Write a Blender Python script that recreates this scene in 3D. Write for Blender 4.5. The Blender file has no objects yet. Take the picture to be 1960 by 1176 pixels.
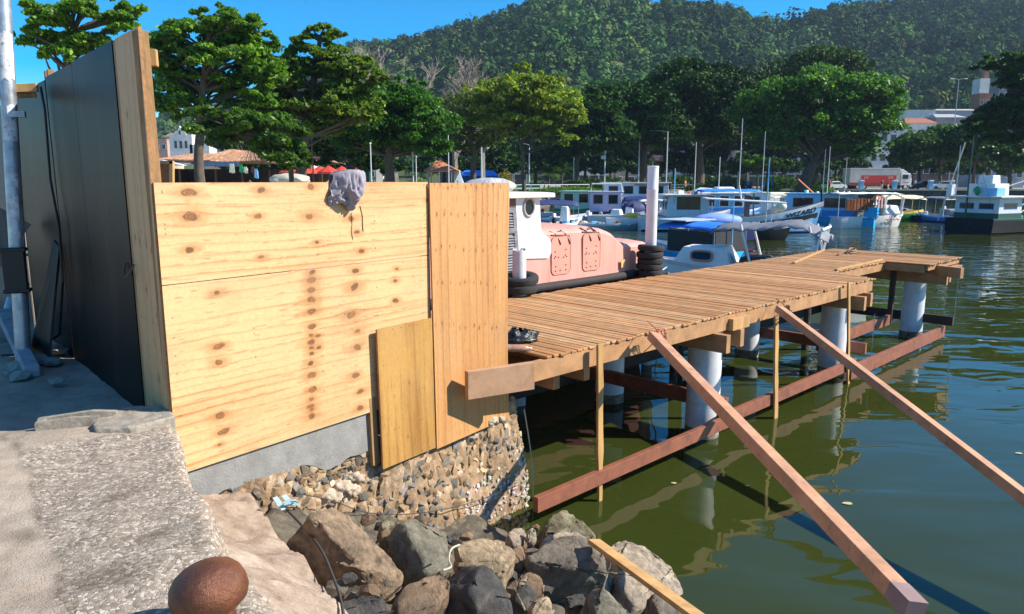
import bpy, bmesh, math, random
import numpy as np
from mathutils import Vector, Matrix

sc = bpy.context.scene
col = sc.collection
R = math.radians
# ------------------------------------------------------------------ camera, world, sun, exposure
EYE, FOC, PITCH = 1.5, 1400.0, math.atan(243 / 1400)
cd = bpy.data.cameras.new("camera")
cd.sensor_width, cd.lens = 36.0, FOC / 1960 * 36
cd.clip_start, cd.clip_end = 0.05, 6000
cam = bpy.data.objects.new("camera", cd)
col.objects.link(cam)
cam.location = (0, 0, EYE)
cam.rotation_euler = (math.pi / 2 - PITCH, 0, 0)
sc.camera = cam

SUN_AZ, SUN_EL = 93.0, 37.0          # azimuth measured clockwise from the view direction (+Y)
world = bpy.data.worlds.new("World")
sc.world = world
world.use_nodes = True
wn = world.node_tree
bg = wn.nodes["Background"]
sky = wn.nodes.new("ShaderNodeTexSky")
sky.sky_type = 'NISHITA'
sky.sun_disc = False
sky.sun_elevation, sky.sun_rotation = R(SUN_EL), R(SUN_AZ)
sky.air_density, sky.dust_density, sky.ozone_density = 1.0, 0.1, 4.0
hs = wn.nodes.new("ShaderNodeHueSaturation")
wt = wn.nodes.new("ShaderNodeTexCoord"); wsep = wn.nodes.new("ShaderNodeSeparateXYZ")
wn.links.new(wt.outputs["Generated"], wsep.inputs[0])
wr = wn.nodes.new("ShaderNodeMapRange")            # deepest blue low in the sky, paler overhead
wr.inputs[1].default_value, wr.inputs[2].default_value, wr.inputs[3].default_value, wr.inputs[4].default_value = 0.18, 0.75, 1.85, 1.12
wn.links.new(wsep.outputs[2], wr.inputs[0]); wn.links.new(wr.outputs[0], hs.inputs["Saturation"])
hs.inputs["Value"].default_value = 1.0
wn.links.new(sky.outputs[0], hs.inputs["Color"])
wn.links.new(hs.outputs[0], bg.inputs[0])
bg.inputs[1].default_value = 0.115
sl = bpy.data.lights.new("sun", 'SUN')
sl.energy, sl.angle, sl.color = 5.0, R(0.5), (1.0, 0.93, 0.82)
so = bpy.data.objects.new("sun", sl)
col.objects.link(so)
S_DIR = Vector((math.sin(R(SUN_AZ)) * math.cos(R(SUN_EL)), math.cos(R(SUN_AZ)) * math.cos(R(SUN_EL)), math.sin(R(SUN_EL))))
so.rotation_euler = S_DIR.to_track_quat('Z', 'Y').to_euler()
so.location = (60, 0, 60)
vs = sc.view_settings
vs.view_transform, vs.look, vs.gamma, vs.use_curve_mapping = 'Standard', 'None', 1.0, False
vs.exposure = 0.78
sc.cycles.max_bounces = 6
sc.cycles.transparent_max_bounces = 8
sc.cycles.volume_bounces = 0
sc.cycles.use_denoising = True

# ------------------------------------------------------------------ measuring helpers (photo pixel -> point of the place)
CP, SP = math.cos(PITCH), math.sin(PITCH)
def ray(x, y):
    u, v = (x - 980) / FOC, (588 - y) / FOC
    return Vector((u, CP + v * SP, v * CP - SP))
def atY(x, y, Y):
    r = ray(x, y); k = Y / r.y
    return Vector((r.x * k, Y, EYE + r.z * k))
def atz(x, y, z):
    r = ray(x, y); k = (z - EYE) / r.z
    return Vector((r.x * k, r.y * k, z))
def onpl(x, y, p, n):
    r = ray(x, y); k = (n[0] * p[0] + n[1] * p[1]) / (n[0] * r.x + n[1] * r.y)
    return Vector((r.x * k, r.y * k, EYE + r.z * k))

# ------------------------------------------------------------------ numpy noise
def _h(ix, iy, s):
    n = (ix * 374761393 + iy * 668265263 + s * 2147483647) & 0xFFFFFFFF
    n = ((n ^ (n >> 13)) * 1274126177) & 0xFFFFFFFF
    return ((n ^ (n >> 16)) & 0xFFFF) / 65535.0
def vn(x, y, s=0):
    x = np.asarray(x, float); y = np.asarray(y, float)
    ix, iy = np.floor(x).astype(np.int64), np.floor(y).astype(np.int64)
    fx, fy = x - ix, y - iy
    fx, fy = fx * fx * (3 - 2 * fx), fy * fy * (3 - 2 * fy)
    a, b, c, d = _h(ix, iy, s), _h(ix + 1, iy, s), _h(ix, iy + 1, s), _h(ix + 1, iy + 1, s)
    return (a * (1 - fx) + b * fx) * (1 - fy) + (c * (1 - fx) + d * fx) * fy
def fbm(x, y, o=4, s=0):
    t = 0.0; a = 0.5; n = 0.0
    for k in range(o):
        t = t + a * vn(np.asarray(x) * 2 ** k, np.asarray(y) * 2 ** k, s + k * 17); n += a; a *= 0.5
    return t / n

# ------------------------------------------------------------------ materials
MATS = {}
def mat(name, c, rough=0.7, var=0.15, scale=6.0, bump=0.0, bscale=None, metal=0.0, c2=None, c2amt=0.5, c2scale=2.0,
        attr=None, coord='Object', stretch=None, spec=0.5, trans=0.0, coat=0.0):
    """Principled paint/wood/stone: base colour mottled by noise, an optional second colour in blotches, bump."""
    if name in MATS: return MATS[name]
    m = bpy.data.materials.new(name); m.use_nodes = True
    nt = m.node_tree; N, L = nt.nodes, nt.links
    b = N["Principled BSDF"]; b.inputs["Roughness"].default_value = rough; b.inputs["Metallic"].default_value = metal
    b.inputs["Specular IOR Level"].default_value = spec
    if coat: b.inputs["Coat Weight"].default_value = coat
    tc = N.new("ShaderNodeTexCoord"); mp = N.new("ShaderNodeMapping")
    L.new(tc.outputs[coord], mp.inputs[0])
    if stretch: mp.inputs["Scale"].default_value = stretch
    no = N.new("ShaderNodeTexNoise"); no.inputs["Scale"].default_value = scale; no.inputs["Detail"].default_value = 6
    no.inputs["Roughness"].default_value = 0.65
    L.new(mp.outputs[0], no.inputs["Vector"])
    mr = N.new("ShaderNodeMapRange"); mr.inputs[1].default_value = 0.3; mr.inputs[2].default_value = 0.7
    mr.inputs[3].default_value = 1 - var; mr.inputs[4].default_value = 1 + var
    L.new(no.outputs["Fac"], mr.inputs[0])
    mul = N.new("ShaderNodeMix"); mul.data_type = 'RGBA'; mul.blend_type = 'MULTIPLY'; mul.inputs[0].default_value = 1
    if attr:
        at = N.new("ShaderNodeAttribute"); at.attribute_name = attr; src = at.outputs["Color"]
        L.new(src, mul.inputs[6])
    else:
        mul.inputs[6].default_value = (*c, 1)
    if c2:
        n2 = N.new("ShaderNodeTexNoise"); n2.inputs["Scale"].default_value = c2scale; n2.inputs["Detail"].default_value = 7
        n2.inputs["Roughness"].default_value = 0.7
        L.new(mp.outputs[0], n2.inputs["Vector"])
        r2 = N.new("ShaderNodeMapRange"); r2.inputs[1].default_value = 0.62 - 0.25 * c2amt; r2.inputs[2].default_value = 0.78 - 0.25 * c2amt
        L.new(n2.outputs["Fac"], r2.inputs[0])
        mx = N.new("ShaderNodeMix"); mx.data_type = 'RGBA'
        L.new(r2.outputs[0], mx.inputs[0])
        if attr: L.new(src, mx.inputs[6])
        else: mx.inputs[6].default_value = (*c, 1)
        mx.inputs[7].default_value = (*c2, 1)
        L.new(mx.outputs[2], mul.inputs[6])
    L.new(mr.outputs[0], mul.inputs[7])
    L.new(mul.outputs[2], b.inputs["Base Color"])
    if bump:
        bn = N.new("ShaderNodeBump"); bn.inputs["Strength"].default_value = min(1, bump); bn.inputs["Distance"].default_value = 0.02 * max(1, bump)
        n3 = N.new("ShaderNodeTexNoise"); n3.inputs["Scale"].default_value = bscale or scale * 3; n3.inputs["Detail"].default_value = 8
        n3.inputs["Roughness"].default_value = 0.7
        L.new(mp.outputs[0], n3.inputs["Vector"]); L.new(n3.outputs["Fac"], bn.inputs["Height"]); L.new(bn.outputs[0], b.inputs["Normal"])
    MATS[name] = m
    return m

def leafmat(name, trans=0.35, rough=0.45, spec=0.3):
    m = bpy.data.materials.new(name); m.use_nodes = True
    nt = m.node_tree; N, L = nt.nodes, nt.links
    b = N["Principled BSDF"]; b.inputs["Roughness"].default_value = rough; b.inputs["Specular IOR Level"].default_value = spec
    at = N.new("ShaderNodeAttribute"); at.attribute_name = "Col"
    L.new(at.outputs["Color"], b.inputs["Base Color"])
    if trans:
        tr = N.new("ShaderNodeBsdfTranslucent"); mx = N.new("ShaderNodeMixShader"); mx.inputs[0].default_value = trans
        g = N.new("ShaderNodeMix"); g.data_type = 'RGBA'; g.blend_type = 'MULTIPLY'; g.inputs[0].default_value = 1
        g.inputs[7].default_value = (1.5, 1.7, 0.5, 1)
        L.new(at.outputs["Color"], g.inputs[6]); L.new(g.outputs[2], tr.inputs[0])
        L.new(b.outputs[0], mx.inputs[1]); L.new(tr.outputs[0], mx.inputs[2])
        L.new(mx.outputs[0], N["Material Output"].inputs[0])
    return m

# ------------------------------------------------------------------ mesh building
class MB:
    """collects boxes, beams, tubes and lathes; build() links them as ONE mesh object"""
    def __init__(s): s.v, s.f, s.m = [], [], []
    def add(s, vs_, fs, mi=0):
        o = len(s.v); s.v += [tuple(v) for v in vs_]
        s.f += [tuple(i + o for i in f) for f in fs]; s.m += [mi] * len(fs); return s
    def box(s, c, d, rz=0.0, mi=0, M=None, taper=1.0):
        hx, hy, hz = d[0] / 2, d[1] / 2, d[2] / 2
        pts = [(x * hx * (taper if z > 0 else 1), y * hy * (taper if z > 0 else 1), z * hz) for z in (-1, 1) for x, y in ((-1, -1), (1, -1), (1, 1), (-1, 1))]
        m = M if M is not None else Matrix.Rotation(rz, 4, 'Z')
        c = Vector(c)
        return s.add([c + (m @ Vector(p)).to_3d() for p in pts],
                     [(3, 2, 1, 0), (4, 5, 6, 7), (0, 1, 5, 4), (1, 2, 6, 5), (2, 3, 7, 6), (3, 0, 4, 7)], mi)
    def beam(s, a, b, w, h, up=(0, 0, 1), mi=0):
        a, b = Vector(a), Vector(b); t = (b - a).normalized(); side = t.cross(Vector(up)).normalized(); u = side.cross(t)
        p = []
        for q in (a, b):
            for x, y in ((-1, -1), (1, -1), (1, 1), (-1, 1)): p.append(q + side * x * w / 2 + u * y * h / 2)
        return s.add(p, [(3, 2, 1, 0), (4, 5, 6, 7), (0, 1, 5, 4), (1, 2, 6, 5), (2, 3, 7, 6), (3, 0, 4, 7)], mi)
    def tube(s, pts, r, n=8, mi=0, cap=True):
        pts = [Vector(p) for p in pts]; k = len(pts)
        rs = r if isinstance(r, (list, tuple)) else [r] * k
        o = []; ref = Vector((0.31, 0.2, 0.93)).normalized()
        for i, p in enumerate(pts):
            t = (pts[min(i + 1, k - 1)] - pts[max(i - 1, 0)]).normalized()
            if abs(t.dot(ref)) > 0.97: ref = Vector((0.9, 0.3, 0.1)).normalized()
            a = t.cross(ref).normalized(); b = t.cross(a)
            for j in range(n):
                th = 2 * math.pi * j / n
                o.append(p + (a * math.cos(th) + b * math.sin(th)) * rs[i])
        f = [(i * n + j, i * n + (j + 1) % n, (i + 1) * n + (j + 1) % n, (i + 1) * n + j) for i in range(k - 1) for j in range(n)]
        if cap: f += [tuple(range(n - 1, -1, -1)), tuple((k - 1) * n + j for j in range(n))]
        return s.add(o, f, mi)
    def lathe(s, c, prof, n=24, mi=0, M=None):
        c = Vector(c); o = []
        for r, z in prof:
            for j in range(n):
                th = 2 * math.pi * j / n; p = Vector((r * math.cos(th), r * math.sin(th), z))
                o.append(c + ((M @ p) if M is not None else p))
        k = len(prof)
        f = [(i * n + j, i * n + (j + 1) % n, (i + 1) * n + (j + 1) % n, (i + 1) * n + j) for i in range(k - 1) for j in range(n)]
        f += [tuple(range(n - 1, -1, -1)), tuple((k - 1) * n + j for j in range(n))]
        return s.add(o, f, mi)
    def prism(s, poly, d, mi=0):
        """planar polygon pushed along vector d"""
        poly = [Vector(p) for p in poly]; d = Vector(d); n = len(poly)
        f = [tuple(range(n)), tuple(range(2 * n - 1, n - 1, -1))] + [(i, i + n, (i + 1) % n + n, (i + 1) % n) for i in range(n)]
        return s.add(poly + [p + d for p in poly], f, mi)
    def ico(s, c, r, sub=1, jit=0.0, sx=(1, 1, 1), rnd=random, mi=0):
        bm = bmesh.new(); bmesh.ops.create_icosphere(bm, subdivisions=sub, radius=1)
        vs_ = [Vector(c) + Vector((v.co.x * sx[0], v.co.y * sx[1], v.co.z * sx[2])) * r * (1 + rnd.uniform(-jit, jit)) for v in bm.verts]
        bm.verts.index_update(); fs = [tuple(v.index for v in f.verts) for f in bm.faces]; bm.free()
        return s.add(vs_, fs, mi)
    def build(s, name, mats, parent=None, o=None, smooth=False, bevel=0.0, fixn=True):
        me = bpy.data.meshes.new(name)
        vv = s.v if o is None else [(p[0] - o[0], p[1] - o[1], p[2] - o[2]) for p in s.v]
        me.from_pydata(vv, [], s.f)
        for m in (mats if isinstance(mats, (list, tuple)) else [mats]): me.materials.append(m)
        me.polygons.foreach_set("material_index", s.m)
        if fixn:
            bm = bmesh.new(); bm.from_mesh(me); bmesh.ops.recalc_face_normals(bm, faces=bm.faces); bm.to_mesh(me); bm.free()
        ob = bpy.data.objects.new(name, me); col.objects.link(ob)
        if parent is not None: ob.parent = parent
        elif o is not None: ob.location = o
        if smooth:
            me.polygons.foreach_set("use_smooth", [True] * len(me.polygons))
            try: me.set_sharp_from_angle(angle=R(smooth if smooth is not True else 40))
            except Exception: pass
        if bevel:
            bv = ob.modifiers.new("bevel", 'BEVEL'); bv.width = bevel; bv.segments = 2; bv.limit_method = 'ANGLE'
        me.update()
        return ob

def arr_mesh(name, verts, faces4, mats, colors=None, parent=None, o=None, smooth=False):
    """fast mesh from numpy arrays; colors per vertex"""
    me = bpy.data.meshes.new(name); n, k = len(verts), len(faces4); w = faces4.shape[1]
    if o is not None: verts = verts - np.array(o)
    me.vertices.add(n); me.vertices.foreach_set("co", np.ascontiguousarray(verts, dtype=np.float32).ravel())
    me.loops.add(k * w); me.loops.foreach_set("vertex_index", np.ascontiguousarray(faces4, dtype=np.int32).ravel())
    me.polygons.add(k); me.polygons.foreach_set("loop_start", np.arange(0, k * w, w, dtype=np.int32))
    if smooth: me.polygons.foreach_set("use_smooth", np.ones(k, dtype=bool))
    for m in (mats if isinstance(mats, (list, tuple)) else [mats]): me.materials.append(m)
    me.update(calc_edges=True)
    if colors is not None:
        ca = me.color_attributes.new("Col", 'FLOAT_COLOR', 'POINT')
        cc = np.ones((n, 4), dtype=np.float32); cc[:, :3] = colors; ca.data.foreach_set("color", cc.ravel())
    ob = bpy.data.objects.new(name, me); col.objects.link(ob)
    if parent is not None: ob.parent = parent
    elif o is not None: ob.location = o
    return ob

def tag(o, label=None, cat=None, group=None, kind=None):
    if label: o["label"] = label
    if cat: o["category"] = cat
    if group: o["group"] = group
    if kind: o["kind"] = kind
    return o
def thing(name, label, cat, loc=(0, 0, 0), rz=0.0, group=None):
    e = bpy.data.objects.new(name, None); e.empty_display_size = 0.2; col.objects.link(e)
    e.location = loc; e.rotation_euler = (0, 0, rz)
    return tag(e, label, cat, group)
def kids(o): return [c for c in bpy.data.objects if c.parent is o]
def copy_tree(o, parent=None):
    c = o.copy(); col.objects.link(c); c.parent = parent
    for ch in kids(o): copy_tree(ch, c)
    return c
# ================================================================== SETTING
ZW = -2.0                                                  # water level; the quay top is z = 0
def water_mat():
    m = bpy.data.materials.new("harbour_water"); m.use_nodes = True
    nt = m.node_tree; N, L = nt.nodes, nt.links; b = N["Principled BSDF"]
    b.inputs["Roughness"].default_value = 0.02; b.inputs["IOR"].default_value = 1.34
    tc = N.new("ShaderNodeTexCoord"); mp = N.new("ShaderNodeMapping"); L.new(tc.outputs["Object"], mp.inputs[0])
    n0 = N.new("ShaderNodeTexNoise"); n0.inputs["Scale"].default_value = 0.5; n0.inputs["Detail"].default_value = 3
    L.new(mp.outputs[0], n0.inputs["Vector"])
    cr = N.new("ShaderNodeValToRGB"); L.new(n0.outputs["Fac"], cr.inputs[0])
    cr.color_ramp.elements[0].color = (0.026, 0.037, 0.007, 1); cr.color_ramp.elements[1].color = (0.038, 0.050, 0.010, 1)
    L.new(cr.outputs[0], b.inputs["Base Color"])
    m1 = N.new("ShaderNodeMapping"); m1.inputs["Scale"].default_value = (0.5, 1.15, 1); m1.inputs["Rotation"].default_value = (0, 0, R(-12))
    L.new(tc.outputs["Object"], m1.inputs[0])
    w1 = N.new("ShaderNodeTexNoise"); w1.inputs["Scale"].default_value = 0.95; w1.inputs["Detail"].default_value = 2.5; w1.inputs["Roughness"].default_value = 0.42
    w1.inputs["Distortion"].default_value = 0.5
    L.new(m1.outputs[0], w1.inputs["Vector"])
    b1 = N.new("ShaderNodeBump"); b1.inputs["Strength"].default_value = 1.0; b1.inputs["Distance"].default_value = 0.05
    sp = N.new("ShaderNodeSeparateXYZ"); L.new(tc.outputs["Object"], sp.inputs[0])
    cm = N.new("ShaderNodeMapRange"); cm.inputs[1].default_value = 4; cm.inputs[2].default_value = 32; cm.inputs[3].default_value = 0.028; cm.inputs[4].default_value = 0.075
    L.new(sp.outputs[1], cm.inputs[0]); L.new(cm.outputs[0], b1.inputs["Distance"])          # sheltered by the quay, rougher farther out
    L.new(w1.outputs["Fac"], b1.inputs["Height"]); L.new(b1.outputs[0], b.inputs["Normal"])
    return m
def plate(name, pts, z, m, kind="structure", o=None):
    return tag(MB().add([(p[0], p[1], z) for p in pts], [tuple(range(len(pts)))]).build(name, m, fixn=False), kind=kind)
plate("water", [(-600, -120), (600, -120), (600, 170), (-600, 170)], ZW, water_mat())
M_SEABED = mat("seabed_mud", (0.06, 0.06, 0.03))
plate("seabed", [(-1500, -200), (1500, -200), (1500, 1250), (-1500, 1250)], -5.0, M_SEABED)

# quay frame: C = corner where plywood and dark wall meet; e along the plywood, n out of it; w along the wall
C = Vector((-2.215, 4.56, 0)); e_ = Vector((.608, .794, 0)); n_ = Vector((.794, -.608, 0))
w_ = Vector((-.666, .746, 0)); wn_ = Vector((-.746, -.666, 0))
# pier frame
O_ = Vector((.107, 6.907, 0)); d_ = Vector((.7196, .6944, 0)); b_ = Vector((-.6944, .7196, 0))
def pp(a, b, z): return O_ + d_ * a + b_ * b + Vector((0, 0, z))
def pq(s, off, z): return C + e_ * s + n_ * off + Vector((0, 0, z))
def onp(x, y, off=0.0): return onpl(x, y, C + n_ * off, n_)

# ---- quay paving near the camera: a fine grid, pebbled concrete with a worn smoother strip
def quay_ground():
    m = bpy.data.materials.new("quay_concrete"); m.use_nodes = True
    nt = m.node_tree; N, L = nt.nodes, nt.links; b = N["Principled BSDF"]; b.inputs["Roughness"].default_value = 0.9
    b.inputs["Specular IOR Level"].default_value = 0.2
    at = N.new("ShaderNodeAttribute"); at.attribute_name = "Col"
    tc = N.new("ShaderNodeTexCoord"); sep = N.new("ShaderNodeSeparateColor"); L.new(at.outputs["Color"], sep.inputs[0])
    def ramp(fac, stops):
        r = N.new("ShaderNodeValToRGB"); L.new(fac, r.inputs[0])
        while len(r.color_ramp.elements) < len(stops): r.color_ramp.elements.new(0.5)
        for el, (p, c) in zip(r.color_ramp.elements, stops): el.position = p; el.color = (*c, 1)
        return r.outputs[0]
    def noise(s, d=6, rg=0.65, vec=None):
        n = N.new("ShaderNodeTexNoise"); n.inputs["Scale"].default_value = s; n.inputs["Detail"].default_value = d; n.inputs["Roughness"].default_value = rg
        L.new(vec or tc.outputs["Object"], n.inputs["Vector"]); return n.outputs["Fac"]
    def mix(f, a, bb, mode='MIX'):
        x = N.new("ShaderNodeMix"); x.data_type = 'RGBA'; x.blend_type = mode
        if isinstance(f, float): x.inputs[0].default_value = f
        else: L.new(f, x.inputs[0])
        for s, v in ((6, a), (7, bb)):
            if isinstance(v, tuple): x.inputs[s].default_value = (*v, 1)
            else: L.new(v, x.inputs[s])
        return x.outputs[2]
    nz = N.new("ShaderNodeTexNoise"); nz.inputs["Scale"].default_value = 18; nz.inputs["Detail"].default_value = 3
    L.new(tc.outputs["Object"], nz.inputs["Vector"])
    va = N.new("ShaderNodeVectorMath"); va.operation = 'MULTIPLY_ADD'; va.inputs[1].default_value = (0.03, 0.03, 0.03)
    L.new(nz.outputs["Color"], va.inputs[0]); L.new(tc.outputs["Object"], va.inputs[2])
    vor = N.new("ShaderNodeTexVoronoi"); vor.inputs["Scale"].default_value = 62; vor.inputs["Randomness"].default_value = 1
    L.new(va.outputs[0], vor.inputs["Vector"])
    vsz = N.new("ShaderNodeTexVoronoi"); vsz.inputs["Scale"].default_value = 62; vsz.feature = 'DISTANCE_TO_EDGE'; L.new(va.outputs[0], vsz.inputs["Vector"])
    vsep = N.new("ShaderNodeSeparateColor"); L.new(vor.outputs["Color"], vsep.inputs[0])
    pebc = ramp(vsep.outputs[0], [(0.0, (.18, .145, .11)), (0.45, (.34, .285, .225)), (0.75, (.45, .39, .315)), (0.93, (.60, .54, .46))])
    mort = ramp(noise(9), [(0.3, (.21, .17, .13)), (0.7, (.36, .30, .235))])
    edge = ramp(vsz.outputs["Distance"], [(0.03, (0, 0, 0)), (0.10, (1, 1, 1))])
    peb = mix(edge, mort, pebc)
    smooth = ramp(noise(5), [(0.25, (.30, .24, .18)), (0.5, (.44, .365, .285)), (0.75, (.53, .455, .365))])
    pm = ramp(noise(7, 5, .7), [(0.50, (0, 0, 0)), (0.72, (1, 1, 1))])
    peb = mix(pm, peb, mix(.55, peb, smooth))
    c = mix(sep.outputs[0], peb, smooth)                    # R: worn smooth strip
    pink = ramp(noise(6, 9, .75), [(0.28, (.15, .11, .08)), (0.42, (.31, .235, .175)), (0.55, (.41, .32, .245)), (0.70, (.54, .455, .37))])
    c = mix(sep.outputs[1], c, pink)                        # G: broken pinkish edge
    c = mix(sep.outputs[2], c, (.10, .075, .045))           # B: oil and rust stains
    big = ramp(noise(1.3, 4), [(0.3, (.82, .80, .78)), (0.7, (1.08, 1.06, 1.04))])
    c = mix(1.0, c, big, 'MULTIPLY')
    L.new(c, b.inputs["Base Color"])
    bn = N.new("ShaderNodeBump"); bn.inputs["Strength"].default_value = 0.5; bn.inputs["Distance"].default_value = 0.006
    L.new(edge, bn.inputs["Height"])
    b2 = N.new("ShaderNodeBump"); b2.inputs["Strength"].default_value = 0.6; b2.inputs["Distance"].default_value = 0.012
    L.new(noise(30, 8, 0.7), b2.inputs["Height"]); L.new(bn.outputs[0], b2.inputs["Normal"]); L.new(b2.outputs[0], b.inputs["Normal"])
    # edge line of the slab in the frame of the wall: x' = distance inland from the edge, y' = along the wall (+ away)
    W = np.arange(-5.2, 9.0, 0.035); I = np.concatenate([np.arange(-1.0, 0.0, 0.03), np.arange(0.0, 3.6, 0.035), np.linspace(3.7, 14, 20)])
    ww, ii = np.meshgrid(W, I, indexing='ij')
    wob = (fbm(ww * 1.6, ww * 0 + 3, 4, 5) - 0.5) * 0.16 + (fbm(ww * 9, ww * 0, 3, 8) - 0.5) * 0.05
    eo = np.interp(ww, [-5, -2.66, -1.3, -1.0, -.35, -.05], [.62, .47, .31, .28, .06, 0.0])
    oo = np.interp(ww, [-5, -2.8, -1.89, -1.2, -.49, 0], [.3, .10, -.14, -.24, -.36, -.5])
    drop = np.clip(eo + wob - ii, 0, 2)                     # beyond the edge: an eroded apron falling away
    near = np.clip((-ww + 0.02) / 0.05, 0, 1)
    z = -0.02 + (fbm(ww * 2, ii * 2, 3, 1) - 0.5) * 0.05 + (fbm(ww * 14, ii * 14, 3, 2) - 0.5) * 0.016
    step = np.interp(ww, [-3, -2.2, -1.3, -.8, 0], [.02, .05, .26, .46, .50])
    steep = np.clip(drop / .05, 0, 1) * step + np.clip(drop - .05, 0, 2) * np.interp(ww, [-3, -1.9, -.5], [.9, .8, .28])
    z = z - steep * near + np.where(drop > 0, ((fbm(ww * 2.6, ii * 2.6, 3, 4) - 0.5) * 0.16 + (fbm(ww * 11, ii * 11, 4, 14) - 0.5) * 0.08) * np.clip(drop * 4, 0, 1), 0)
    past = np.clip(oo + .10 * (fbm(ww * 1.5, ww * 0, 2, 9) - .5) + .05 * (fbm(ww * 5, ii * 5, 2, 19) - .5) - ii, 0, 1)
    z = z - np.clip(past * 2.2 + past ** 2 * 9, 0, 1.6) * near
    z = z - np.clip((ww - 0.3) * 0.25, 0, 0.12)
    keep_ok = (ii > -0.02) | ((ww < -.02) & (past < .34))
    px = C.x + w_.x * ww + wn_.x * ii; py = C.y + w_.y * ww + wn_.y * ii
    n, k = ww.shape
    idx = np.arange(n * k).reshape(n, k)
    f = np.stack([idx[:-1, :-1], idx[1:, :-1], idx[1:, 1:], idx[:-1, 1:]], -1).reshape(-1, 4)
    okf = (keep_ok[:-1, :-1] & keep_ok[1:, :-1] & keep_ok[1:, 1:] & keep_ok[:-1, 1:]).ravel()
    f = f[okf]
    # masks
    line = .87 - .05 * ww + (fbm(ww * 1.3, ww * 0 + 7, 3, 3) - 0.5) * 0.2
    Rm = np.clip((ii - line) / 0.02, 0, 1)
    Rm = np.maximum(Rm, np.clip((ww + 0.15) / 0.1, 0, 1) * 0.85)
    crack = np.exp(-((ii - line) / 0.012) ** 2) * (fbm(ww * 6, ww * 0, 3, 6) > 0.4)
    Gm = np.clip((drop - 0.05) / 0.04, 0, 1) * near
    st = np.zeros_like(ww)
    for sx, sy, r in ((200, 1105, .16), (235, 935, .10), (300, 1010, .07), (390, 1030, .08), (360, 780, .05), (60, 1010, .09)):
        q = atz(sx, sy, 0) - C; a = q.dot(w_.xyz if False else w_); bb = q.dot(wn_)
        dd = np.sqrt((ww - a) ** 2 + ((ii - bb) * 0.8) ** 2) / r
        st = np.maximum(st, np.clip(1.25 - dd, 0, 1) * np.clip((fbm(ww * 9, ii * 9, 4, 12) - 0.32) * 3, 0, 1) * 0.75)
    st = np.maximum(st, crack * 0.55)
    cols = np.stack([Rm, Gm, st], -1).reshape(-1, 3)
    v = np.stack([px, py, z], -1).reshape(-1, 3)
    tag(arr_mesh("quay_ground", v, f[:, ::-1], m, cols, smooth=True), kind="structure")
quay_ground()
# the rest of the quay, out of the fine grid, and the shore it runs into
M_PAVE = mat("pavement_concrete", (.40, .36, .30), 0.9, 0.2, 3, 0.3)
far_edge = [(-14, 16), (-13, 40), (-10, 66), (-6, 92), (4, 112), (30, 117), (120, 118), (400, 130)]
land = far_edge + [(1500, 400), (1500, 1250), (-1500, 1250), (-1500, -60), (-9, -60), (-11, 4)]
plate("promenade_ground", land, -0.16, M_PAVE)

# ---- water-side skirt of the far shore: a sloping stone embankment, and the darker quay wall to the right
M_EMB = mat("embankment_stone", (.24, .20, .14), 0.95, 0.45, 1.6, 0.8, 5, c2=(.07, .06, .04), c2amt=0.5, c2scale=1.2)
mb = MB()
for (x0, y0), (x1, y1) in zip(far_edge[:5], far_edge[1:6]):
    mb.add([(x0, y0, -.14), (x1, y1, -.14), (x1 + 2.2, y1 - 2.4, ZW - .4), (x0 + 2.6, y0 - 2.2, ZW - .4)], [(0, 1, 2, 3)])
tag(mb.build("stone_embankment", M_EMB), "sloping brown stone embankment at the water's edge below the white railing", "embankment")
M_QW = mat("quay_wall_stone", (.10, .09, .08), 0.95, 0.5, 1.2, 0.6, 5, c2=(.04, .04, .03), c2amt=0.6, c2scale=0.7)
mb = MB().prism([(33, 115.5, -.13), (125, 116.5, -.13), (125, 116.5, ZW - 1), (33, 115.5, ZW - 1)], (0, 2, 0))
rt = thing("quay_wall", "dark stained quay wall with pale coping below the parked truck", "quay wall", (80, 116, -2))
mb.build("wall_face", M_QW, rt, rt.location)
MB().prism([(33, 115.2, -.13), (125, 116.2, -.13), (125, 116.2, .12), (33, 115.2, .12)], (0, 1.2, 0)).build("coping", mat("coping_stone", (.42, .38, .31), .9, .2, 2), rt, rt.location)

# ---- lawn, sand path and road behind the railing
M_LAWN = mat("lawn_grass", (.10, .17, .022), 0.9, 0.35, 1.5, 0.5, 40, c2=(.20, .19, .05), c2amt=.35, c2scale=.3)
plate("lawn", [(-9, 96), (2, 114), (20, 121), (21, 150), (-30, 150), (-30, 96)], -0.11, M_LAWN)
plate("lawn", [(38, 124), (56, 124), (58, 135), (37, 135)], -0.11, M_LAWN)
plate("road", [(-30, 160), (300, 140), (300, 150), (-30, 172)], -0.12, mat("asphalt", (.055, .055, .055), .9, .2, 2))
plate("path", [(19.5, 118), (30, 118.5), (33, 128), (21, 128)], -0.10, mat("sand_path", (.45, .34, .24), .95, .2, 1))

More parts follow.
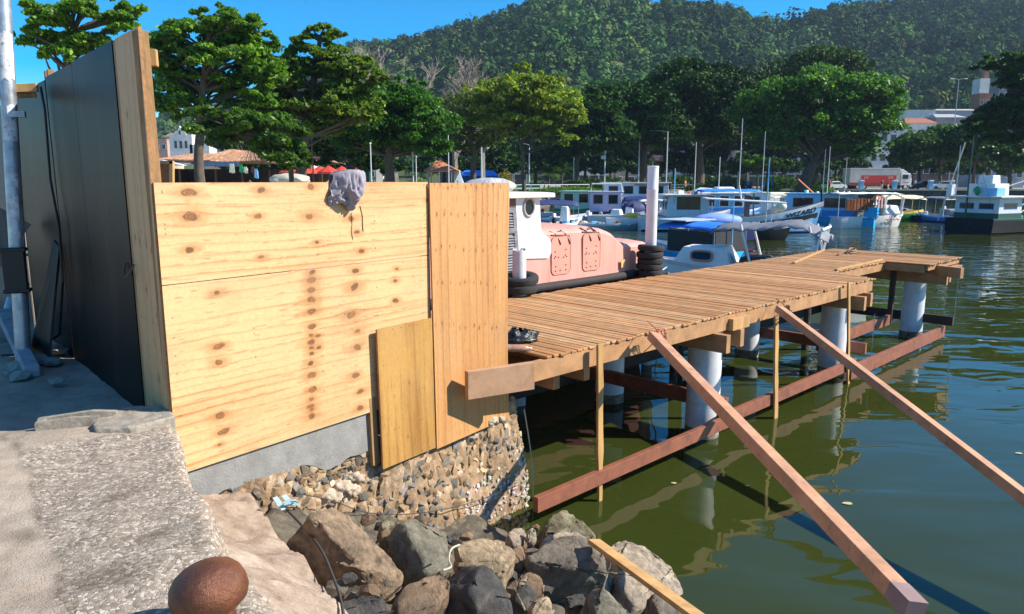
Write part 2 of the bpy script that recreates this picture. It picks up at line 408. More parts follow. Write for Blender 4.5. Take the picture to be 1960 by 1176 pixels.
# ================================================================== HILLS AND FOREST
RIDGE = [(-900, 262), (-300, 250), (120, 238), (300, 214), (420, 196), (520, 160), (600, 128), (690, 88), (740, 82), (800, 76), (880, 54), (960, 34), (1010, 12), (1050, -2), (1100, -6),
         (1170, 2), (1270, 12), (1340, 18), (1390, 28), (1412, 42), (1450, 43), (1500, 41), (1520, 34), (1560, 24), (1640, 15), (1700, 12), (1800, 12), (1860, 4),
         (1900, -8), (2000, -30), (2300, -60), (3000, 60), (4200, 240)]
rx_, ry_ = np.array([p[0] for p in RIDGE], float), np.array([p[1] for p in RIDGE], float)
def ridge_y(px): return np.interp(px, rx_, ry_)
def hill_point(px, t):
    """t = 0 at the hill's foot, 1 at the ridge; px only fixes the bearing"""
    u = (np.asarray(px, float) - 980) / FOC / CP
    D0 = 255 + 55 * (fbm(px / 260.0, px * 0 + 2, 3, 3) - .5)
    fold = (fbm(px / 210.0, t * 1.3, 4, 21) - .5)
    D1 = 640 + 90 * np.sin(px / 240.0)
    Y = D0 + (D1 - D0) * (t + 0.16 * fold * np.sin(np.pi * np.clip(t, 0, 1)))
    top = EYE + D1 * (345 - ridge_y(px)) / FOC * 1.02 - 12.0
    z = 0.5 + (top - 0.5) * (0.30 * t + 0.70 * t ** 1.15) + 26 * fold * np.sin(np.pi * np.clip(t, 0, 1)) ** 1 * np.clip(top / 120, 0, 1)
    return np.stack([u * Y, Y, z], -1)
def hills():
    P = np.linspace(-900, 3000, 220); T = np.concatenate([np.linspace(0, 1, 60), [1.12, 1.3]])
    pg, tg = np.meshgrid(P, T, indexing='ij')
    v = hill_point(pg, np.minimum(tg, 1))
    over = np.clip(tg - 1, 0, 1)
    v[..., 1] += over * 300; v[..., 2] -= over * 220
    n, k = pg.shape; idx = np.arange(n * k).reshape(n, k)
    f = np.stack([idx[:-1, :-1], idx[1:, :-1], idx[1:, 1:], idx[:-1, 1:]], -1).reshape(-1, 4)
    m = mat("hill_ground", (.05, .075, .02), 0.95, .4, .05, c2=(.16, .17, .05), c2amt=.3, c2scale=.012)
    tag(arr_mesh("hills", v.reshape(-1, 3), f, m, smooth=True), kind="structure")
hills()

def quads(c, ax, ay):
    """n quads (rhombs) centred at c with half axes ax, ay"""
    n = len(c); v = np.empty((n, 4, 3)); v[:, 0] = c - ax; v[:, 1] = c - ay; v[:, 2] = c + ax; v[:, 3] = c + ay
    return v.reshape(-1, 3), np.arange(n * 4).reshape(n, 4)
def leaf_axes(rng, n, size, up=0.5, aspect=0.5, var=0.35, nrm=None):
    a = rng.normal(size=(n, 3))
    nn = rng.normal(size=(n, 3)) * (1 - up) + np.array([0, 0, 1.0]) * up
    if nrm is not None: nn = nn + nrm
    nn /= np.linalg.norm(nn, axis=1)[:, None] + 1e-9
    ax = np.cross(nn, a); ax /= np.linalg.norm(ax, axis=1)[:, None] + 1e-9
    ay = np.cross(nn, ax)
    s = size * (1 + rng.uniform(-var, var, n))[:, None]
    return ax * s, ay * s * aspect
M_FOREST = leafmat("forest_leaves", 0.0, 1.0, 0.0)
def forest():
    rng = np.random.default_rng(5)
    n = 10500
    px = rng.uniform(-120, 2080, n); t = rng.uniform(0, 1, n) ** 0.75
    px = np.where(rng.random(n) < 0.86, rng.uniform(560, 2060, n), px)
    # meadow gaps along the ridge
    grass = ((np.abs(px - 1150) < 110) & (t > .93) & (rng.random(n) < .8)) | ((np.abs(px - 1455) < 50) & (t > .955)) | ((np.abs(px - 745) < 25) & (t > .93) & (rng.random(n) < .6))
    px, t = px[~grass], t[~grass]; n = len(px)
    p = hill_point(px, t)
    r = rng.choice([2.2, 3.2, 4.4, 6.0, 7.8], n, p=[.22, .34, .26, .13, .05]) * rng.uniform(.85, 1.2, n) * (0.75 + 0.5 * fbm(p[:, 0] / 60, p[:, 1] / 60, 3, 31)); r = r * np.clip(p[:, 1] / 520, 0.62, 1.05); r = np.where(t > .86, np.minimum(r, 3.4), r)
    tall = rng.uniform(0.65, 1.5, n)
    K = 84
    th = rng.uniform(0, 2 * np.pi, (n, K)); ph = rng.uniform(-0.25, 1, (n, K)); rr = rng.uniform(0.72, 1.08, (n, K))
    cz = np.sqrt(np.clip(1 - ph ** 2, 0, 1))
    dirs = np.stack([np.cos(th) * cz, np.sin(th) * cz, ph * 0.95], -1)
    cc = p[:, None, :] + dirs * (r[:, None] * rr)[..., None] * np.stack([np.ones(n), np.ones(n), tall], -1)[:, None, :] + np.array([0, 0, 1.0]) * (r * tall * 0.75)[:, None, None]
    base = np.array([[.044, .095, .024], [.066, .130, .032], [.030, .068, .026], [.100, .155, .040], [.052, .105, .034], [.14, .16, .06]])
    ci = rng.choice(6, n, p=[.3, .25, .2, .12, .1, .03])
    cb = base[ci] * rng.uniform(.7, 1.35, (n, 1)) * (.3 + 1.4 * fbm(p[:, 0] / 60, p[:, 2] / 26, 3, 77))[:, None]
    colr = (cb[:, None, :] * rng.uniform(.82, 1.18, (n, K, 1)))
    c = cc.reshape(-1, 3); ax, ay = leaf_axes(rng, len(c), 1.0, 0.12, 0.75, 0.4, nrm=dirs.reshape(-1, 3) * 3.2)
    sz = np.repeat(np.minimum(r * 0.235, 1.25), K)[:, None]
    v, f = quads(c, ax * sz, ay * sz)
    tag(arr_mesh("hillside_forest", v, f, M_FOREST, np.repeat(colr.reshape(-1, 3), 4, 0)), kind="stuff")
forest()
# ================================================================== HOARDING AT THE CORNER OF THE QUAY
M_PLYEDGE = mat("plywood_edge", (.36, .17, .06), .8, .3, 12, stretch=(1, 1, 8))
M_PINE = mat("pine_timber", (.50, .29, .11), .75, .3, 10, .15, 60, c2=(.32, .17, .06), c2amt=.3, c2scale=5, stretch=(1, 1, .12))
M_PINE_D = mat("old_pine_timber", (.36, .20, .085), .85, .35, 10, .3, 60, c2=(.20, .11, .05), c2amt=.45, c2scale=6, stretch=(1, 1, .15))
M_DARK = mat("film_faced_plywood", (.0065, .006, .006), .42, .5, 2.2, .08, 20, c2=(.045, .036, .028), c2amt=.5, c2scale=1.6, stretch=(1, 1, .18), spec=.09)
def wmat(name, rough=.62):
    return mat(name, (1, 1, 1), rough, .10, 40, .10, 90, attr="Col")
M_PLY = wmat("plywood_face")

def ply_colors(u, v, knots, lightc, darkc, seed, freq=15, blot=.35):
    """u along the grain, v across it (metres): sapwood, late-wood lines bending round the knots, streaks, blotches"""
    vv = v.copy()
    for ku, kv, r in knots:
        du, dv = u - ku, v - kv
        vv = vv - np.exp(-(du / (r * 5)) ** 2 - (dv / (r * 3.2)) ** 2) * np.tanh(dv / r) * r * 1.1
    g = vv + .055 * (fbm(u * .55, vv * 1.3, 3, seed) - .5) + .010 * (fbm(u * 3, vv * 9, 3, seed + 1) - .5)
    ph = g * freq + 1.6 * fbm(u * .35 + 5, g * 2.5, 3, seed + 2)
    saw = ph - np.floor(ph)
    late = np.clip((saw - .45) / .5, 0, 1) ** 2.2 * (saw < .97)
    amt = np.clip(.15 + 1.3 * (fbm(u * .7, g * 5, 3, seed + 3) - .25), 0, 1.2)
    st = fbm(u * 2.2, g * 150, 3, seed + 4) - .5
    bl = fbm(u * .8, v * 2.6, 4, seed + 5) - .5
    big = np.clip(fbm(u * .45 + 3, g * 7, 3, seed + 6) * 2.4 - .95, 0, 1)
    k = np.clip(late * amt * 1.05 + st * .6 + bl * blot * 3.0 + big * .45 - .02, 0, 1.2)[..., None]
    c = np.array(lightc) * (1 - k) + np.array(darkc) * k
    flk = np.clip((fbm(u * 9, v * 120, 2, seed + 8) - .74) * 9, 0, 1)[..., None] * .5     # little dark flecks
    c = c * (1 - flk) + np.array((.25, .11, .03)) * flk
    for i, (ku, kv, r) in enumerate(knots):
        du, dv = u - ku, v - kv
        wob = 1 + .9 * (fbm(u * 22 + i, v * 22, 2, seed + i) - .5)
        el, tl = 1.15 + .5 * ((i * 37 % 10) / 10), .35 * ((i * 53 % 10) / 10 - .5)
        dd = np.sqrt((du / (el * r) + tl * dv / r) ** 2 + (dv / (.82 * r)) ** 2) * wob
        ds = np.sqrt((du / (3.4 * r)) ** 2 + (dv / (1.5 * r)) ** 2) * (1 + .9 * (fbm(u * 14, v * 40, 3, seed + i + 3) - .5))
        halo = np.clip(1.5 - ds * .85, 0, 1)[..., None] ** 1.2 * .62
        c = c * (1 - halo) + np.array((.40, .165, .042)) * halo
        rings = (.70 + .30 * np.sin(dd * 13))[..., None]
        kn = np.clip((1.0 - dd) * 7, 0, 1)[..., None]
        kc = np.array((.33, .14, .042)) * rings * (.75 + .5 * (i * 29 % 10) / 10)
        c = c * (1 - kn) + kc * kn
        arc = np.exp(-((dd - 1.0) / .22) ** 2) * np.clip(.5 + .8 * np.sin(np.arctan2(dv, du) + i * 1.7), 0, 1)
        rim = arc[..., None] * .8
        c = c * (1 - rim) + np.array((.10, .04, .014)) * rim
    dirt = np.clip(fbm(u * 2.1 + 9, v * 2.6, 5, seed + 21) * 2.6 - 1.45, 0, 1)[..., None] * .30   # smears of dried mud and handling
    c = c * (1 - dirt) + np.array((.30, .20, .11)) * dirt
    rs = np.random.default_rng(seed)
    for q in range(16):                                     # screw heads along the edges and the stud lines
        uu = u.min() + (u.max() - u.min()) * (rs.integers(0, 5) / 4 * .96 + .02); vq = v.min() + (v.max() - v.min()) * rs.uniform(.03, .97)
        sd = np.clip(1.3 - np.hypot(u - uu, v - vq) / .006, 0, 1)[..., None]
        c = c * (1 - sd) + np.array((.06, .05, .045)) * sd
    return c

def sheet(name, label, cat, P, s0, s1, z0, z1, knots=(), lightc=(.71, .425, .20), darkc=(.46, .19, .058), grain='h', seed=1,
          th=.018, step=.0052, freq=15, warp=None, blot=.35, m=None, shear=0.0, group=None):
    """plywood sheet: P(s, off, z) -> point; front face at off 0, its back th behind"""
    S = np.linspace(s0, s1, max(2, int((s1 - s0) / step))); Z = np.linspace(z0, z1, max(2, int((z1 - z0) / step)))
    sg, zg = np.meshgrid(S, Z, indexing='ij')
    off = np.zeros_like(sg) if warp is None else warp(sg, zg)[1]
    sw = sg if warp is None else warp(sg, zg)[0]
    sw = sw + shear * (zg - z0)
    A = np.array(P(0, 0, 0)); ES = np.array(P(1, 0, 0)) - A; EO = np.array(P(0, 1, 0)) - A; EZ = np.array((0, 0, 1.0))
    v = A + sw[..., None] * ES + off[..., None] * EO + zg[..., None] * EZ
    kk = [(k[0], k[1], k[2]) if grain == 'h' else (k[1], k[0], k[2]) for k in knots]
    cl = ply_colors(sg, zg, kk, lightc, darkc, seed, freq, blot) if grain == 'h' else ply_colors(zg, sg, kk, lightc, darkc, seed, freq, blot)
    n, k = sg.shape; idx = np.arange(n * k).reshape(n, k)
    f = np.stack([idx[:-1, :-1], idx[1:, :-1], idx[1:, 1:], idx[:-1, 1:]], -1).reshape(-1, 4)
    ring = np.concatenate([idx[:, 0], idx[-1, 1:], idx[::-1, -1][1:], idx[0, ::-1][1:-1]])
    vf = v.reshape(-1, 3); vb = vf[ring] - EO * th; m0 = len(vf); r = len(ring)
    side = np.stack([ring, m0 + r + np.arange(r) * 0, ring, ring], -1)
    vs2 = vf[ring]                                        # sides get verts of their own (edge colour)
    a0 = m0 + np.arange(r); a1 = m0 + (np.arange(r) + 1) % r; b0 = a0 + r; b1 = a1 + r
    fs = np.stack([a0, b0, b1, a1], -1)
    ec = np.tile(np.array((.36, .17, .06)), (2 * r, 1)) * (.75 + .5 * vn(np.arange(2 * r) * .37, np.zeros(2 * r), 3))[:, None]
    V = np.concatenate([vf, vs2, vb]); Cc = np.concatenate([cl.reshape(-1, 3), ec])
    back = None
    ob = arr_mesh(name, V, np.concatenate([f, fs]), m or M_PLY, Cc, o=tuple(V.mean(0)))
    bmx = bmesh.new(); bmx.from_mesh(ob.data); bmx.verts.ensure_lookup_table()
    lay = bmx.verts.layers.float_color.get("Col")
    corner = [int(idx[0, 0]), int(idx[-1, 0]), int(idx[-1, -1]), int(idx[0, -1])]
    pos = {int(q): i for i, q in enumerate(ring)}
    try: bmx.faces.new([bmx.verts[m0 + r + pos[q]] for q in corner])
    except Exception: pass
    bmx.to_mesh(ob.data); bmx.free()
    return tag(ob, label, cat, group)
PF = lambda s, off, z: C + e_ * s + n_ * off + Vector((0, 0, z))
def knots_px(lst):
    o = []
    for zx, zy, r in lst:
        q = onp(280 + zx / 1.96, 330 + zy / 1.96); o.append(((q - C).dot(e_), q.z, r))
    return o
kn_up = knots_px([(432, 68, .02), (418, 165, .018), (612, 165, .026), (620, 55, .02), (160, 75, .028), (165, 165, .03), (770, 175, .02), (790, 225, .017), (805, 297, .018),
                  (640, 262, .014), (165, 292, .02), (430, 320, .016), (1057, 105, .014)])
kn_lo = knots_px([(620, y, r) for y, r in ((378, .02), (405, .024), (440, .022), (478, .026), (522, .026), (578, .022), (612, .015), (638, .024), (660, .015), (680, .018), (715, .024),
                  (762, .024), (817, .02), (850, .016), (878, .02), (892, .013), (915, .024))] + [(645, 612, .013), (648, 658, .013)] +
                 [(785, 370, .022), (780, 430, .032), (772, 535, .03), (793, 597, .02), (790, 655, .028), (785, 762, .024), (806, 822, .02), (803, 884, .022)] +
                 [(940, 362, .012), (935, 407, .016), (938, 483, .02), (263, 453, .02), (265, 655, .024), (273, 713, .022), (277, 915, .022), (290, 972, .022), (275, 1022, .012)])
sheet("plywood_sheet", "pale knotty plywood strip along the top of the hoarding, the cloth hanging over it", "plywood", PF, 0.012, 2.43, .846, 1.484, kn_up, seed=11)
sheet("plywood_sheet", "largest pale plywood sheet of the hoarding, with a dark column of knots", "plywood", PF, 0.012, 2.43, -.42, .840, kn_lo, seed=23)
rows = []
rng = random.Random(4)
for zy, nn in ((50, 12), (155, 9), (280, 10), (415, 9), (570, 11)):
    for i in range(nn):
        q = onp(280 + (1075 + i * 262 / nn + rng.uniform(-6, 6)) / 1.96, 330 + (zy + rng.uniform(-8, 12)) / 1.96)
        rows.append(((q - C).dot(e_), q.z, rng.uniform(.006, .011)))
def warp_r(s, z):
    t = (z + .95) / 2.42; edge = np.clip((s - 2.5) / 1.06, 0, 1)
    return s - edge * .075 * np.sin(np.pi * np.clip(t * 1.05, 0, 1)) ** 1.0, .006 + .03 * (1 - t) * (1 - edge) + 0.035 * np.sin(np.pi * t) * edge
PR = lambda s, off, z: C + e_ * s + n_ * (off + .022) + Vector((0, 0, z))
sheet("plywood_sheet", "tall orange toned plywood sheet standing upright at the right end of the hoarding", "plywood", PR, 2.425, 3.56, -.955, 1.475, rows,
      (.54, .275, .095), (.35, .14, .038), 'v', 37, freq=11, warp=warp_r, blot=.35)
sheet("plywood_sheet", "small dark yellow plywood offcut leaning against the lower right of the hoarding", "plywood",
      lambda s, off, z: C + e_ * s + n_ * (off + .06) + Vector((0, 0, z)), 1.755, 2.405, -.935, .285, [(2.06, -.73, .012), (2.1, -.25, .012)],
      (.50, .27, .065), (.30, .14, .026), 'v', 51, freq=11, blot=.8, shear=-.016)
tag(MB().beam(PF(1.735, -.02, -.90), PF(1.715, -.02, -.30), .075, .045, up=n_).build("timber_stud", M_PINE_D, o=PF(1.73, 0, -.9), bevel=.003),
    "short timber stud with two bolts between the concrete plinth and the dark offcut", "timber stud")
tag(MB().beam(PF(2.43, -.06, -.40), PF(2.43, -.06, 1.46), .09, .05, up=n_).build("timber_stud", M_PINE_D, o=PF(2.43, -.06, -.4)), "timber stud seen through the joint between pale and orange plywood", "timber stud")
# corner post and wall side
PW = lambda s, off, z: C + w_ * s + wn_ * off + Vector((0, 0, z))
kw = [((.12), .62 + .02, .012), (.3, .78, .014), (.12, 1.06, .014), (.22, 1.09, .012), (.36, 1.10, .012), (.46, 1.12, .011), (.40, 1.92, .012), (.2, .2, .012), (.33, -.02, .012)]
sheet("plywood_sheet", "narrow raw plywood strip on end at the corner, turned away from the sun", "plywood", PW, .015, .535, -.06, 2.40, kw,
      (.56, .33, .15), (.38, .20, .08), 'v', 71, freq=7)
tag(MB().beam(PF(.052, -.055, -.2), PF(.036, -.06, 2.385), .066, .075, up=n_).build("corner_post", mat("stained_post", (.30, .165, .065), .85, .35, 10, .4, 60, c2=(.19, .10, .045), c2amt=.5, c2scale=9, stretch=(1, 1, .25)), o=PF(.07, -.05, -.2), bevel=.004),
    "rough sawn corner post rising above the pale plywood", "post")
tag(MB().beam(PF(.13, -.06, 2.24), PF(.07, -.11, 2.24), .05, .10).build("wood_cleat", M_PINE, o=PF(.15, -.08, 2.2), bevel=.003), "little wooden cleat nailed near the top of the corner post", "cleat")
tag(MB().beam(PW(.575, -.03, -.12), PW(.575, -.03, 2.39), .06, .05, up=wn_).build("timber_stud", M_PINE_D, o=PW(.575, -.03, -.12), bevel=.003),
    "tall thin timber stud in the gap between dark panel and narrow raw plywood strip", "timber stud")
for k, (s0, s1, zt, lab) in enumerate(((.615, 1.795, 2.40, "black film faced plywood panel next to the raw corner strip"),
                                       (1.80, 2.83, 2.39, "middle black film faced plywood panel of the dark hoarding wall"),
                                       (2.87, 4.75, 2.37, "black film faced plywood panel behind the galvanised pole"))):
    tag(MB().prism([PW(s0, 0, -.16), PW(s1, 0, -.16), PW(s1, 0, zt), PW(s0, 0, zt)], -wn_ * .018).build("black_plywood_sheet", M_DARK, o=PW(s0, 0, -.16), bevel=.002), lab, "panel", "black panels of the hoarding")
tag(MB().prism([PW(4.78, .02, -.2), PW(7.2, .1, -.2), PW(7.2, .1, 2.2), PW(4.78, .02, 2.35)], -wn_ * .02).build("black_plywood_sheet", mat("weathered_dark_panel", (.11, .095, .085), .6, .4, 2, stretch=(1, 1, .3)), o=PW(4.0, 0, -.2)),
    "faded brown panel at the far left end of the dark wall", "panel", "black panels of the hoarding")
for s in (2.85, 2.97):
    tag(MB().beam(PW(s, -.05, 1.4), PW(s, -.05, 2.46), .055, .05, up=wn_).build("timber_stud", M_PINE_D, o=PW(s, -.05, 1.4)), "stud end showing above the dark panels, the %s of the pair" % ("nearer" if s < 2.9 else "farther"), "timber stud")
# thin joint strips of pale worn film, wire tie
tag(MB().tube([PW(.72, .01, .93), PW(.70, .03, .86), PW(.60, .05, .84), PW(.50, .045, .88), PW(.47, .02, .94)], .008, 6).build("wire_tie", mat("rusty_wire", (.09, .05, .03), .7), o=PW(.6, .03, .9)),
    "bent rusty wire tying the dark panel to the raw plywood", "wire")
# ---- galvanised pole with stickers and box
M_GALV = mat("galvanised_steel", (.42, .45, .48), .42, .28, 7, .1, 40, metal=.55, c2=(.25, .27, .29), c2amt=.5, c2scale=4)
base = atY(40, 650, 6.35); base.z = -.15; top = atY(9, 60, 6.6); top = base + (top - base) * 1.9
def along(z): t = (z - base.z) / (top.z - base.z); return base.lerp(top, t)
rt = thing("galvanised_pole", "galvanised steel pole covered in torn stickers beside the dark hoarding", "pole", base)
MB().tube([base, top], [.064, .058], 20).build("shaft", M_GALV, rt, base, smooth=True)
M_STK = mat("paper_sticker", (.62, .62, .62), .7, .3, 14, c2=(.10, .10, .12), c2amt=.35, c2scale=24)
rngp = random.Random(9)
for z0, z1, a0, a1 in ((2.35, 2.75, -1.2, .9), (1.84, 2.02, -.9, .8), (1.45, 1.56, -.2, .5), (1.15, 1.36, -.7, .45), (1.0, 1.06, -.3, .4), (2.05, 2.14, -.3, .7)):
    vs_, fs = [], []
    for j in range(9):
        a = a0 + (a1 - a0) * j / 8 - math.pi / 2 + .62
        for z in (z0 + rngp.uniform(-.015, .015), z1 + rngp.uniform(-.02, .02)):
            q = along(z); vs_.append(q + Vector((math.cos(a), math.sin(a), 0)) * .0655)
    fs = [(2 * j, 2 * j + 2, 2 * j + 3, 2 * j + 1) for j in range(8)]
    MB().add(vs_, fs).build("sticker", M_STK, rt, base)
M_BLK = mat("black_plastic", (.012, .012, .013), .5, .2, 20)
q = along(.72)
MB().box(q + Vector((.01, -.065, 0)), (.17, .06, .40), .4).box(q + Vector((.0, -.04, .18)), (.2, .12, .03), .4).box(q + Vector((.0, -.04, -.18)), (.2, .12, .03), .4).build("meter_box", M_BLK, rt, base, bevel=.006)
for dz in (-.13, .13): MB().tube([along(.72 + dz - .012), along(.72 + dz + .012)], .075, 18).build("clamp_band", M_GALV, rt, base)
q = along(2.06)
MB().box(q + Vector((.1, -.03, 0)), (.1, .05, .05), .3).build("bracket", M_GALV, rt, base)
rt = thing("horizontal_timber", "pale timber nailed across from the dark wall to the galvanised pole", "timber", (-4.6, 6.5, 2.2))
MB().beam((-5.35, 6.40, 2.22), PW(2.86, .06, 2.30), .045, .07).build("plank", M_PINE, rt, rt.location, bevel=.003)
MB().beam((-4.6, 6.40, 2.19), PW(2.95, .06, 2.245), .035, .045).build("batten", M_PINE_D, rt, rt.location, bevel=.003)
cpts = [PW(2.78, .05, 2.3), PW(2.76, .04, 2.1), PW(2.78, .05, 1.5), PW(2.62, .05, 1.1), PW(2.66, .06, .6), PW(2.82, .10, .1), PW(3.1, .3, -.10), PW(3.35, .5, -.13)]
tag(MB().tube(cpts, .011, 8).build("power_cable", M_BLK, o=cpts[0], smooth=True), "black power cable hanging down the face of the dark wall", "cable")
# boards and rubble at the foot of the pole
M_GREYW = mat("weathered_board", (.17, .15, .13), .9, .35, 8, .3, 40, stretch=(1, 1, .2))
tag(MB().beam((-5.75, 6.9, -.12), (-5.0, 7.4, 1.15), .32, .03, up=(.5, -.8, .2)).build("leaning_board", M_GREYW, o=(-5.5, 6.9, -.1)), "grey weathered board leaning behind the pole", "board", "boards leaning at the dark wall")
tag(MB().prism([PW(3.0, .02, .95), PW(3.12, .3, -.14), PW(2.7, .22, -.14), PW(2.78, .02, .9)], wn_ * .02).build("leaning_board", M_DARK, o=PW(2.9, .1, 0)), "black board leaning against the dark wall beside the pole", "board", "boards leaning at the dark wall")
tag(MB().beam(atz(62, 712, -.08), atz(8, 640, -.08) + Vector((0, 0.02, .22)), .11, .10).build("square_post", mat("painted_post", (.36, .37, .40), .8, .3, 10, c2=(.2, .18, .16), c2amt=.4, c2scale=8), o=atz(60, 712, 0), bevel=.008),
    "short grey painted post lying tilted at the foot of the pole", "post")
q = atz(15, 610, -.1)
tag(MB().tube([q, q + Vector((.03, .1, .22))], .07, 14).build("pipe_stub", M_GALV, o=q), "stub of grey pipe standing behind the tilted post", "pipe")
mb = MB(); rr = random.Random(3)
for i in range(16):
    q = atz(rr.uniform(15, 150), rr.uniform(655, 735), -.1); mb.ico(q, rr.uniform(.03, .10), 1, .3, (1.2, 1, .55), rr)
tag(mb.build("concrete_rubble", mat("broken_concrete", (.30, .28, .25), .95, .3, 8, .6, 30), o=atz(80, 700, -.1)), "broken concrete lumps round the foot of the galvanised pole", "rubble", kind="stuff")
# hollow block left at the slab's edge
q = atz(135, 812, 0)
blk = thing("hollow_block", "broken hollow concrete block set into the paving near the corner", "concrete block", q)
Mz = Matrix.Rotation(R(17), 4, 'Z')
m_b = mat("block_concrete", (.33, .285, .225), .95, .3, 14, .6, 50, c2=(.22, .18, .135), c2amt=.4, c2scale=9)
mb = MB().prism([Mz @ Vector(p) for p in ((-.24, -.07, -.05), (.20, -.07, -.05), (.24, -.07, .07), (.02, -.07, .08), (-.24, -.07, .055))], Mz @ Vector((0, .035, 0)))
mb.prism([Mz @ Vector(p) for p in ((-.26, .05, -.05), (.34, .05, -.05), (.34, .05, .06), (.15, .05, .085), (-.26, .05, .055))], Mz @ Vector((0, .05, 0)))
blk.scale = (.72, .8, .7)
mb.box(Mz @ Vector((-.22, .0, 0)), (.05, .09, .11), R(17)).build("block_body", m_b, blk)
q = atz(246, 815, -.02); mb = MB()
mb.prism([q + w_ * a + wn_ * c + Vector((0, 0, .035)) for a, c in ((-.10, -.25), (.20, -.27), (.30, -.10), (.26, .14), (-.04, .20), (-.16, .02))], Vector((0, 0, -.24)))
kb = mb.build("kerb_stone", m_b, o=C)
rm = kb.modifiers.new("r", "REMESH"); rm.mode = "VOXEL"; rm.voxel_size = .014; rm.use_smooth_shade = True
for nm_, sc2, st2 in (("kerb_lump", .12, .025), ("kerb_grit", .025, .010)):
    t_ = bpy.data.textures.new(nm_, "CLOUDS"); t_.noise_scale = sc2; dm = kb.modifiers.new(nm_, "DISPLACE"); dm.texture = t_; dm.strength = st2; dm.texture_coords = "GLOBAL"
tag(kb, "pale rounded kerb stone at the corner under the raw plywood strip", "kerb stone")

# ---- cloth over the top edge
def cloth():
    rng = np.random.default_rng(2)
    s0, s1 = 1.34, 1.68
    n, k = 90, 70
    U, Vv = np.meshgrid(np.linspace(0, 1, n), np.linspace(0, 1, k), indexing='ij')
    length = .185 + .03 * np.sin(U * 9 + 1) - .10 * np.clip(U - .62, 0, 1) + .05 * np.exp(-((U - .58) / .2) ** 2) - .16 * np.clip(.22 - U, 0, 1)
    d = Vv * (length + .12) - .12                          # <0 lies behind the edge, >0 hangs in front
    pinch = 1 - .12 * Vv
    s = s0 + (s1 - s0) * (.5 + (U - .5) * pinch) + .03 * np.sin(Vv * 5)
    rg = 1 - np.abs(2 * fbm(U * 4.5 + Vv * 2.5, Vv * 3.2 - U * 1.5, 3, 4) - 1); rg2 = 1 - np.abs(2 * fbm(U * 9 - Vv * 4, Vv * 6, 2, 14) - 1)
    fold = .085 * (rg - .75) + .035 * (rg2 - .75)
    lump = .10 * np.sin(np.pi * U) * np.sin(np.pi * np.clip(Vv * 1.1 - .1, 0, 1)) ** .8
    off = np.where(d > 0, .012 + lump + fold * np.clip(d / .05, 0, 1) + .015, -.02 + d * .1)
    off = np.maximum(off, np.where(d > 0, .008, -.2))
    z = 1.502 - np.clip(d, 0, 1) + np.where(d < 0, d * .9, 0) + .03 * np.exp(-(d / .05) ** 2) + .045 * np.exp(-(d / .07) ** 2) * np.sin(np.pi * U) ** .6
    z = z + .02 * (fbm(U * 6, Vv * 6, 3, 13) - .5)
    v = np.array(C) + s[..., None] * np.array(e_) + off[..., None] * np.array(n_) + z[..., None] * np.array((0, 0, 1.0))
    idx = np.arange(n * k).reshape(n, k)
    f = np.stack([idx[:-1, :-1], idx[1:, :-1], idx[1:, 1:], idx[:-1, 1:]], -1).reshape(-1, 4)
    m = mat("grey_cloth", (.30, .27, .31), .95, .15, 30, .2, 120)
    rt = thing("work_shirt", "crumpled mauve grey cloth hanging over the top edge of the pale plywood", "cloth", PF(1.5, .05, 1.48))
    ob = arr_mesh("fabric", v.reshape(-1, 3), f, m, parent=rt, o=tuple(rt.location), smooth=True)
    sd = ob.modifiers.new("solid", 'SOLIDIFY'); sd.thickness = .004
    pts = [PF(1.60, .06, 1.30), PF(1.612, .07, 1.22), PF(1.606, .075, 1.16), PF(1.614, .07, 1.10)]
    MB().tube(pts, .005, 6).build("drawstring", mat("brown_cord", (.10, .05, .03), .9), rt, rt.location)
cloth()

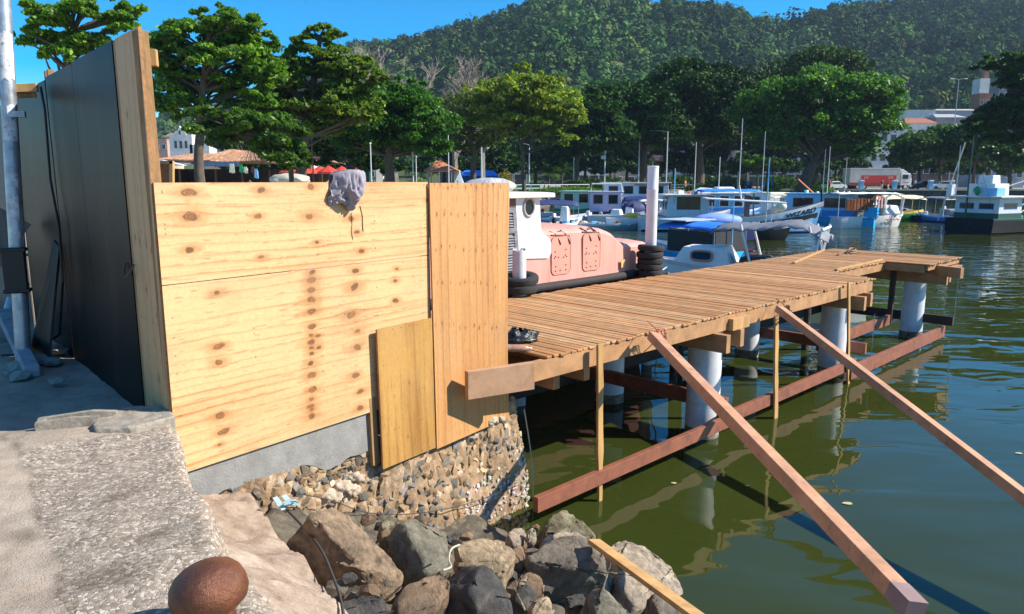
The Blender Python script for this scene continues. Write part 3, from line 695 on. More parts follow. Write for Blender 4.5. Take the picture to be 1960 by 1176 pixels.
# ---- concrete plinth, rubble masonry with barnacles under the hoarding
M_PLINTH = mat("grey_render", (.26, .25, .23), .95, .18, 7, .45, 60, c2=(.19, .175, .15), c2amt=.4, c2scale=3)
mb = MB()
N_ = 34
fr, bk = [], []
for i in range(N_ + 1):
    s = -.02 + 1.76 * i / N_; zb = -.60 - .12 * float(fbm(s * 4, 1, 3, 2)) - .12 * max(0, s / 1.7)
    fr.append((s, zb))
mb.prism([PF(s, -.03, zb) for s, zb in fr] + [PF(1.74, -.03, -.34), PF(-.02, -.03, -.34)], -n_ * .3)
tag(mb.build("concrete_plinth", M_PLINTH, o=PF(0, 0, -.5)), "smooth grey concrete plinth under the pale plywood", "plinth")
def rubble():
    rr = random.Random(12)
    rt = thing("rubble_wall", "old masonry wall of small brown stones crusted with barnacles under the upright sheets", "stone wall", PF(2.6, 0, -1.4))
    def off(s, z): return -.05 + max(0, -z - .85) * .13 + .04 * math.sin(s * 5 + z * 3)
    zt = lambda s: -.60 - .14 * s / 1.7 if s < 1.75 else (-.84 if s < 2.42 else -.86 + .05 * (s - 3))
    S = [-.15 + 3.90 * i / 90 for i in range(91)]; Z = [0, .1, .2, .35, .5, .65, .8, .95, 1.1, 1.3, 1.6]
    vs_ = [PF(s, off(s, zt(s) - dz) + .004 + rr.uniform(-.022, .022), zt(s) - dz) for s in S for dz in Z]
    k = len(Z)
    fs = [(i * k + j, (i + 1) * k + j, (i + 1) * k + j + 1, i * k + j + 1) for i in range(90) for j in range(k - 1)]
    mb = MB().add(vs_, fs)
    m0 = len(mb.v)                                          # the end face going back towards the pier
    ends = [90 * k + j for j in range(k)]
    bk = [Vector(vs_[i]) - n_ * 1.4 + e_ * .1 for i in ends]
    mb.v += [tuple(p) for p in bk]
    for j in range(k - 1): mb.f.append((ends[j], ends[j + 1], m0 + j + 1, m0 + j)); mb.m.append(0)
    mb.add([PF(.45, -.05, -.84), PF(3.75, -.05, -.84), PF(3.85, -1.4, -.8), PF(.45, -1.4, -.8)], [(0, 1, 2, 3)])
    mb.build("mortar", mat("wall_mortar", (.34, .22, .125), .95, .4, 8, .8, 30, c2=(.48, .36, .25), c2amt=.35, c2scale=4), rt, rt.location, smooth=True)
    pal = [(.26, .17, .09), (.19, .15, .10), (.33, .23, .12), (.12, .105, .09), (.26, .19, .12), (.38, .26, .14), (.18, .11, .06), (.17, .155, .14), (.42, .33, .22), (.30, .19, .10)]
    sv, sf, scol = [], [], []
    def stone(s, z, r, c, push=0.0):
        bm = bmesh.new()
        for _ in range(11):
            v = Vector((rr.gauss(0, 1), rr.gauss(0, 1), rr.gauss(0, 1))).normalized()
            bm.verts.new((v.x * r * rr.uniform(.85, 1.45), v.y * r * .52, v.z * r * rr.uniform(.75, 1.15)))
        bmesh.ops.convex_hull(bm, input=bm.verts)
        bm.verts.index_update(); o = len(sv); ang = rr.uniform(0, 6.28)
        for v in bm.verts:
            x, zz = v.co.x * math.cos(ang) - v.co.z * math.sin(ang), v.co.x * math.sin(ang) + v.co.z * math.cos(ang)
            sv.append(PF(s + x, off(s, z) + push + v.co.y, z + zz)); scol.append(c)
        for f in bm.faces: sf.append(tuple(v.index + o for v in f.verts))
        bm.free()
    z_ = -.80
    def barn(s, z): return s > 2.75 and z < -1.30 - .28 * (3.8 - s) + .06 * math.sin(s * 11)
    for rw in range(19):
        z = -.60 - rw * .062
        s = .40 + (rw % 2) * .04
        while s < 3.74:
            r = rr.uniform(.030, .066)
            if z > zt(s) - .02: s += .05; continue
            if not barn(s, z) and rr.random() < .93:
                c = rr.choice(pal); g = rr.uniform(.75, 1.4)
                stone(s, z + rr.uniform(-.02, .02), r, tuple(q * g for q in c), rr.uniform(-.008, .006))
            s += r * 1.75
    for i in range(420):
        s, z = rr.uniform(2.6, 3.78), rr.uniform(-2.1, -1.15)
        if barn(s, z): stone(s, z, rr.uniform(.018, .034), tuple(q * rr.uniform(.85, 1.1) for q in rr.choice([(.50, .46, .40), (.44, .39, .32), (.56, .53, .48), (.30, .24, .18)])), .01)
    for i in range(420):                                    # the wall's right edge stays crusted all the way up
        z = rr.uniform(-2.0, -.86); dpt = rr.uniform(0, .5)
        s = 3.76 + dpt * .07
        stone(s, z, rr.uniform(.02, .05), tuple(q * rr.uniform(.7, 1.2) for q in rr.choice([(.48, .36, .24), (.40, .27, .16), (.55, .48, .38), (.25, .17, .1)])), -dpt)
    for i in range(60):
        stone(rr.uniform(.95, 1.75), -.80 + rr.uniform(-.1, .05), rr.uniform(.02, .045), tuple(q * .8 for q in rr.choice(pal)), .02)
    me = MB(); me.add(sv, sf)
    ob = me.build("stones", mat("wall_stone", (1, 1, 1), .9, .3, 25, .5, 60, attr="Col"), rt, rt.location)
    ca = ob.data.color_attributes.new("Col", 'FLOAT_COLOR', 'POINT')
    ca.data.foreach_set("color", np.concatenate([np.array(scol, np.float32), np.ones((len(scol), 1), np.float32)], 1).ravel())
    # plaster remnants
    mb = MB()
    for s, z, r in ((1.35, -1.0, .10), (1.52, -.97, .08), (1.2, -1.02, .09), (1.45, -1.05, .08), (3.25, -.92, .08), (3.4, -.93, .06), (3.05, -1.02, .05)):
        mb.ico(PF(s, off(s, z) - .02, z), r, 4, .02, (1.5, .9, .75), rr)
    ob = mb.build("plaster_patch", mat("old_plaster", (.46, .37, .27), .95, .35, 9, .8, 30), rt, rt.location, smooth=True)
    ob.modifiers.new("d", 'DISPLACE').texture = bpy.data.textures.new("lump", 'CLOUDS'); ob.modifiers["d"].strength = .10; bpy.data.textures["lump"].noise_scale = .045
rubble()
# ================================================================== ROCKS AT THE WATER'S EDGE
A_, B_, C_ = Vector((-1.63, 4.5, -.62)), Vector((1.53, 5.9, -2.1)), Vector((-.84, 3.26, -.62))
NB = (B_ - A_).cross(C_ - A_).normalized()
if NB.z < 0: NB = -NB
def bed(x, y): return A_.z - (NB.x * (x - A_.x) + NB.y * (y - A_.y)) / NB.z
def onbed(px, py, h=0.0):
    r = ray(px, py); A2 = A_ + Vector((0, 0, h)); k = NB.dot(A2 - Vector((0, 0, EYE))) / NB.dot(r)
    return Vector((r.x * k, r.y * k, EYE + r.z * k))
def rock_mat(name, c, c2, amt=.5):
    return mat(name, c, .92, .6, 12, 1.6, 26, c2=c2, c2amt=amt, c2scale=4)
MR = dict(tan=rock_mat("rock_tan", (.28, .195, .12), (.15, .11, .075)), grey=rock_mat("rock_grey", (.175, .148, .11), (.085, .078, .066)),
          green=rock_mat("rock_grey_green", (.19, .17, .12), (.09, .085, .065), .45), dark=rock_mat("rock_dark", (.065, .06, .054), (.15, .125, .09), .3),
          pale=rock_mat("rock_pale", (.36, .29, .21), (.20, .165, .12), .4), brown=rock_mat("rock_brown", (.22, .145, .085), (.095, .07, .05)),
          moss=rock_mat("rock_crusted", (.15, .13, .075), (.34, .29, .20), .45), yellow=rock_mat("rock_yellow", (.36, .27, .165), (.25, .19, .12), .4))
rtex = []
for nm, scl, typ in (("rock_big", .30, 'CLOUDS'), ("rock_mid", .11, 'CLOUDS'), ("rock_fine", .035, 'CLOUDS')):
    t = bpy.data.textures.new(nm, typ); t.noise_scale = scl; rtex.append(t)
rock_n = [0]
def rock(label, poly, h, nrm, thick, mk, vox=.022, spread=1.12, back=(0, 0), rough=1.0):
    """poly: outline of the lit upper face (photo pixels) laid on a plane tilted by nrm, h above the bed; thick: depth below it"""
    rock_n[0] += 1; rr = random.Random(rock_n[0] * 7)
    cx, cy = sum(p[0] for p in poly) / len(poly), sum(p[1] for p in poly) / len(poly)
    anc = onbed(cx, cy, h); nv = Vector(nrm).normalized()
    top = []
    for x, y in poly:
        r = ray(x, y); k = nv.dot(anc - Vector((0, 0, EYE))) / nv.dot(r)
        k = max(min(k, 1.35 * anc.length / r.length), .7 * anc.length / r.length)
        top.append(Vector((0, 0, EYE)) + r * k)
    c = sum(top, Vector()) / len(top)
    sz = max((p - c).length for p in top)
    pts = []
    for p in top:
        pts.append(p - nv * rr.uniform(0, .03))
        pts.append(c + (p - c) * spread * rr.uniform(.9, 1.1) - nv * thick * rr.uniform(.45, .65) + Vector((back[0], back[1], 0)) * .5)
        pts.append(c + (p - c) * .8 * rr.uniform(.8, 1.1) - nv * thick + Vector((back[0], back[1], -.05)))
    bm = bmesh.new()
    for p in pts: bm.verts.new(p - c)
    bmesh.ops.convex_hull(bm, input=bm.verts)
    loose = [v for v in bm.verts if not v.link_faces]; bmesh.ops.delete(bm, geom=loose, context='VERTS')
    for q in range(15):                                     # knock off corners: flat broken faces
        dr = Vector((rr.gauss(0, 1), rr.gauss(0, 1), rr.gauss(.15, .8))).normalized()
        sup = max(v.co.dot(dr) for v in bm.verts)
        res = bmesh.ops.bisect_plane(bm, geom=bm.verts[:] + bm.edges[:] + bm.faces[:], plane_co=dr * sup * rr.uniform(.76, .93), plane_no=dr, clear_outer=True)
        bmesh.ops.holes_fill(bm, edges=[e for e in bm.edges if e.is_boundary])
    bmesh.ops.remove_doubles(bm, verts=bm.verts, dist=.012)
    bmesh.ops.bevel(bm, geom=bm.edges[:], offset=.012, segments=1, affect='EDGES', profile=.5)
    for q in range(7):
        bmesh.ops.triangulate(bm, faces=bm.faces)
        ee = [e for e in bm.edges if e.calc_length() > vox * 1.5]
        if not ee or len(bm.verts) > 30000: break
        bmesh.ops.subdivide_edges(bm, edges=ee, cuts=1)
    bmesh.ops.triangulate(bm, faces=bm.faces); bmesh.ops.recalc_face_normals(bm, faces=bm.faces)
    for f in bm.faces: f.smooth = True
    me = bpy.data.meshes.new("boulder"); bm.to_mesh(me); bm.free(); me.materials.append(MR[mk])
    ob = bpy.data.objects.new("boulder", me); col.objects.link(ob); ob.location = c
    for t, s_ in zip(rtex, (.05, .045, .020)):
        dm = ob.modifiers.new("d", 'DISPLACE'); dm.texture = t; dm.strength = s_ * rough * min(1.0, sz * 3); dm.texture_coords = 'GLOBAL'; dm.mid_level = .5
    return tag(ob, label, "boulder", "rocks at the water's edge")
UP = (.3, -.1, 1)
rock("long slab of tan rock sloping down from the hole beside the quay apron", [(580, 945), (640, 955), (700, 1010), (755, 1070), (792, 1110), (745, 1120), (690, 1085), (630, 1020), (585, 975)], .14, (.5, -.25, .85), .40, "tan", back=(-.08, -.02), spread=1.0)
rock("grey green rock slab leaning left of the middle of the rock heap", [(768, 985), (810, 990), (850, 1010), (870, 1042), (855, 1088), (825, 1092), (790, 1030)], .20, (.75, -.15, .8), .30, "green", spread=1.0)
rock("rounded tan rock with a loose white string, below the barnacles", [(870, 1045), (905, 1030), (960, 1028), (988, 1050), (985, 1080), (945, 1100), (880, 1075)], .14, (.1, -.4, 1), .28, "yellow")
rock("brown rock in front of the long slab, close to the lower edge", [(760, 1140), (790, 1112), (840, 1092), (878, 1100), (868, 1130), (825, 1165), (790, 1176), (765, 1172)], .22, (.35, -.4, 1), .30, "brown")
rock("tall pointed dark grey rock at the lower middle", [(925, 1062), (950, 1085), (975, 1130), (992, 1185), (930, 1190), (900, 1120)], .30, (.85, -.5, .6), .34, "dark", spread=.95, back=(-.05, 0))
rock("big boulder with pale top and dark hollow front", [(1008, 1050), (1035, 1030), (1085, 1016), (1125, 1028), (1165, 1062), (1172, 1090), (1120, 1085), (1050, 1075), (1015, 1066)], .26, (.12, -.12, 1), .42, "grey", vox=.026)
rock("barnacle crusted rock at the waterline next to the red stringer", [(1030, 1015), (1050, 985), (1085, 974), (1118, 995), (1150, 1030), (1110, 1040), (1050, 1035)], .12, (.2, -.5, .9), .40, "moss", rough=1.4)
rock("broad pale rock sloping into the green water", [(1165, 1040), (1200, 1030), (1255, 1045), (1292, 1085), (1322, 1130), (1335, 1185), (1260, 1190), (1215, 1120), (1180, 1075)], .10, (.35, -.25, 1), .40, "pale", vox=.026)
rock("pale flat rock edge behind the big boulder", [(1040, 1030), (1070, 1016), (1105, 1012), (1128, 1030), (1100, 1042), (1060, 1040)], .12, UP, .22, "pale")
rock("low dark rock at the lower edge beside the quay apron", [(625, 1160), (660, 1135), (715, 1132), (742, 1138), (730, 1176), (640, 1200)], .12, (.1, -.2, 1), .25, "dark")
rock("small dark wedge rock below the big boulder", [(985, 1145), (1000, 1118), (1020, 1115), (1032, 1135), (1025, 1165), (1000, 1172)], .18, (.4, -.5, .8), .20, "dark", vox=.014)
rock("yellowish block of rock at the bottom edge", [(1015, 1165), (1030, 1142), (1052, 1140), (1064, 1170), (1055, 1195), (1018, 1195)], .22, (.1, -.8, .7), .22, "yellow", vox=.014)
rock("round dark stone in the gap under the big boulder", [(1082, 1145), (1100, 1130), (1120, 1135), (1130, 1152), (1112, 1162), (1090, 1160)], .16, (.1, -.5, .9), .18, "dark", vox=.014)
rock("grey sharp edged rock standing under the loose plank", [(1140, 1180), (1150, 1140), (1160, 1122), (1185, 1145), (1215, 1190), (1170, 1195)], .26, (.5, -.7, .6), .24, "green", vox=.016)
rock("pale smooth rock lying directly under the loose plank", [(1180, 1085), (1210, 1090), (1235, 1120), (1245, 1150), (1215, 1155), (1190, 1120)], .20, (.4, -.3, .9), .26, "pale", vox=.016)
rock("whitish lump of rock at the foot of the barnacled wall", [(972, 1020), (985, 1005), (1003, 1006), (1010, 1022), (998, 1040), (978, 1038)], .14, UP, .16, "pale", vox=.013)
rock("small upright white stone left of the crusted rock", [(1013, 1030), (1015, 1012), (1026, 1010), (1031, 1030), (1026, 1042), (1016, 1042)], .18, (.3, -.7, .6), .12, "pale", vox=.012)
rock("purple brown stone beside the tan rounded rock", [(985, 1045), (1000, 1040), (1010, 1060), (1008, 1085), (990, 1090), (984, 1065)], .10, (.4, -.4, .8), .2, "brown", vox=.014)
rock("pale chip of rock wedged in the dark gap", [(990, 1116), (1000, 1104), (1010, 1098), (1010, 1112), (996, 1120)], .16, (.2, -.5, .9), .10, "pale", vox=.010)
rock("brown broken stone between the two slabs", [(722, 1018), (740, 1008), (758, 1015), (762, 1036), (745, 1046), (726, 1036)], .10, (.1, -.5, .9), .16, "brown", vox=.013)
rock("olive stone above the grey green slab", [(720, 1003), (745, 985), (763, 982), (760, 1000), (738, 1012)], .10, (.3, -.4, .9), .14, "moss", vox=.013)
rock("dark stone tip breaking the water by the lower edge", [(1412, 1176), (1425, 1162), (1450, 1160), (1478, 1168), (1476, 1185), (1420, 1190)], .05, UP, .3, "dark", vox=.014)
rock("mid grey rock on the bottom edge under the pointed rock", [(850, 1185), (870, 1150), (895, 1140), (915, 1165), (905, 1195)], .12, (.3, -.4, .9), .25, "grey", vox=.016)
rock("brownish rock showing between big boulder and pointed rock", [(995, 1100), (1015, 1090), (1040, 1105), (1045, 1135), (1018, 1140)], .02, (.2, -.4, .9), .25, "brown", vox=.016)
rock("dark rock low in the gap beside the long slab", [(640, 1110), (690, 1110), (735, 1135), (700, 1150), (645, 1140)], -.12, (.2, -.3, .9), .3, "dark", vox=.02)
rock("grey rock behind the loose plank's lower end", [(1245, 1130), (1285, 1125), (1320, 1160), (1330, 1195), (1270, 1190)], .02, (.3, -.3, .9), .3, "grey", vox=.02)
# the bed under the rocks
xs = np.arange(-2.4, 3.4, .05); ys = np.arange(1.5, 8.2, .05); xg, yg = np.meshgrid(xs, ys, indexing='ij')
zg = A_.z - (NB.x * (xg - A_.x) + NB.y * (yg - A_.y)) / NB.z - .24 + .34 * (fbm(xg * 3, yg * 3, 4, 2) - .5)
inl = (xg - C.x) * n_.x + (yg - C.y) * n_.y                 # keep it in front of the hoarding and outside the slab
ii = (xg - C.x) * wn_.x + (yg - C.y) * wn_.y
zg = np.where(inl < .0, np.minimum(zg, -1.6), zg); zg = np.where(ii > -.35, np.minimum(zg, -.9), zg)
n, k = xg.shape; idx = np.arange(n * k).reshape(n, k)
f = np.stack([idx[:-1, :-1], idx[1:, :-1], idx[1:, 1:], idx[:-1, 1:]], -1).reshape(-1, 4)
tag(arr_mesh("rocky_shore", np.stack([xg, yg, zg], -1).reshape(-1, 3), f, mat("shore_rubble", (.10, .085, .06), .95, .5, 9, 1.0, 20, c2=(.22, .17, .11), c2amt=.4, c2scale=8), smooth=True), kind="structure")
mb = MB(); rr = random.Random(41)
for i in range(120):
    px, py = rr.uniform(640, 1250), rr.uniform(990, 1176)
    if px > 1150 and py < 1090: continue
    q = onbed(px, py, rr.uniform(-.2, .02))
    if (q - C).dot(n_) < .12: continue
    mb.ico(q, rr.uniform(.025, .075), 1, .28, (1.2, 1, .8), rr, rr.randrange(3))
tag(mb.build("loose_stones", [MR["brown"], MR["grey"], MR["dark"]], o=onbed(900, 1080)), "loose small stones in the gaps of the rock heap", "stones", kind="stuff")
# loose plank on the rocks
a, b2 = onbed(1136, 1036, .40), onbed(1340, 1185, .40)
tag(MB().beam(a, b2 + (b2 - a) * .12, .105, .035, up=(.25, -.1, 1)).build("loose_plank", M_PINE, o=a, bevel=.004), "orange brown plank lying across the rocks at the bottom", "plank")
# old ropes and wires
M_ROPE = mat("dark_rope", (.05, .045, .04), .9); M_STRING = mat("pale_string", (.45, .42, .34), .9)
def line(name, label, cat, pts, r, m, n=6):
    # smooth the polyline a little
    P = [Vector(p) for p in pts]
    for _ in range(2):
        Q = [P[0]]
        for i in range(len(P) - 1): Q += [P[i].lerp(P[i + 1], .25), P[i].lerp(P[i + 1], .75)]
        P = Q + [P[-1]]
    return tag(MB().tube(P, r, n).build(name, m, o=P[0], smooth=True), label, cat)
line("old_cable", "dark cable trailing from the hole down over the rocks to the lower edge", "cable", [onbed(548, 975, .04), onbed(584, 1012, .05), onbed(618, 1055, .08), onbed(640, 1110, .14), onbed(654, 1150, .20), onbed(660, 1200, .22)], .008, M_ROPE)
line("thin_wire", "thin dark wire lying across the stones of the rubble wall", "wire", [onp(570, 945, .12), onp(640, 958, .13), onp(700, 985, .15), onp(800, 985, .16), onp(900, 965, .16), onp(990, 930, .17)], .004, M_ROPE)
line("white_string", "short white string looped over the tan rounded rock", "string", [onbed(880, 1043, .3), onbed(862, 1050, .28), onbed(858, 1075, .28), onbed(866, 1086, .3), onbed(848, 1092, .28)], .006, M_STRING)
line("hanging_rope", "thin rope hanging in the water beside the wall's right end", "rope", [PF(3.86, .0, -.95), PF(3.9, .02, -1.2), PF(3.93, .05, -1.5), PF(3.92, .08, -1.8), PF(3.9, .1, -2.1)], .007, M_STRING)
q = onbed(548, 966, .1)
mb = MB(); rr = random.Random(6)
for i in range(9): mb.beam(q + Vector((rr.uniform(-.1, .1), rr.uniform(-.05, .05), rr.uniform(-.02, .05))), q + Vector((rr.uniform(-.1, .12), rr.uniform(-.05, .05), rr.uniform(-.03, .04))), .035, .003)
tag(mb.build("plastic_scrap", mat("pale_blue_plastic", (.35, .55, .60), .5), o=q), "torn pale blue plastic scrap in the hole of the apron", "plastic scrap")

# ================================================================== BOLLARD
q = atz(430, 1204, 0.0)
q = Vector((q.x, q.y, -.055))
M_RUST = mat("rusty_iron", (.16, .052, .02), .45, .5, 14, .5, 45, metal=.3, c2=(.045, .02, .016), c2amt=.5, c2scale=7, spec=.6)
bl = thing("mooring_bollard", "rusty mushroom headed mooring bollard leaning on the quay at the bottom", "bollard", q)
Mt = Matrix.Rotation(R(-15), 3, 'Y') @ Matrix.Rotation(R(-4), 3, 'X')
MB().lathe((0, 0, 0), [(.085, -.04), (.075, .02), (.062, .08), (.060, .13), (.075, .16)], 28, M=Mt).build("stem", M_RUST, bl, smooth=True)
prof = [(.055, .128), (.088, .124), (.114, .142), (.127, .172), (.127, .206), (.117, .240), (.095, .268), (.064, .285), (.032, .293), (.004, .295)]
MB().lathe((0, 0, 0), prof, 40, M=Mt).build("mushroom_head", M_RUST, bl, smooth=True)
# ================================================================== PIER
ZD = -.25
M_DECK = mat("deck_plank", (1, 1, 1), .7, .22, 5, .12, 50, attr="Col", stretch=(1, 1, 1))
M_HARD = mat("hardwood_beam", (.42, .22, .095), .65, .25, 5, .12, 40, c2=(.30, .15, .07), c2amt=.35, c2scale=3)
M_REDW = mat("red_hardwood", (.25, .085, .045), .6, .25, 6, .12, 40, c2=(.16, .06, .035), c2amt=.4, c2scale=4)
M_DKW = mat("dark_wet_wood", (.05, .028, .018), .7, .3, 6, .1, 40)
M_PILE = mat("white_pile_paint", (.60, .60, .61), .6, .12, 5, .08, 20, c2=(.42, .42, .40), c2amt=.25, c2scale=3)
M_BATT = mat("batten_wood", (.50, .29, .10), .7, .3, 9, .15, 60, c2=(.34, .18, .06), c2amt=.3, c2scale=5, stretch=(1, 1, .15))
pier = thing("pier", "new wooden pier on white piles with slatted deck over green water", "pier", pp(7, 1.5, ZD))
PO = pier.location.copy()
def deck_planks():
    rr = random.Random(17); V, F, Cc = [], [], []
    a = -1.6; w = .093
    while a < 14.28:
        b0, b1 = rr.uniform(-.012, .014), 2.95 + rr.uniform(-.03, .03)
        if 9.35 < a < 12.05: b0 = .90 + rr.uniform(-.01, .01)
        elif 8.92 < a <= 9.35: b0 = rr.uniform(-.02, .02) + (a - 8.92) * 2.05
        # planks stop behind the tall sheet
        for k in range(60):
            q = pp(a, b0, 0) - C
            if q.dot(n_) > -.08 and q.dot(e_) < 3.62 and a < .35: b0 += .06
            else: break
        if 7.4 < a < 12: pass
        w2 = w - rr.uniform(.009, .012); z = ZD + rr.uniform(-.004, .004)
        pts = [pp(a, b0, z), pp(a + w2, b0 + rr.uniform(-.012, .012), z), pp(a + w2, b1, z), pp(a, b1, z)]
        o = len(V); V += [tuple(p) for p in pts] + [tuple(p - Vector((0, 0, .026))) for p in pts]
        F += [(o, o + 1, o + 2, o + 3), (o + 7, o + 6, o + 5, o + 4), (o, o + 4, o + 5, o + 1), (o + 1, o + 5, o + 6, o + 2), (o + 2, o + 6, o + 7, o + 3), (o + 3, o + 7, o + 4, o)]
        g = rr.uniform(.85, 1.18); h = rr.choice([(.46, .225, .080), (.49, .25, .098), (.42, .20, .068), (.47, .265, .115), (.395, .185, .062)])
        Cc += [tuple(x * g for x in h)] * 8
        a += w
    m = MB(); m.v, m.f, m.m = V, F, [0] * len(F)
    ob = m.build("deck", M_DECK, pier, PO)
    ca = ob.data.color_attributes.new("Col", 'FLOAT_COLOR', 'POINT')
    ca.data.foreach_set("color", np.concatenate([np.array(Cc, np.float32), np.ones((len(Cc), 1), np.float32)], 1).ravel())
    bv = ob.modifiers.new("bevel", 'BEVEL'); bv.width = .004; bv.segments = 1
M_DECK.node_tree.nodes["Noise Texture"].inputs["Scale"].default_value = 5
deck_planks()
zb = ZD - .031
def pbeam(name, a0, b0, a1, b1, ztop, w, h, m, bev=.004):
    return MB().beam(pp(a0, b0, ztop - h / 2), pp(a1, b1, ztop - h / 2), w, h).build(name, m, pier, PO, bevel=bev)
pbeam("front_beam", .02, .05, 8.95, .05, zb, .07, .20, M_HARD)
pbeam("end_block", -.60, .145, .10, -.035, ZD - .0, .07, .27, mat("pink_hardwood", (.44, .25, .14), .65, .2, 5, .12, 40, c2=(.33, .17, .09), c2amt=.4, c2scale=3))
pbeam("back_beam", -.2, 2.85, 14.2, 2.85, zb, .07, .20, M_HARD)
pbeam("middle_beam", .0, 1.45, 14.2, 1.45, zb, .07, .20, M_HARD)
pbeam("notch_beam", 9.42, .95, 12.1, .95, zb + .026, .05, .20, M_HARD)
pbeam("head_beam", 12.1, .07, 14.26, .07, zb, .05, .11, M_HARD)
pbeam("notch_beam", 12.13, .12, 12.13, .92, zb, .05, .16, M_HARD)
pbeam("end_beam", 14.24, .1, 14.24, 2.9, zb, .05, .18, M_HARD)
PILES = [(3.82, .30), (8.38, .42), (12.92, .52), (4.15, 2.2), (8.58, 2.2), (12.95, 2.3), (.75, 1.9)]
for i, (a, b) in enumerate(PILES):
    p = pp(a, b, 0)
    pl = MB().lathe((p.x, p.y, 0), [(.23, -4.2), (.23, -2.3), (.232, -1.72), (.228, -1.70), (.228, zb - .2)], 28).build("pile", M_PILE, pier, PO, smooth=True)
    MB().lathe((p.x, p.y, 0), [(.2315, -2.4), (.2335, -2.1), (.2335, -1.93 + .02 * (i % 3)), (.2315, -1.85)], 28).build("waterline_growth", mat("pile_growth", (.16, .15, .11), .95, .5, 9, .4, 30, c2=(.30, .29, .25), c2amt=.4, c2scale=9), pl, smooth=True).location = (0, 0, 0) if False else -PO * 0
for o in kids(pier):
    for c in kids(o):
        c.location = -PO if c.location.length < .001 else c.location
for a in (1.0, 3.82, 8.38, 12.92):                           # cross heads over the piles, ends poking out past the front beam
    far = 2.9
    pbeam("cross_beam", a - .24, -.18 if a > 1 else .25, a - .24, far, zb - .2, .10, .24, M_HARD)
    pbeam("cross_beam", a + .26, -.10 if a > 1 else .25, a + .26, far, zb - .2, .10, .24, M_HARD)
pbeam("cross_beam", 12.45, -.5, 12.75, .3, zb - .03, .1, .22, M_HARD)
MB().beam(pp(12.55, .35, zb - .27), pp(14.1, -.02, zb - .24), .12, .22).build("head_timber", M_HARD, pier, PO, bevel=.004)
MB().beam(pp(12.35, .80, zb - .02), pp(12.35, .80, -1.65), .10, .10, up=d_).build("dark_strut", M_DKW, pier, PO)
pbeam("wood_block", 3.9, -.02, 4.35, -.02, -.33, .07, .16, M_PINE)
# lower frame just above the water
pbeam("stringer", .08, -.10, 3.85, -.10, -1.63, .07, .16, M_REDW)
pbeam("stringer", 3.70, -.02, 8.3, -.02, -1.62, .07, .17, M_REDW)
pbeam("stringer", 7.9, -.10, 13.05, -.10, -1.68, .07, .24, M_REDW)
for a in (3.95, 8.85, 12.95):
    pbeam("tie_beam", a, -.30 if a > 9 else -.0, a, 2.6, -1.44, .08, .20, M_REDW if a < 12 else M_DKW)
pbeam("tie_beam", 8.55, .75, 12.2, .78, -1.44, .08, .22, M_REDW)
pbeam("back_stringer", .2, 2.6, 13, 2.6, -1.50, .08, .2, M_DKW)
for a, b, z0 in ((5.5, 1.9, -3), (6.6, 2.5, -3), (9.9, 1.6, -3)):
    MB().tube([pp(a, b, z0), pp(a + .03, b, zb - .1)], .07, 10).build("old_post", mat("rotten_post", (.045, .04, .035), .95, .4, 12, .8, 30, c2=(.3, .28, .25), c2amt=.2, c2scale=14), pier, PO)
# hanging battens nailed to the front beam
for a0, a1, z0, z1, w in ((1.06, 1.12, -.215, -2.14, .085), (5.05, 5.23, -.42, -2.03, .10), (7.58, 7.92, -.18, -2.1, .07)):
    rr = random.Random(int(a0 * 10)); P, k = [], 9
    Lf, Rt = [], []
    for i in range(k):
        t = i / (k - 1); a = a0 + (a1 - a0) * t; z = z0 + (z1 - z0) * t; ww = w * (1 - .45 * max(0, t - .6) / .4) if a0 < 2 else w
        Lf.append(pp(a - ww / 2 + rr.uniform(-.006, .006), -.105, z)); Rt.append(pp(a + ww / 2 + rr.uniform(-.010, .010), -.105, z))
    MB().prism(Lf + Rt[::-1], b_ * .03).build("hanging_batten", M_BATT, pier, PO)
for a, z0, z1, b in ((13.0, -.55, -1.6, -.3), (9.0, -.9, -1.6, -.05)):
    MB().tube([pp(a, b, z0), pp(a, b, z1)], .006, 5).build("steel_rod", M_GALV, pier, PO)
# laid timbers and rope ends on the deck
def ondeck(x, y): return atz(x, y, ZD)
def top_timber(label, p0, p1, w, h, m):
    a, b = ondeck(*p0), ondeck(*p1); a.z = b.z = ZD + h / 2 + .006
    return tag(MB().beam(a, b, w, h).build("deck_batten", m, o=a, bevel=.003), label, "batten")
top_timber("pale thin batten lying across the deck toward the pier's head", (1519, 505), (1577, 480), .06, .03, M_PINE)
top_timber("flat batten lying along the edge of the notch in the deck", (1600, 519), (1688, 499), .06, .035, M_PINE)
line("deck_rope", "coil of brown rope lying at the far end of the deck", "rope", [ondeck(1604, 490) + Vector((0, 0, .03)), ondeck(1618, 484) + Vector((0, 0, .05)), ondeck(1632, 486) + Vector((0, 0, .06)), ondeck(1640, 480) + Vector((0, 0, .03)), ondeck(1626, 480) + Vector((0, 0, .08)), ondeck(1622, 489) + Vector((0, 0, .03)), ondeck(1646, 484) + Vector((0, 0, .03))], .022, mat("brown_rope", (.22, .14, .08), .9))

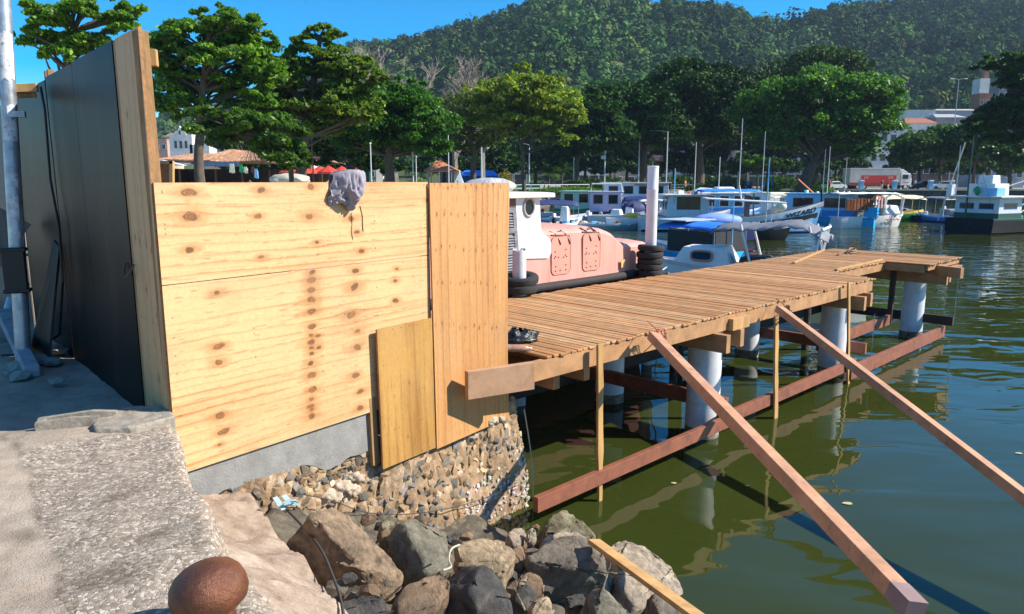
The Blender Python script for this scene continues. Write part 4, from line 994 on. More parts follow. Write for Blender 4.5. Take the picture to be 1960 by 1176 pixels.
# braces leaning from the deck's edge down towards the lower right
M_BRACE = mat("brace_hardwood", (.50, .255, .135), .6, .3, 4, .12, 40, c2=(.20, .12, .10), c2amt=.22, c2scale=17)
M_BRS = mat("brace_dark_end", (.26, .17, .16), .7)
def brace(label, a, b):
    rt = thing("timber_brace", label, "timber brace", a)
    MB().beam(a, b, .112, .098, up=(.22, -.12, 1)).build("timber", M_BRACE, rt, a, bevel=.005)
    d2 = (b - a).normalized()
    MB().beam(b - d2 * .16, b + d2 * .004, .114, .100, up=(.22, -.12, 1)).build("painted_end", M_BRS, rt, a)
    return rt
p0, p1 = pp(1.90, -.17, -.235), atY(1752, 1168, 3.45)
brace("heavy timber brace nearest the camera, lashed with a red cord", p0, p1)
q0 = pp(4.95, -.17, -.30); q1 = atY(1960, 952, 6.05); q1 = q0 + (q1 - q0) * 1.18
brace("longer timber brace farther along the pier, running out of the picture", q0, q1)
def lashing(label, p, colr, nm, seed):
    rr = random.Random(seed); mb = MB()
    for i in range(5):
        P = []
        ph = rr.uniform(0, 6)
        for j in range(13):
            t = j / 12 * 6.28 + ph; r = .085 + rr.uniform(-.01, .02)
            P.append(p + d_ * math.cos(t) * r * 1.1 + Vector((0, 0, 1)) * math.sin(t) * r + b_ * (rr.uniform(-.03, .03) - .02) + d_ * rr.uniform(-.03, .03))
        mb.tube(P, .006, 5)
    mb.tube([p, p + Vector((-.05, -.08, .12)), p + Vector((-.12, .05, .18))], .006, 5); mb.tube([p, p + Vector((-.10, -.03, -.10)), p + Vector((-.16, 0, -.17))], .006, 5)
    return tag(mb.build("lashing", mat(nm, colr, .9), o=p), label, "rope")
lashing("faded red cord lashing the near brace to the deck edge", pp(2.0, -.18, -.27), (.45, .16, .12), "red_cord", 3)
lashing("brown rope lashing the far brace to the pier", pp(5.12, -.18, -.36), (.20, .13, .08), "brown_cord", 4)
# things left on the deck beside the tall sheet
def bag():
    rr = np.random.default_rng(4); n = 30
    th = np.linspace(0, 2 * np.pi, n, endpoint=False); lay = 12
    c = ondeck(996, 652); V = []
    for i in range(lay):
        t = i / (lay - 1)
        r = np.sin(np.pi * (.12 + .88 * (1 - t) * .98)) if False else math.cos(t * 1.5) ** .6
        nz = fbm(np.cos(th) * 2 + 5 + t, np.sin(th) * 2 + 5 + t * 3, 4, 5) - .5
        rad = (.20 * r) * (1 + 1.1 * nz)
        V.append(np.stack([c.x + np.cos(th) * rad * 1.15, c.y + np.sin(th) * rad, ZD + .01 + .11 * t * (1 + 1.2 * nz)], -1))
    V = np.concatenate(V); idx = np.arange(lay * n).reshape(lay, n)
    f = np.stack([idx[:-1], np.roll(idx[:-1], -1, 1), np.roll(idx[1:], -1, 1), idx[1:]], -1).reshape(-1, 4)
    tag(arr_mesh("plastic_bag", V, f, mat("bag_plastic", (.015, .015, .018), .28, .2, 20, .6, 25), o=tuple(c)), "crumpled black plastic bag on the deck beside the tall orange plywood", "bag")
bag()
bo = thing("plastic_bottle", "clear brownish plastic bottle lying on the deck in front of the black bag", "bottle", ondeck(984, 674) + Vector((0, 0, .04)))
Mb = Matrix.Rotation(R(94), 3, 'Y'); Mb = Matrix.Rotation(R(12), 3, 'Z') @ Mb
MB().lathe((0, 0, 0), [(.012, -.17), (.036, -.165), (.04, -.15), (.04, -.05), (.037, -.04), (.04, -.03), (.04, .08), (.03, .13), (.014, .17)], 16, M=Mb).build("bottle_body", mat("bottle_plastic", (.36, .20, .13), .15, .3, 12), bo, smooth=True)
MB().lathe(Mb @ Vector((0, 0, .17)), [(.016, 0), (.016, .02)], 12, M=Mb).build("bottle_cap", mat("white_cap", (.7, .7, .7), .4), bo)

# ---- mooring posts with tyres behind the deck
M_TYRE = mat("tyre_rubber", (.016, .016, .017), .75, .4, 14, .3, 60)
def tyre_mesh(R0=.27, r=.085):
    mb = MB(); n, k = 36, 12; V = []
    for i in range(n):
        th = 2 * math.pi * i / n
        for j in range(k):
            ph = 2 * math.pi * j / k
            rr_ = R0 + r * math.copysign(abs(math.cos(ph)) ** .8, math.cos(ph)) * 1.05
            if math.cos(ph) > .2: rr_ += .004 * (1 if i % 2 else -1)
            V.append((rr_ * math.cos(th), rr_ * math.sin(th), r * math.copysign(abs(math.sin(ph)) ** .6, math.sin(ph))))
    F = [(i * k + j, ((i + 1) % n) * k + j, ((i + 1) % n) * k + (j + 1) % k, i * k + (j + 1) % k) for i in range(n) for j in range(k)]
    return mb.add(V, F)
tyre0 = tyre_mesh().build("tyre", M_TYRE, smooth=True)
first = [True]
def tyre(p, label, sc_=1.0, tilt=(0, 0), group=None):
    o = tyre0 if first[0] else tyre0.copy()
    if not first[0]: col.objects.link(o)
    first[0] = False
    o.location = p; o.scale = (sc_, sc_, sc_); o.rotation_euler = (tilt[0], tilt[1], random.uniform(0, 6))
    return tag(o, label, "tyre", group)
tp = pp(6.54, 3.18, 0)
rt = thing("mooring_post", "tall white mooring post with a stack of tyres behind the deck", "mooring post", (tp.x, tp.y, ZW))
MB().lathe((tp.x, tp.y, 0), [(.105, -4), (.105, 1.30), (.108, 1.31), (.108, 1.34), (.103, 1.35), (.103, 1.73)], 24).build("shaft", mat("white_pipe", (.72, .72, .73), .45, .08, 4), rt, rt.location, smooth=True)
MB().lathe((tp.x, tp.y, 0), [(.107, 1.731), (.107, 1.75), (.09, 1.757)], 24).build("cap", mat("white_pipe", (.72, .72, .73)), rt, rt.location)
nmz = ["lowest", "second", "third", "fourth", "topmost"]
for i in range(5):
    tyre((tp.x + .012 * (-1) ** i, tp.y + .01 * (i % 3), -.23 + i * .118), f"worn black tyre, {nmz[i]} of the five stacked on the tall white post", .70, (.05 * (-1) ** i, .04 * (i % 2)), "tyres on the mooring posts")
sp = pp(2.95, 3.05, 0)
rt = thing("mooring_post", "short broken topped white mooring post with two tyres near the tall orange sheet", "mooring post", (sp.x, sp.y, ZW))
n = 24; mb = MB()
V = []; rr = random.Random(5)
for z in (-4, -.2, .40, None):
    for j in range(n):
        th = 6.283 * j / n; r = .105
        V.append((sp.x + r * math.cos(th), sp.y + r * math.sin(th), .445 + rr.uniform(-.02, .03) if z is None else z))
F = [(i * n + j, i * n + (j + 1) % n, (i + 1) * n + (j + 1) % n, (i + 1) * n + j) for i in range(3) for j in range(n)]
mb.add(V, F); mb.build("shaft", M_PILE, rt, rt.location, smooth=True)
MB().lathe((sp.x, sp.y, 0), [(.10, .38), (.10, .425), (.05, .44)], 16).build("broken_core", mat("broken_concrete_core", (.35, .31, .25), .95, .4, 20, 1.0, 30), rt, rt.location)
tyre((sp.x, sp.y - .02, -.15), "lower of the two tyres round the short broken post", .80, (.04, .05), "tyres on the mooring posts")
tyre((sp.x + .02, sp.y + .0, .0), "upper slanting tyre of the two round the short broken post", .78, (-.10, -.14), "tyres on the mooring posts")
for i, (x, y, r, lab) in enumerate(((1622, 964, .05, "pale yellow leaf floating on the water between the two braces"), (1290, 925, .03, "small pale leaf floating beside the near pile"), (1225, 640, .035, "white scrap floating under the deck"), (1950, 868, .04, "pale leaf floating near the right edge of the picture"), (1430, 930, .022, "tiny leaf floating left of the near brace"))):
    p = atz(x, y, ZW + .006)
    tag(MB().prism([(p.x + r * (1 + .3 * math.sin(k * 2.1)) * math.cos(k * .785), p.y + .7 * r * math.sin(k * .785), p.z) for k in range(8)], (0, 0, .004)).build("floating_leaf", mat("leaf_litter", (.45, .42, .24), .8, .2, 20), o=p), lab, "leaf")
# ================================================================== BOATS
def paint(name, c, rough=.45, var=.08): return mat("paint_" + name, c, rough, var, 3, spec=.35, c2=tuple(x * .72 + .03 for x in c), c2amt=.25, c2scale=2.5)
PW_ = paint("white", (.80, .79, .77)); PB = paint("blue", (.03, .22, .62)); PLB = paint("light_blue", (.22, .50, .78)); PCY = paint("cyan", (.02, .38, .70))
PNB = paint("navy", (.015, .03, .12)); PG = paint("green", (.03, .30, .10)); PMG = paint("mint", (.45, .75, .58)); PGR = paint("grey", (.36, .38, .40)); PLG = paint("light_grey", (.67, .68, .70))
PBK = paint("black", (.009, .010, .012), .7); PRD = paint("red", (.5, .04, .03)); PYL = paint("yellow", (.85, .60, .08)); PLI = paint("lilac", (.52, .46, .66)); PCR = paint("cream", (.78, .72, .52))
POR = paint("orange", (.85, .22, .06)); PBR = paint("brown", (.16, .06, .035)); PDG = paint("dark_green", (.02, .085, .06)); PMR = paint("oxide", (.13, .035, .025))
PAL = paint("aluminium", (.34, .36, .38), .4)
M_GLASS = mat("window_glass", (.012, .016, .022), .12, .2, 3, spec=.3)
def tarp(name, c): return mat("tarp_" + name, c, .7, .15, 4, .4, 9)
TBL = tarp("blue", (.02, .20, .72)); TNV = tarp("navy", (.02, .035, .13)); TWH = tarp("white", (.72, .73, .74)); TGY = tarp("grey", (.17, .18, .21)); TCR = tarp("cream", (.80, .68, .40)); TBK = tarp("black", (.02, .02, .023))
TPG = tarp("pale_grey", (.42, .46, .50))

def hull(L, B, F, rise=.5, bow=2.2, transom=.8, draft=.3, band=.14, N=15):
    """lofted hull, x forward; material 0 topsides, 1 upper stripe, 2 bottom, 3 deck"""
    V, Fc, Mi = [], [], []
    for i in range(N):
        t = i / (N - 1); x = -L / 2 + L * t
        hb = B / 2 * (transom + (1 - transom) * min(1, t * 3)) * (1 - max(0, (t - .38) / .62) ** bow)
        hb = max(hb, .02)
        z = F * (1 + rise * max(0, t - .35) ** 1.6 * 1.9 + .10 * max(0, .3 - t))
        fl = .80 + .16 * (1 - t); rake = (t > .5) * (t - .5) ** 2 * L * .28
        k = -draft * (1 - max(0, t - .75) * 2.5)
        xs_ = (x, x - rake * band / F * .6, x - rake * .75, x - rake * 1.1)
        row = [(xs_[0], hb, z), (xs_[1], hb * .985, z - band), (xs_[2], hb * fl, 0.10), (xs_[3], hb * fl * .75, k * .6), (xs_[3], 0, k),
               (xs_[3], -hb * fl * .75, k * .6), (xs_[2], -hb * fl, 0.10), (xs_[1], -hb * .985, z - band), (xs_[0], -hb, z)]
        V += row
    k = 9; mm = [1, 0, 2, 2, 2, 2, 0, 1]
    for i in range(N - 1):
        for j in range(8): Fc.append((i * k + j, i * k + j + 1, (i + 1) * k + j + 1, (i + 1) * k + j)); Mi.append(mm[j])
    Fc.append(tuple(range(8, -1, -1))); Mi.append(0)
    o = len(V)                                              # cockpit sole a little under the gunwale
    for i in range(N):
        a, b = V[i * k], V[i * k + 8]; dz = min(.30, F * .4)
        V.append((a[0] - .01, a[1] * .93, a[2] - dz)); V.append((b[0] - .01, b[1] * .93, b[2] - dz))
        V.append((a[0] - .005, a[1] * .93, a[2] + .004)); V.append((b[0] - .005, b[1] * .93, b[2] + .004))
    for i in range(N - 1):
        p, q = o + i * 4, o + i * 4 + 4
        Fc += [(p, q, q + 1, p + 1), (p, p + 2, q + 2, q), (p + 1, q + 1, q + 3, p + 3), (p + 2, i * k, (i + 1) * k, q + 2), (p + 3, q + 3, (i + 1) * k + 8, i * k + 8)]; Mi += [3] * 5
    m = MB(); m.v, m.f, m.m = V, Fc, Mi
    return m
def hull_pt(H, i_t, s_, out=.012):
    """point on the camera-side (-y) topside of a hull: i_t 0..1 stern to bow, s_ 0 gunwale .. 1 waterline"""
    N = H["N"]; f = i_t * (N - 1); i = min(int(f), N - 2); u = f - i
    def row(i):
        a, b, c = (Vector(H["V"][i * 9 + j]) for j in (8, 7, 6))
        la, lb = (b - a).length, (c - b).length; d = s_ * (la + lb)
        return a.lerp(b, d / la) if d < la else b.lerp(c, (d - la) / lb)
    p = row(i).lerp(row(i + 1), u)
    return p + Vector((0, -out, 0))
def hull_patch(rt, H, name, m, t0, t1, top, bot, n=14):
    V = []
    for k in range(n + 1):
        t = t0 + (t1 - t0) * k / n; a, b = top(k / n), bot(k / n)
        V += [hull_pt(H, t, a), hull_pt(H, t, (a + b) / 2), hull_pt(H, t, b)]
    F = [(3 * k + j, 3 * k + 3 + j, 3 * k + 4 + j, 3 * k + 1 + j) for k in range(n) for j in range(2)]
    return MB().add(V, F).build(name, m, rt)
def win(rt, c, w, h, axis, m=M_GLASS, fr=None, t=.02):
    """a window pane on a cabin side; axis 'x': faces +-x, 'y': faces +-y"""
    d = (t, w, h) if axis == 'x' else (w, t, h)
    f = MB()
    df = (t * .7, w + .12, h + .12) if axis == 'x' else (w + .12, t * .7, h + .12)
    f.box(c, df); fo = f.build("window", fr or PW_, rt)
    MB().box(c, d).build("pane", m, fo)
def cabin(rt, x0, x1, w, z0, h, m, roof=PW_, over=.15, nw=2, taper=.92, fr=None, lower=None, side_win=True, end_win=True, wh=.34):
    L = x1 - x0; cx = (x0 + x1) / 2
    cb = MB().box((cx, 0, z0 + h / 2), (L, w, h), taper=taper).build("cabin", m, rt, bevel=.03)
    if lower: MB().box((cx, 0, z0 + h * .16), (L + .02, w + .02, h * .32)).build("cabin_base", lower, rt)
    if roof: MB().box((cx, 0, z0 + h + .04), (L * taper + over * 2, w * taper + over * 2, .08)).build("roof", roof, rt, bevel=.02)
    zc = z0 + h * .64; ins = (1 - taper) * .36
    if side_win:
        for sy in (-1, 1):
            for i in range(nw):
                win(rt, (x0 + L * (i + .5) / nw * .92 + L * .04, sy * (w / 2 * (1 - ins) - .005), zc), L / nw * .55, h * wh, 'y', fr=fr)
    if end_win:
        for sx in (-1, 1):
            for i in (-1, 1): win(rt, (cx + sx * (L / 2 * (1 - ins) - .005), i * w * .22, zc), w * .30, h * wh, 'x', fr=fr)
    return cb
def canopy(rt, x0, x1, w, z0, z1, m, sag=.12, post=PAL, nm="canopy"):
    P = []
    n, k = 12, 9; V = []
    for i in range(n):
        for j in range(k):
            u, v = i / (n - 1), j / (k - 1) * 2 - 1
            V.append((x0 + (x1 - x0) * u, w / 2 * v, z1 - sag * v * v * 1.5 - sag * .5 * (2 * u - 1) ** 2 + .03 * math.sin(u * 9.4) ** 2 + .02 * math.sin(i * 3.1 + j * 1.7)))
    F = [(i * k + j, (i + 1) * k + j, (i + 1) * k + j + 1, i * k + j + 1) for i in range(n - 1) for j in range(k - 1)]
    ob = MB().add(V, F).build(nm, m, rt, smooth=True); s = ob.modifiers.new("s", 'SOLIDIFY'); s.thickness = .02
    for x in (x0 + .06, x1 - .06):
        for y in (-1, 1): MB().tube([(x, y * w * .47, z0), (x, y * w * .47, z1 - sag * 1.7)], .022, 6).build("canopy_post", post, rt)
def mast(rt, x, y, z0, z1, r=.035, m=None, stays=()):
    MB().tube([(x, y, z0), (x, y, z1)], [r, r * .6], 8).build("mast", m or PLG, rt)
    for sx, sy in stays: MB().tube([(x, y, z1 * .96), (sx, sy, z0)], .010, 4, cap=False).build("stay", M_ROPE, rt)
def outboard(rt, x, y, z, m=PW_):
    o = MB().box((x, y, z + .32), (.34, .28, .34), taper=.8).build("outboard_motor", m, rt, bevel=.07)
    MB().beam((x - .02, y, z + .15), (x - .06, y, z - .55), .16, .12, up=(1, 0, 0)).build("motor_leg", PBK if m is not PBK else PGR, o)
def rails(rt, L, B, F, m=PLG):
    MB().tube([(L * .1, B * .45, F + .35), (L * .33, B * .33, F + .5), (L * .48, 0, F + .65), (L * .33, -B * .33, F + .5), (L * .1, -B * .45, F + .35)], .018, 6).build("bow_rail", m, rt)
    for x, y in ((.1, .45), (.33, .33), (.1, -.45), (.33, -.33)): MB().tube([(L * x, B * y, F + .02), (L * x, B * y, F + (.35 if x < .2 else .5))], .015, 5).build("rail_post", m, rt)
def clutter(rt, x0, x1, w, z, n, seed, ms):
    rr = random.Random(seed)
    for i in range(n):
        m = rr.choice(ms); s = rr.uniform(.14, .34); mb = MB()
        mb.box((rr.uniform(x0, x1), rr.uniform(-w / 2, w / 2), z + s * .4), (s * rr.uniform(.8, 1.8), s, s * .9), rr.uniform(0, 3), taper=rr.uniform(.6, .95)); mb.build("deck_gear", m, rt, bevel=.03)
def boat(name, label, px, py, L, B, F, head, top, stripe=None, bottom=PMR, deck=PLG, group="boats moored in the harbour", cat="boat", D=None, **kw):
    p = atz(px, py, ZW)
    if D:
        r = ray(px, py); p = Vector((r.x / r.y * D, D, ZW))
    rt = thing(name, label, cat, p, R(head), group)
    hull(L, B, F, **kw).build("hull", [top, stripe or top, bottom, deck], rt, smooth=35)
    return rt

# ---- the pink boat alongside the pier
def pink_boat():
    pk = mat("pink_hull_paint", (.70, .315, .25), .55, .12, 2.5, .06, 30, c2=(.58, .24, .17), c2amt=.32, c2scale=2.2, stretch=(2.4, 2.4, .45))
    pk2 = mat("pink_hatch_paint", (.67, .29, .215), .5, .10, 2.5)
    b0 = 3.42
    K = lambda x, y: onpl(x, y, pp(0, b0, 0), b_)
    rt = thing("pink_boat", "old pink hulled boat with white wheelhouse moored behind the deck", "boat", pp(4.5, b0 + 1, ZW))
    o = rt.location
    G = lambda a, b, z: pp(a, b0 + b, z)
    # superstructure: profile in (a, z) extruded across with a rounded shoulder
    prof = [(-.6, .55), (1.5, .63), (3.3, .69), (4.4, .70), (5.1, .685), (5.5, .64), (5.78, .56), (5.98, .42), (6.10, .355), (6.3, .335), (6.9, .32), (7.05, .30)]
    A_n = np.linspace(-.6, 7.05, 60); ztop = np.interp(A_n, [p[0] for p in prof], [p[1] for p in prof])
    W = 2.5; V, Fc = [], []
    ring_b = [0, 0.0, .02, .07, .16, .5, W / 2, W - .5, W - .16, W - .07, W - .02, W, W]
    for a, zt in zip(A_n, ztop):
        taper = max(0, a - 4.8) ** 2 * .03
        for j, bb in enumerate(ring_b):
            t = bb / W
            z = {0: -.26, 1: zt - .16, 2: zt - .09, 3: zt - .035, 4: zt, 5: zt + .025, 6: zt + .035, 7: zt + .025, 8: zt, 9: zt - .035, 10: zt - .09, 11: zt - .16, 12: -.26}[j]
            bb2 = bb + (taper if bb < W / 2 else -taper) + (.02 if j in (1,) else 0)
            V.append(G(a, bb2, z))
    k = len(ring_b); n = len(A_n)
    for i in range(n - 1):
        for j in range(k - 1): Fc.append((i * k + j, (i + 1) * k + j, (i + 1) * k + j + 1, i * k + j + 1))
    Fc += [tuple(range(k)), tuple((n - 1) * k + j for j in range(k - 1, -1, -1))]
    MB().add(V, Fc).build("superstructure", pk, rt, o, smooth=35)
    # dark rubbing strake and lower hull
    tpv = lambda a: max(0, a - 4.8) ** 2 * .03
    MB().tube([G(a, tpv(a) - .05, -.255 - .0 * a) for a in np.linspace(-.6, 7.1, 24)], .075, 10).build("rubbing_strake", mat("strake_rubber", (.03, .022, .02), .8), rt, o, smooth=True)
    V, Fc = [], []
    for a in np.linspace(-.6, 7.1, 24):
        t = tpv(a)
        for bb, z in ((t - .01, -.30), (t + .05, -1.2), (t + .3, -2.3), (W - t - .3, -2.3), (W - t - .05, -1.2), (W - t + .01, -.30)): V.append(G(a, bb, z))
    for i in range(23):
        for j in range(5): Fc.append((i * 6 + j, (i + 1) * 6 + j, (i + 1) * 6 + j + 1, i * 6 + j + 1))
    Fc += [tuple(range(6)), tuple(23 * 6 + j for j in range(5, -1, -1))]
    MB().add(V, Fc).build("hull", mat("red_oxide_hull", (.20, .055, .04), .7, .3, 3, c2=(.07, .03, .025), c2amt=.4), rt, o, smooth=35)
    # hatches with hinges and bolts
    for (x0, y0, x1, y1) in ((1056, 449, 1092, 527), (1116, 443, 1149, 519)):
        q = [K(x0, y0 + 6), K(x1, y0), K(x1 + 2, y1 - 8), K(x0 + 3, y1)]
        a0 = (q[0] - O_).dot(d_); a1 = (q[1] - O_).dot(d_); z1 = q[1].z - .02; z0 = q[3].z
        def rr_poly(i, off):
            P = []; r = .09
            for cx, cz, s in ((a1 - r - i, z1 - r - i, 0), (a0 + r + i, z1 - r - i, 1), (a0 + r + i, z0 + r + i, 2), (a1 - r - i, z0 + r + i, 3)):
                for j in range(6):
                    th = math.pi / 2 * (s + j / 5); P.append(G(cx + r * math.cos(th), off, cz + r * math.sin(th)))
            return P
        h = MB().prism(rr_poly(0, -.004), b_ * .02).build("hatch", pk2, rt, o)
        bm_ = MB()
        P = rr_poly(-.002, -.006); bm_.tube(P + [P[0]], .0035, 5, cap=False)
        bm_.build("hatch_seal", mat("seal_brown", (.38, .16, .12), .8), h, o).location = -Vector(o) * 0
        mb = MB()
        for fa, fz in ((.18, .56), (.75, .60), (.15, .40), (.35, .41), (.62, .40), (.78, .41), (.22, .17), (.75, .19), (.2, .05), (.45, .06), (.75, .06), (.2, .44), (.72, .45)):
            mb.lathe(G(a0 + (a1 - a0) * fa, -.007, z0 + .03 + (z1 - z0) * fz), [(.011, 0), (.011, .008)], 8, M=Matrix.Rotation(R(90), 3, 'X'))
        mb.build("bolts", mat("bolt_dark", (.06, .04, .035), .6, metal=.5), h, o)
        mb = MB()
        am = (a0 + a1) / 2
        for da in (-.12, .12):
            mb.tube([G(am + da - .10, .10, z1 + .10), G(am + da, .02, z1 + .04), G(am + da + .07, -.012, z1 - .08), G(am + da + .10, -.012, z1 - .14)], .010, 5)
        mb.tube([G(am - .24, .015, z1 + .03), G(am + .22, .015, z1 + .0)], .012, 5); mb.tube([G(am - .06, .05, z1 + .07), G(am + .02, .05, z1 + .085)], .012, 5); mb.tube([G(am - .22, .06, z1 + .09), G(am - .08, .04, z1 + .02)], .012, 5); mb.tube([G(am + .04, .06, z1 + .10), G(am + .12, .04, z1 + .02)], .012, 5)
        mb.build("hinges", mat("hinge_dark", (.09, .05, .04), .7), h, o)
    for ob in kids(rt):
        for c in kids(ob): c.location = (0, 0, 0)
    # wheelhouse
    wh = mat("wheelhouse_white", (.74, .74, .75), .5, .06, 2)
    poly = [(3.30, .26), (3.98, .22), (4.05, .30), (4.05, .46), (4.0, .55), (3.86, .62), (3.80, .72), (3.76, 1.22), (3.22, 1.22)]
    MB().prism([G(a, -.012, z) for a, z in poly], b_ * .06).prism([G(3.70, .04, .70), G(3.76, .04, 1.22), G(3.76, 2.3, 1.22), G(3.70, 2.3, .70)], d_ * .04).prism([G(1.6, 2.2, .6), G(3.7, 2.2, .6), G(3.7, 2.2, 1.22), G(1.6, 2.2, 1.22)], b_ * .05).build("wheelhouse", wh, rt, o)
    MB().prism([G(1.5, -.14, 1.22), G(4.0, -.14, 1.22), G(4.12, .2, 1.23), G(4.12, 2.2, 1.23), G(4.0, 2.5, 1.22), G(1.5, 2.5, 1.22)], Vector((0, 0, .075))).build("wheelhouse_roof", paint("white", (.72, .72, .72)), rt, o, bevel=.02)
    # oval porthole
    cP = K(1011, 397); ac = (cP - O_).dot(d_); zc = cP.z
    def oval(ra, rz, off, n=28): return [G(ac + ra * math.cos(6.2832 * i / n), off, zc + rz * math.sin(6.2832 * i / n)) for i in range(n)]
    pf = MB(); P = oval(.115, .145, -.022); pf.tube(P + [P[0], P[1]], .020, 8, cap=False); pf = pf.build("porthole", mat("porthole_rim", (.45, .43, .40), .5), rt, o)
    MB().prism(oval(.11, .14, -.016), b_ * .002).build("porthole_glass", M_GLASS, pf)
    for c in kids(pf):
        c.data.transform(Matrix.Translation(-Vector(o)))
    # louvred grey door
    gd = mat("weathered_grey_paint", (.20, .20, .215), .8, .35, 8, .3, 30, c2=(.32, .31, .31), c2amt=.35, c2scale=6)
    dr = MB().prism([G(2.70, -.018, -.16), G(3.31, -.018, -.14), G(3.20, -.018, 1.08), G(2.65, -.018, 1.08)], b_ * .03).build("louvred_door", gd, rt, o)
    mb = MB()
    for a, c in ((2.73, 2.68), (3.275, 3.165)): mb.beam(G(a, -.03, -.13), G(c, -.03, 1.07), .07, .025, up=-b_)
    for z in (-.10, .38, .72, 1.04): mb.beam(G(2.72, -.031, z), G(3.27 - .085 * z, -.031, z), .025, .08, up=(0, 0, 1))
    for z0, z1 in ((-.03, .32), (.45, .66), (.79, .98)):
        z = z0
        while z < z1: mb.beam(G(2.75, -.03, z), G(3.22 - .085 * z, -.03, z), .035, .010, up=(-b_ + Vector((0, 0, 1))).normalized()); z += .042
    mb.build("door_slats", gd, dr, o)
    for c in kids(dr): c.location = (0, 0, 0)
    MB().prism([G(2.2, -.015, 1.09), G(3.225, -.015, 1.09), G(3.22, -.015, 1.22), G(2.2, -.015, 1.22)], b_ * .02).build("door_lintel", mat("brown_varnish", (.14, .05, .025), .5), rt, o)
    MB().box(G(6.02, -.0, -.03), (.10, .008, .15), math.atan2(d_.y, d_.x)).build("yellow_patch", mat("faded_yellow", (.75, .50, .20), .6, .3, 12), rt).location = -Vector(o)
    # furled grey cover lying on the roof
    mb = MB(); rr = random.Random(2)
    mb.ico(G(3.5, .9, 1.40), .34, 3, .03, (1.3, 1, .42), rr)
    cv = tag(mb.build("folded_cover", mat("striped_cover", (.42, .43, .45), .9, .5, 3, .6, 12, stretch=(6, 1, 1)), o=G(3.5, .9, 1.3), smooth=True), "folded grey striped cover lying on the white wheelhouse roof", "cover")
pink_boat()

def awn_side(rt, pts, m, nm="side_curtain"):
    return MB().prism(pts, (.0, .02, 0)).build(nm, m, rt)
# ---- blue canopy boat just beyond the tall post (seen from its stern quarter)
b = boat("canopy_boat", "blue canopied boat with black side curtains right of the tall white post", 1318, 505, 5.4, 2.4, .7, 128, PCY, PLB, PMR, PW_, D=31)
b.scale = (.80, .86, .90)
canopy(b, -2.6, 1.2, 2.6, .7, 2.0, TBL, .16)
MB().box((-2.55, 0, 1.15), (.03, 2.3, 1.0)).build("stern_curtain", TBK, b)
for y in (-1.2, 1.2): MB().box((-1.0, y, 1.15), (2.8, .03, .95)).build("side_curtain", TBK if y > 0 else TGY, b)
MB().box((.3, 0, 2.06), (2.0, 2.3, .05)).build("grey_roof", TPG, b)
mast(b, -2.75, .15, .6, 3.0, .035, PLB)
MB().tube([(-3.2, -1.0, .74), (0, -1.27, .78), (1.6, -1.15, .86)], .05, 6).build("rub_rail", PRD, b)
for i in range(7): MB().box((-3.21, -.7 + i * .08, .50), (.012, .05, random.Random(i).uniform(.06, .13))).build("hull_lettering", PW_, b)
# ---- small white cabin launch with torn canopy
PWP = mat("pinkish_white_paint", (.86, .76, .72), .5, .08, 3)
b = boat("cabin_launch", "small white cabin launch with pink trimmed oval window and torn grey canopy", 1412, 520, 5.6, 2.0, .86, 150, PWP, paint("pale_pink", (.74, .58, .54)), PMR, PW_, D=22.5, rise=.25)
cb = MB().prism([(.05, -.75, .84), (2.0, -.55, .88), (1.75, -.45, 1.47), (.45, -.62, 1.52)], (0, .0, 0)) if False else MB()
V = [(.0, -.78, .82), (1.95, -.5, .92), (1.95, .5, .92), (.0, .78, .82), (.35, -.62, 1.48), (1.62, -.42, 1.46), (1.62, .42, 1.46), (.35, .62, 1.48)]
cbo = cb.add(V, [(3, 2, 1, 0), (4, 5, 6, 7), (0, 1, 5, 4), (1, 2, 6, 5), (2, 3, 7, 6), (3, 0, 4, 7)]).build("cabin", PWP, b, bevel=.06)
M_PT = paint("pink_trim", (.62, .22, .17))
def oval_win(rt, c, ex, ez, n_out, ra, rz, rim):
    n = 24; P = []
    for i in range(n):
        th = 6.2832 * i / n; cx, sx = math.cos(th), math.sin(th)
        P.append(Vector(c) + ex * ra * math.copysign(abs(cx) ** .6, cx) + ez * rz * math.copysign(abs(sx) ** .6, sx))
    w_o = MB().tube([p + n_out * .012 for p in P + [P[0], P[1]]], .035, 6, cap=False).build("window", rim, rt)
    MB().prism([p + n_out * .008 for p in P], n_out * .006).build("pane", M_GLASS, w_o)
for sy in (-1, 1):
    nrm = Vector((.12, sy, .28)).normalized() if False else Vector((.14 * 1, sy * 1.0, .25)).normalized()
    oval_win(b, (.98, sy * .615, 1.2), Vector((.99, sy * -.13, 0)).normalized(), Vector((0, -sy * .24, .97)), nrm, .34, .15, M_PT)
oval_win(b, (.17, 0.28, 1.15), Vector((0, 1, 0)), Vector((.45, 0, .89)), Vector((-.89, 0, .45)), .12, .15, PLG)
MB().box((-.55, 0, .98), (1.0, 1.3, .5), taper=.8).build("brown_seat_cover", mat("brown_leather", (.13, .045, .025), .6, .3, 5, .5, 10), b, bevel=.1)
n, k = 16, 8; V = []
for i in range(n):
    for j in range(k):
        u, v = i / (n - 1), j / (k - 1) * 2 - 1; rip = .20 * max(0, .25 - u) * 4 * (fbm(j * .9, 3, 2, 3)) if u < .25 else 0
        V.append((-2.6 + 3.3 * u, .85 * v, 2.32 - .16 * v * v - .35 * (2 * u - 1) ** 2 + .10 * math.sin(u * 8) - rip + .05 * math.sin(i * 2.7 + j * 1.9)))
ob = MB().add(V, [(i * k + j, (i + 1) * k + j, (i + 1) * k + j + 1, i * k + j + 1) for i in range(n - 1) for j in range(k - 1)]).build("torn_canopy", TGY, b, smooth=True)
ob.modifiers.new("s", 'SOLIDIFY').thickness = .015
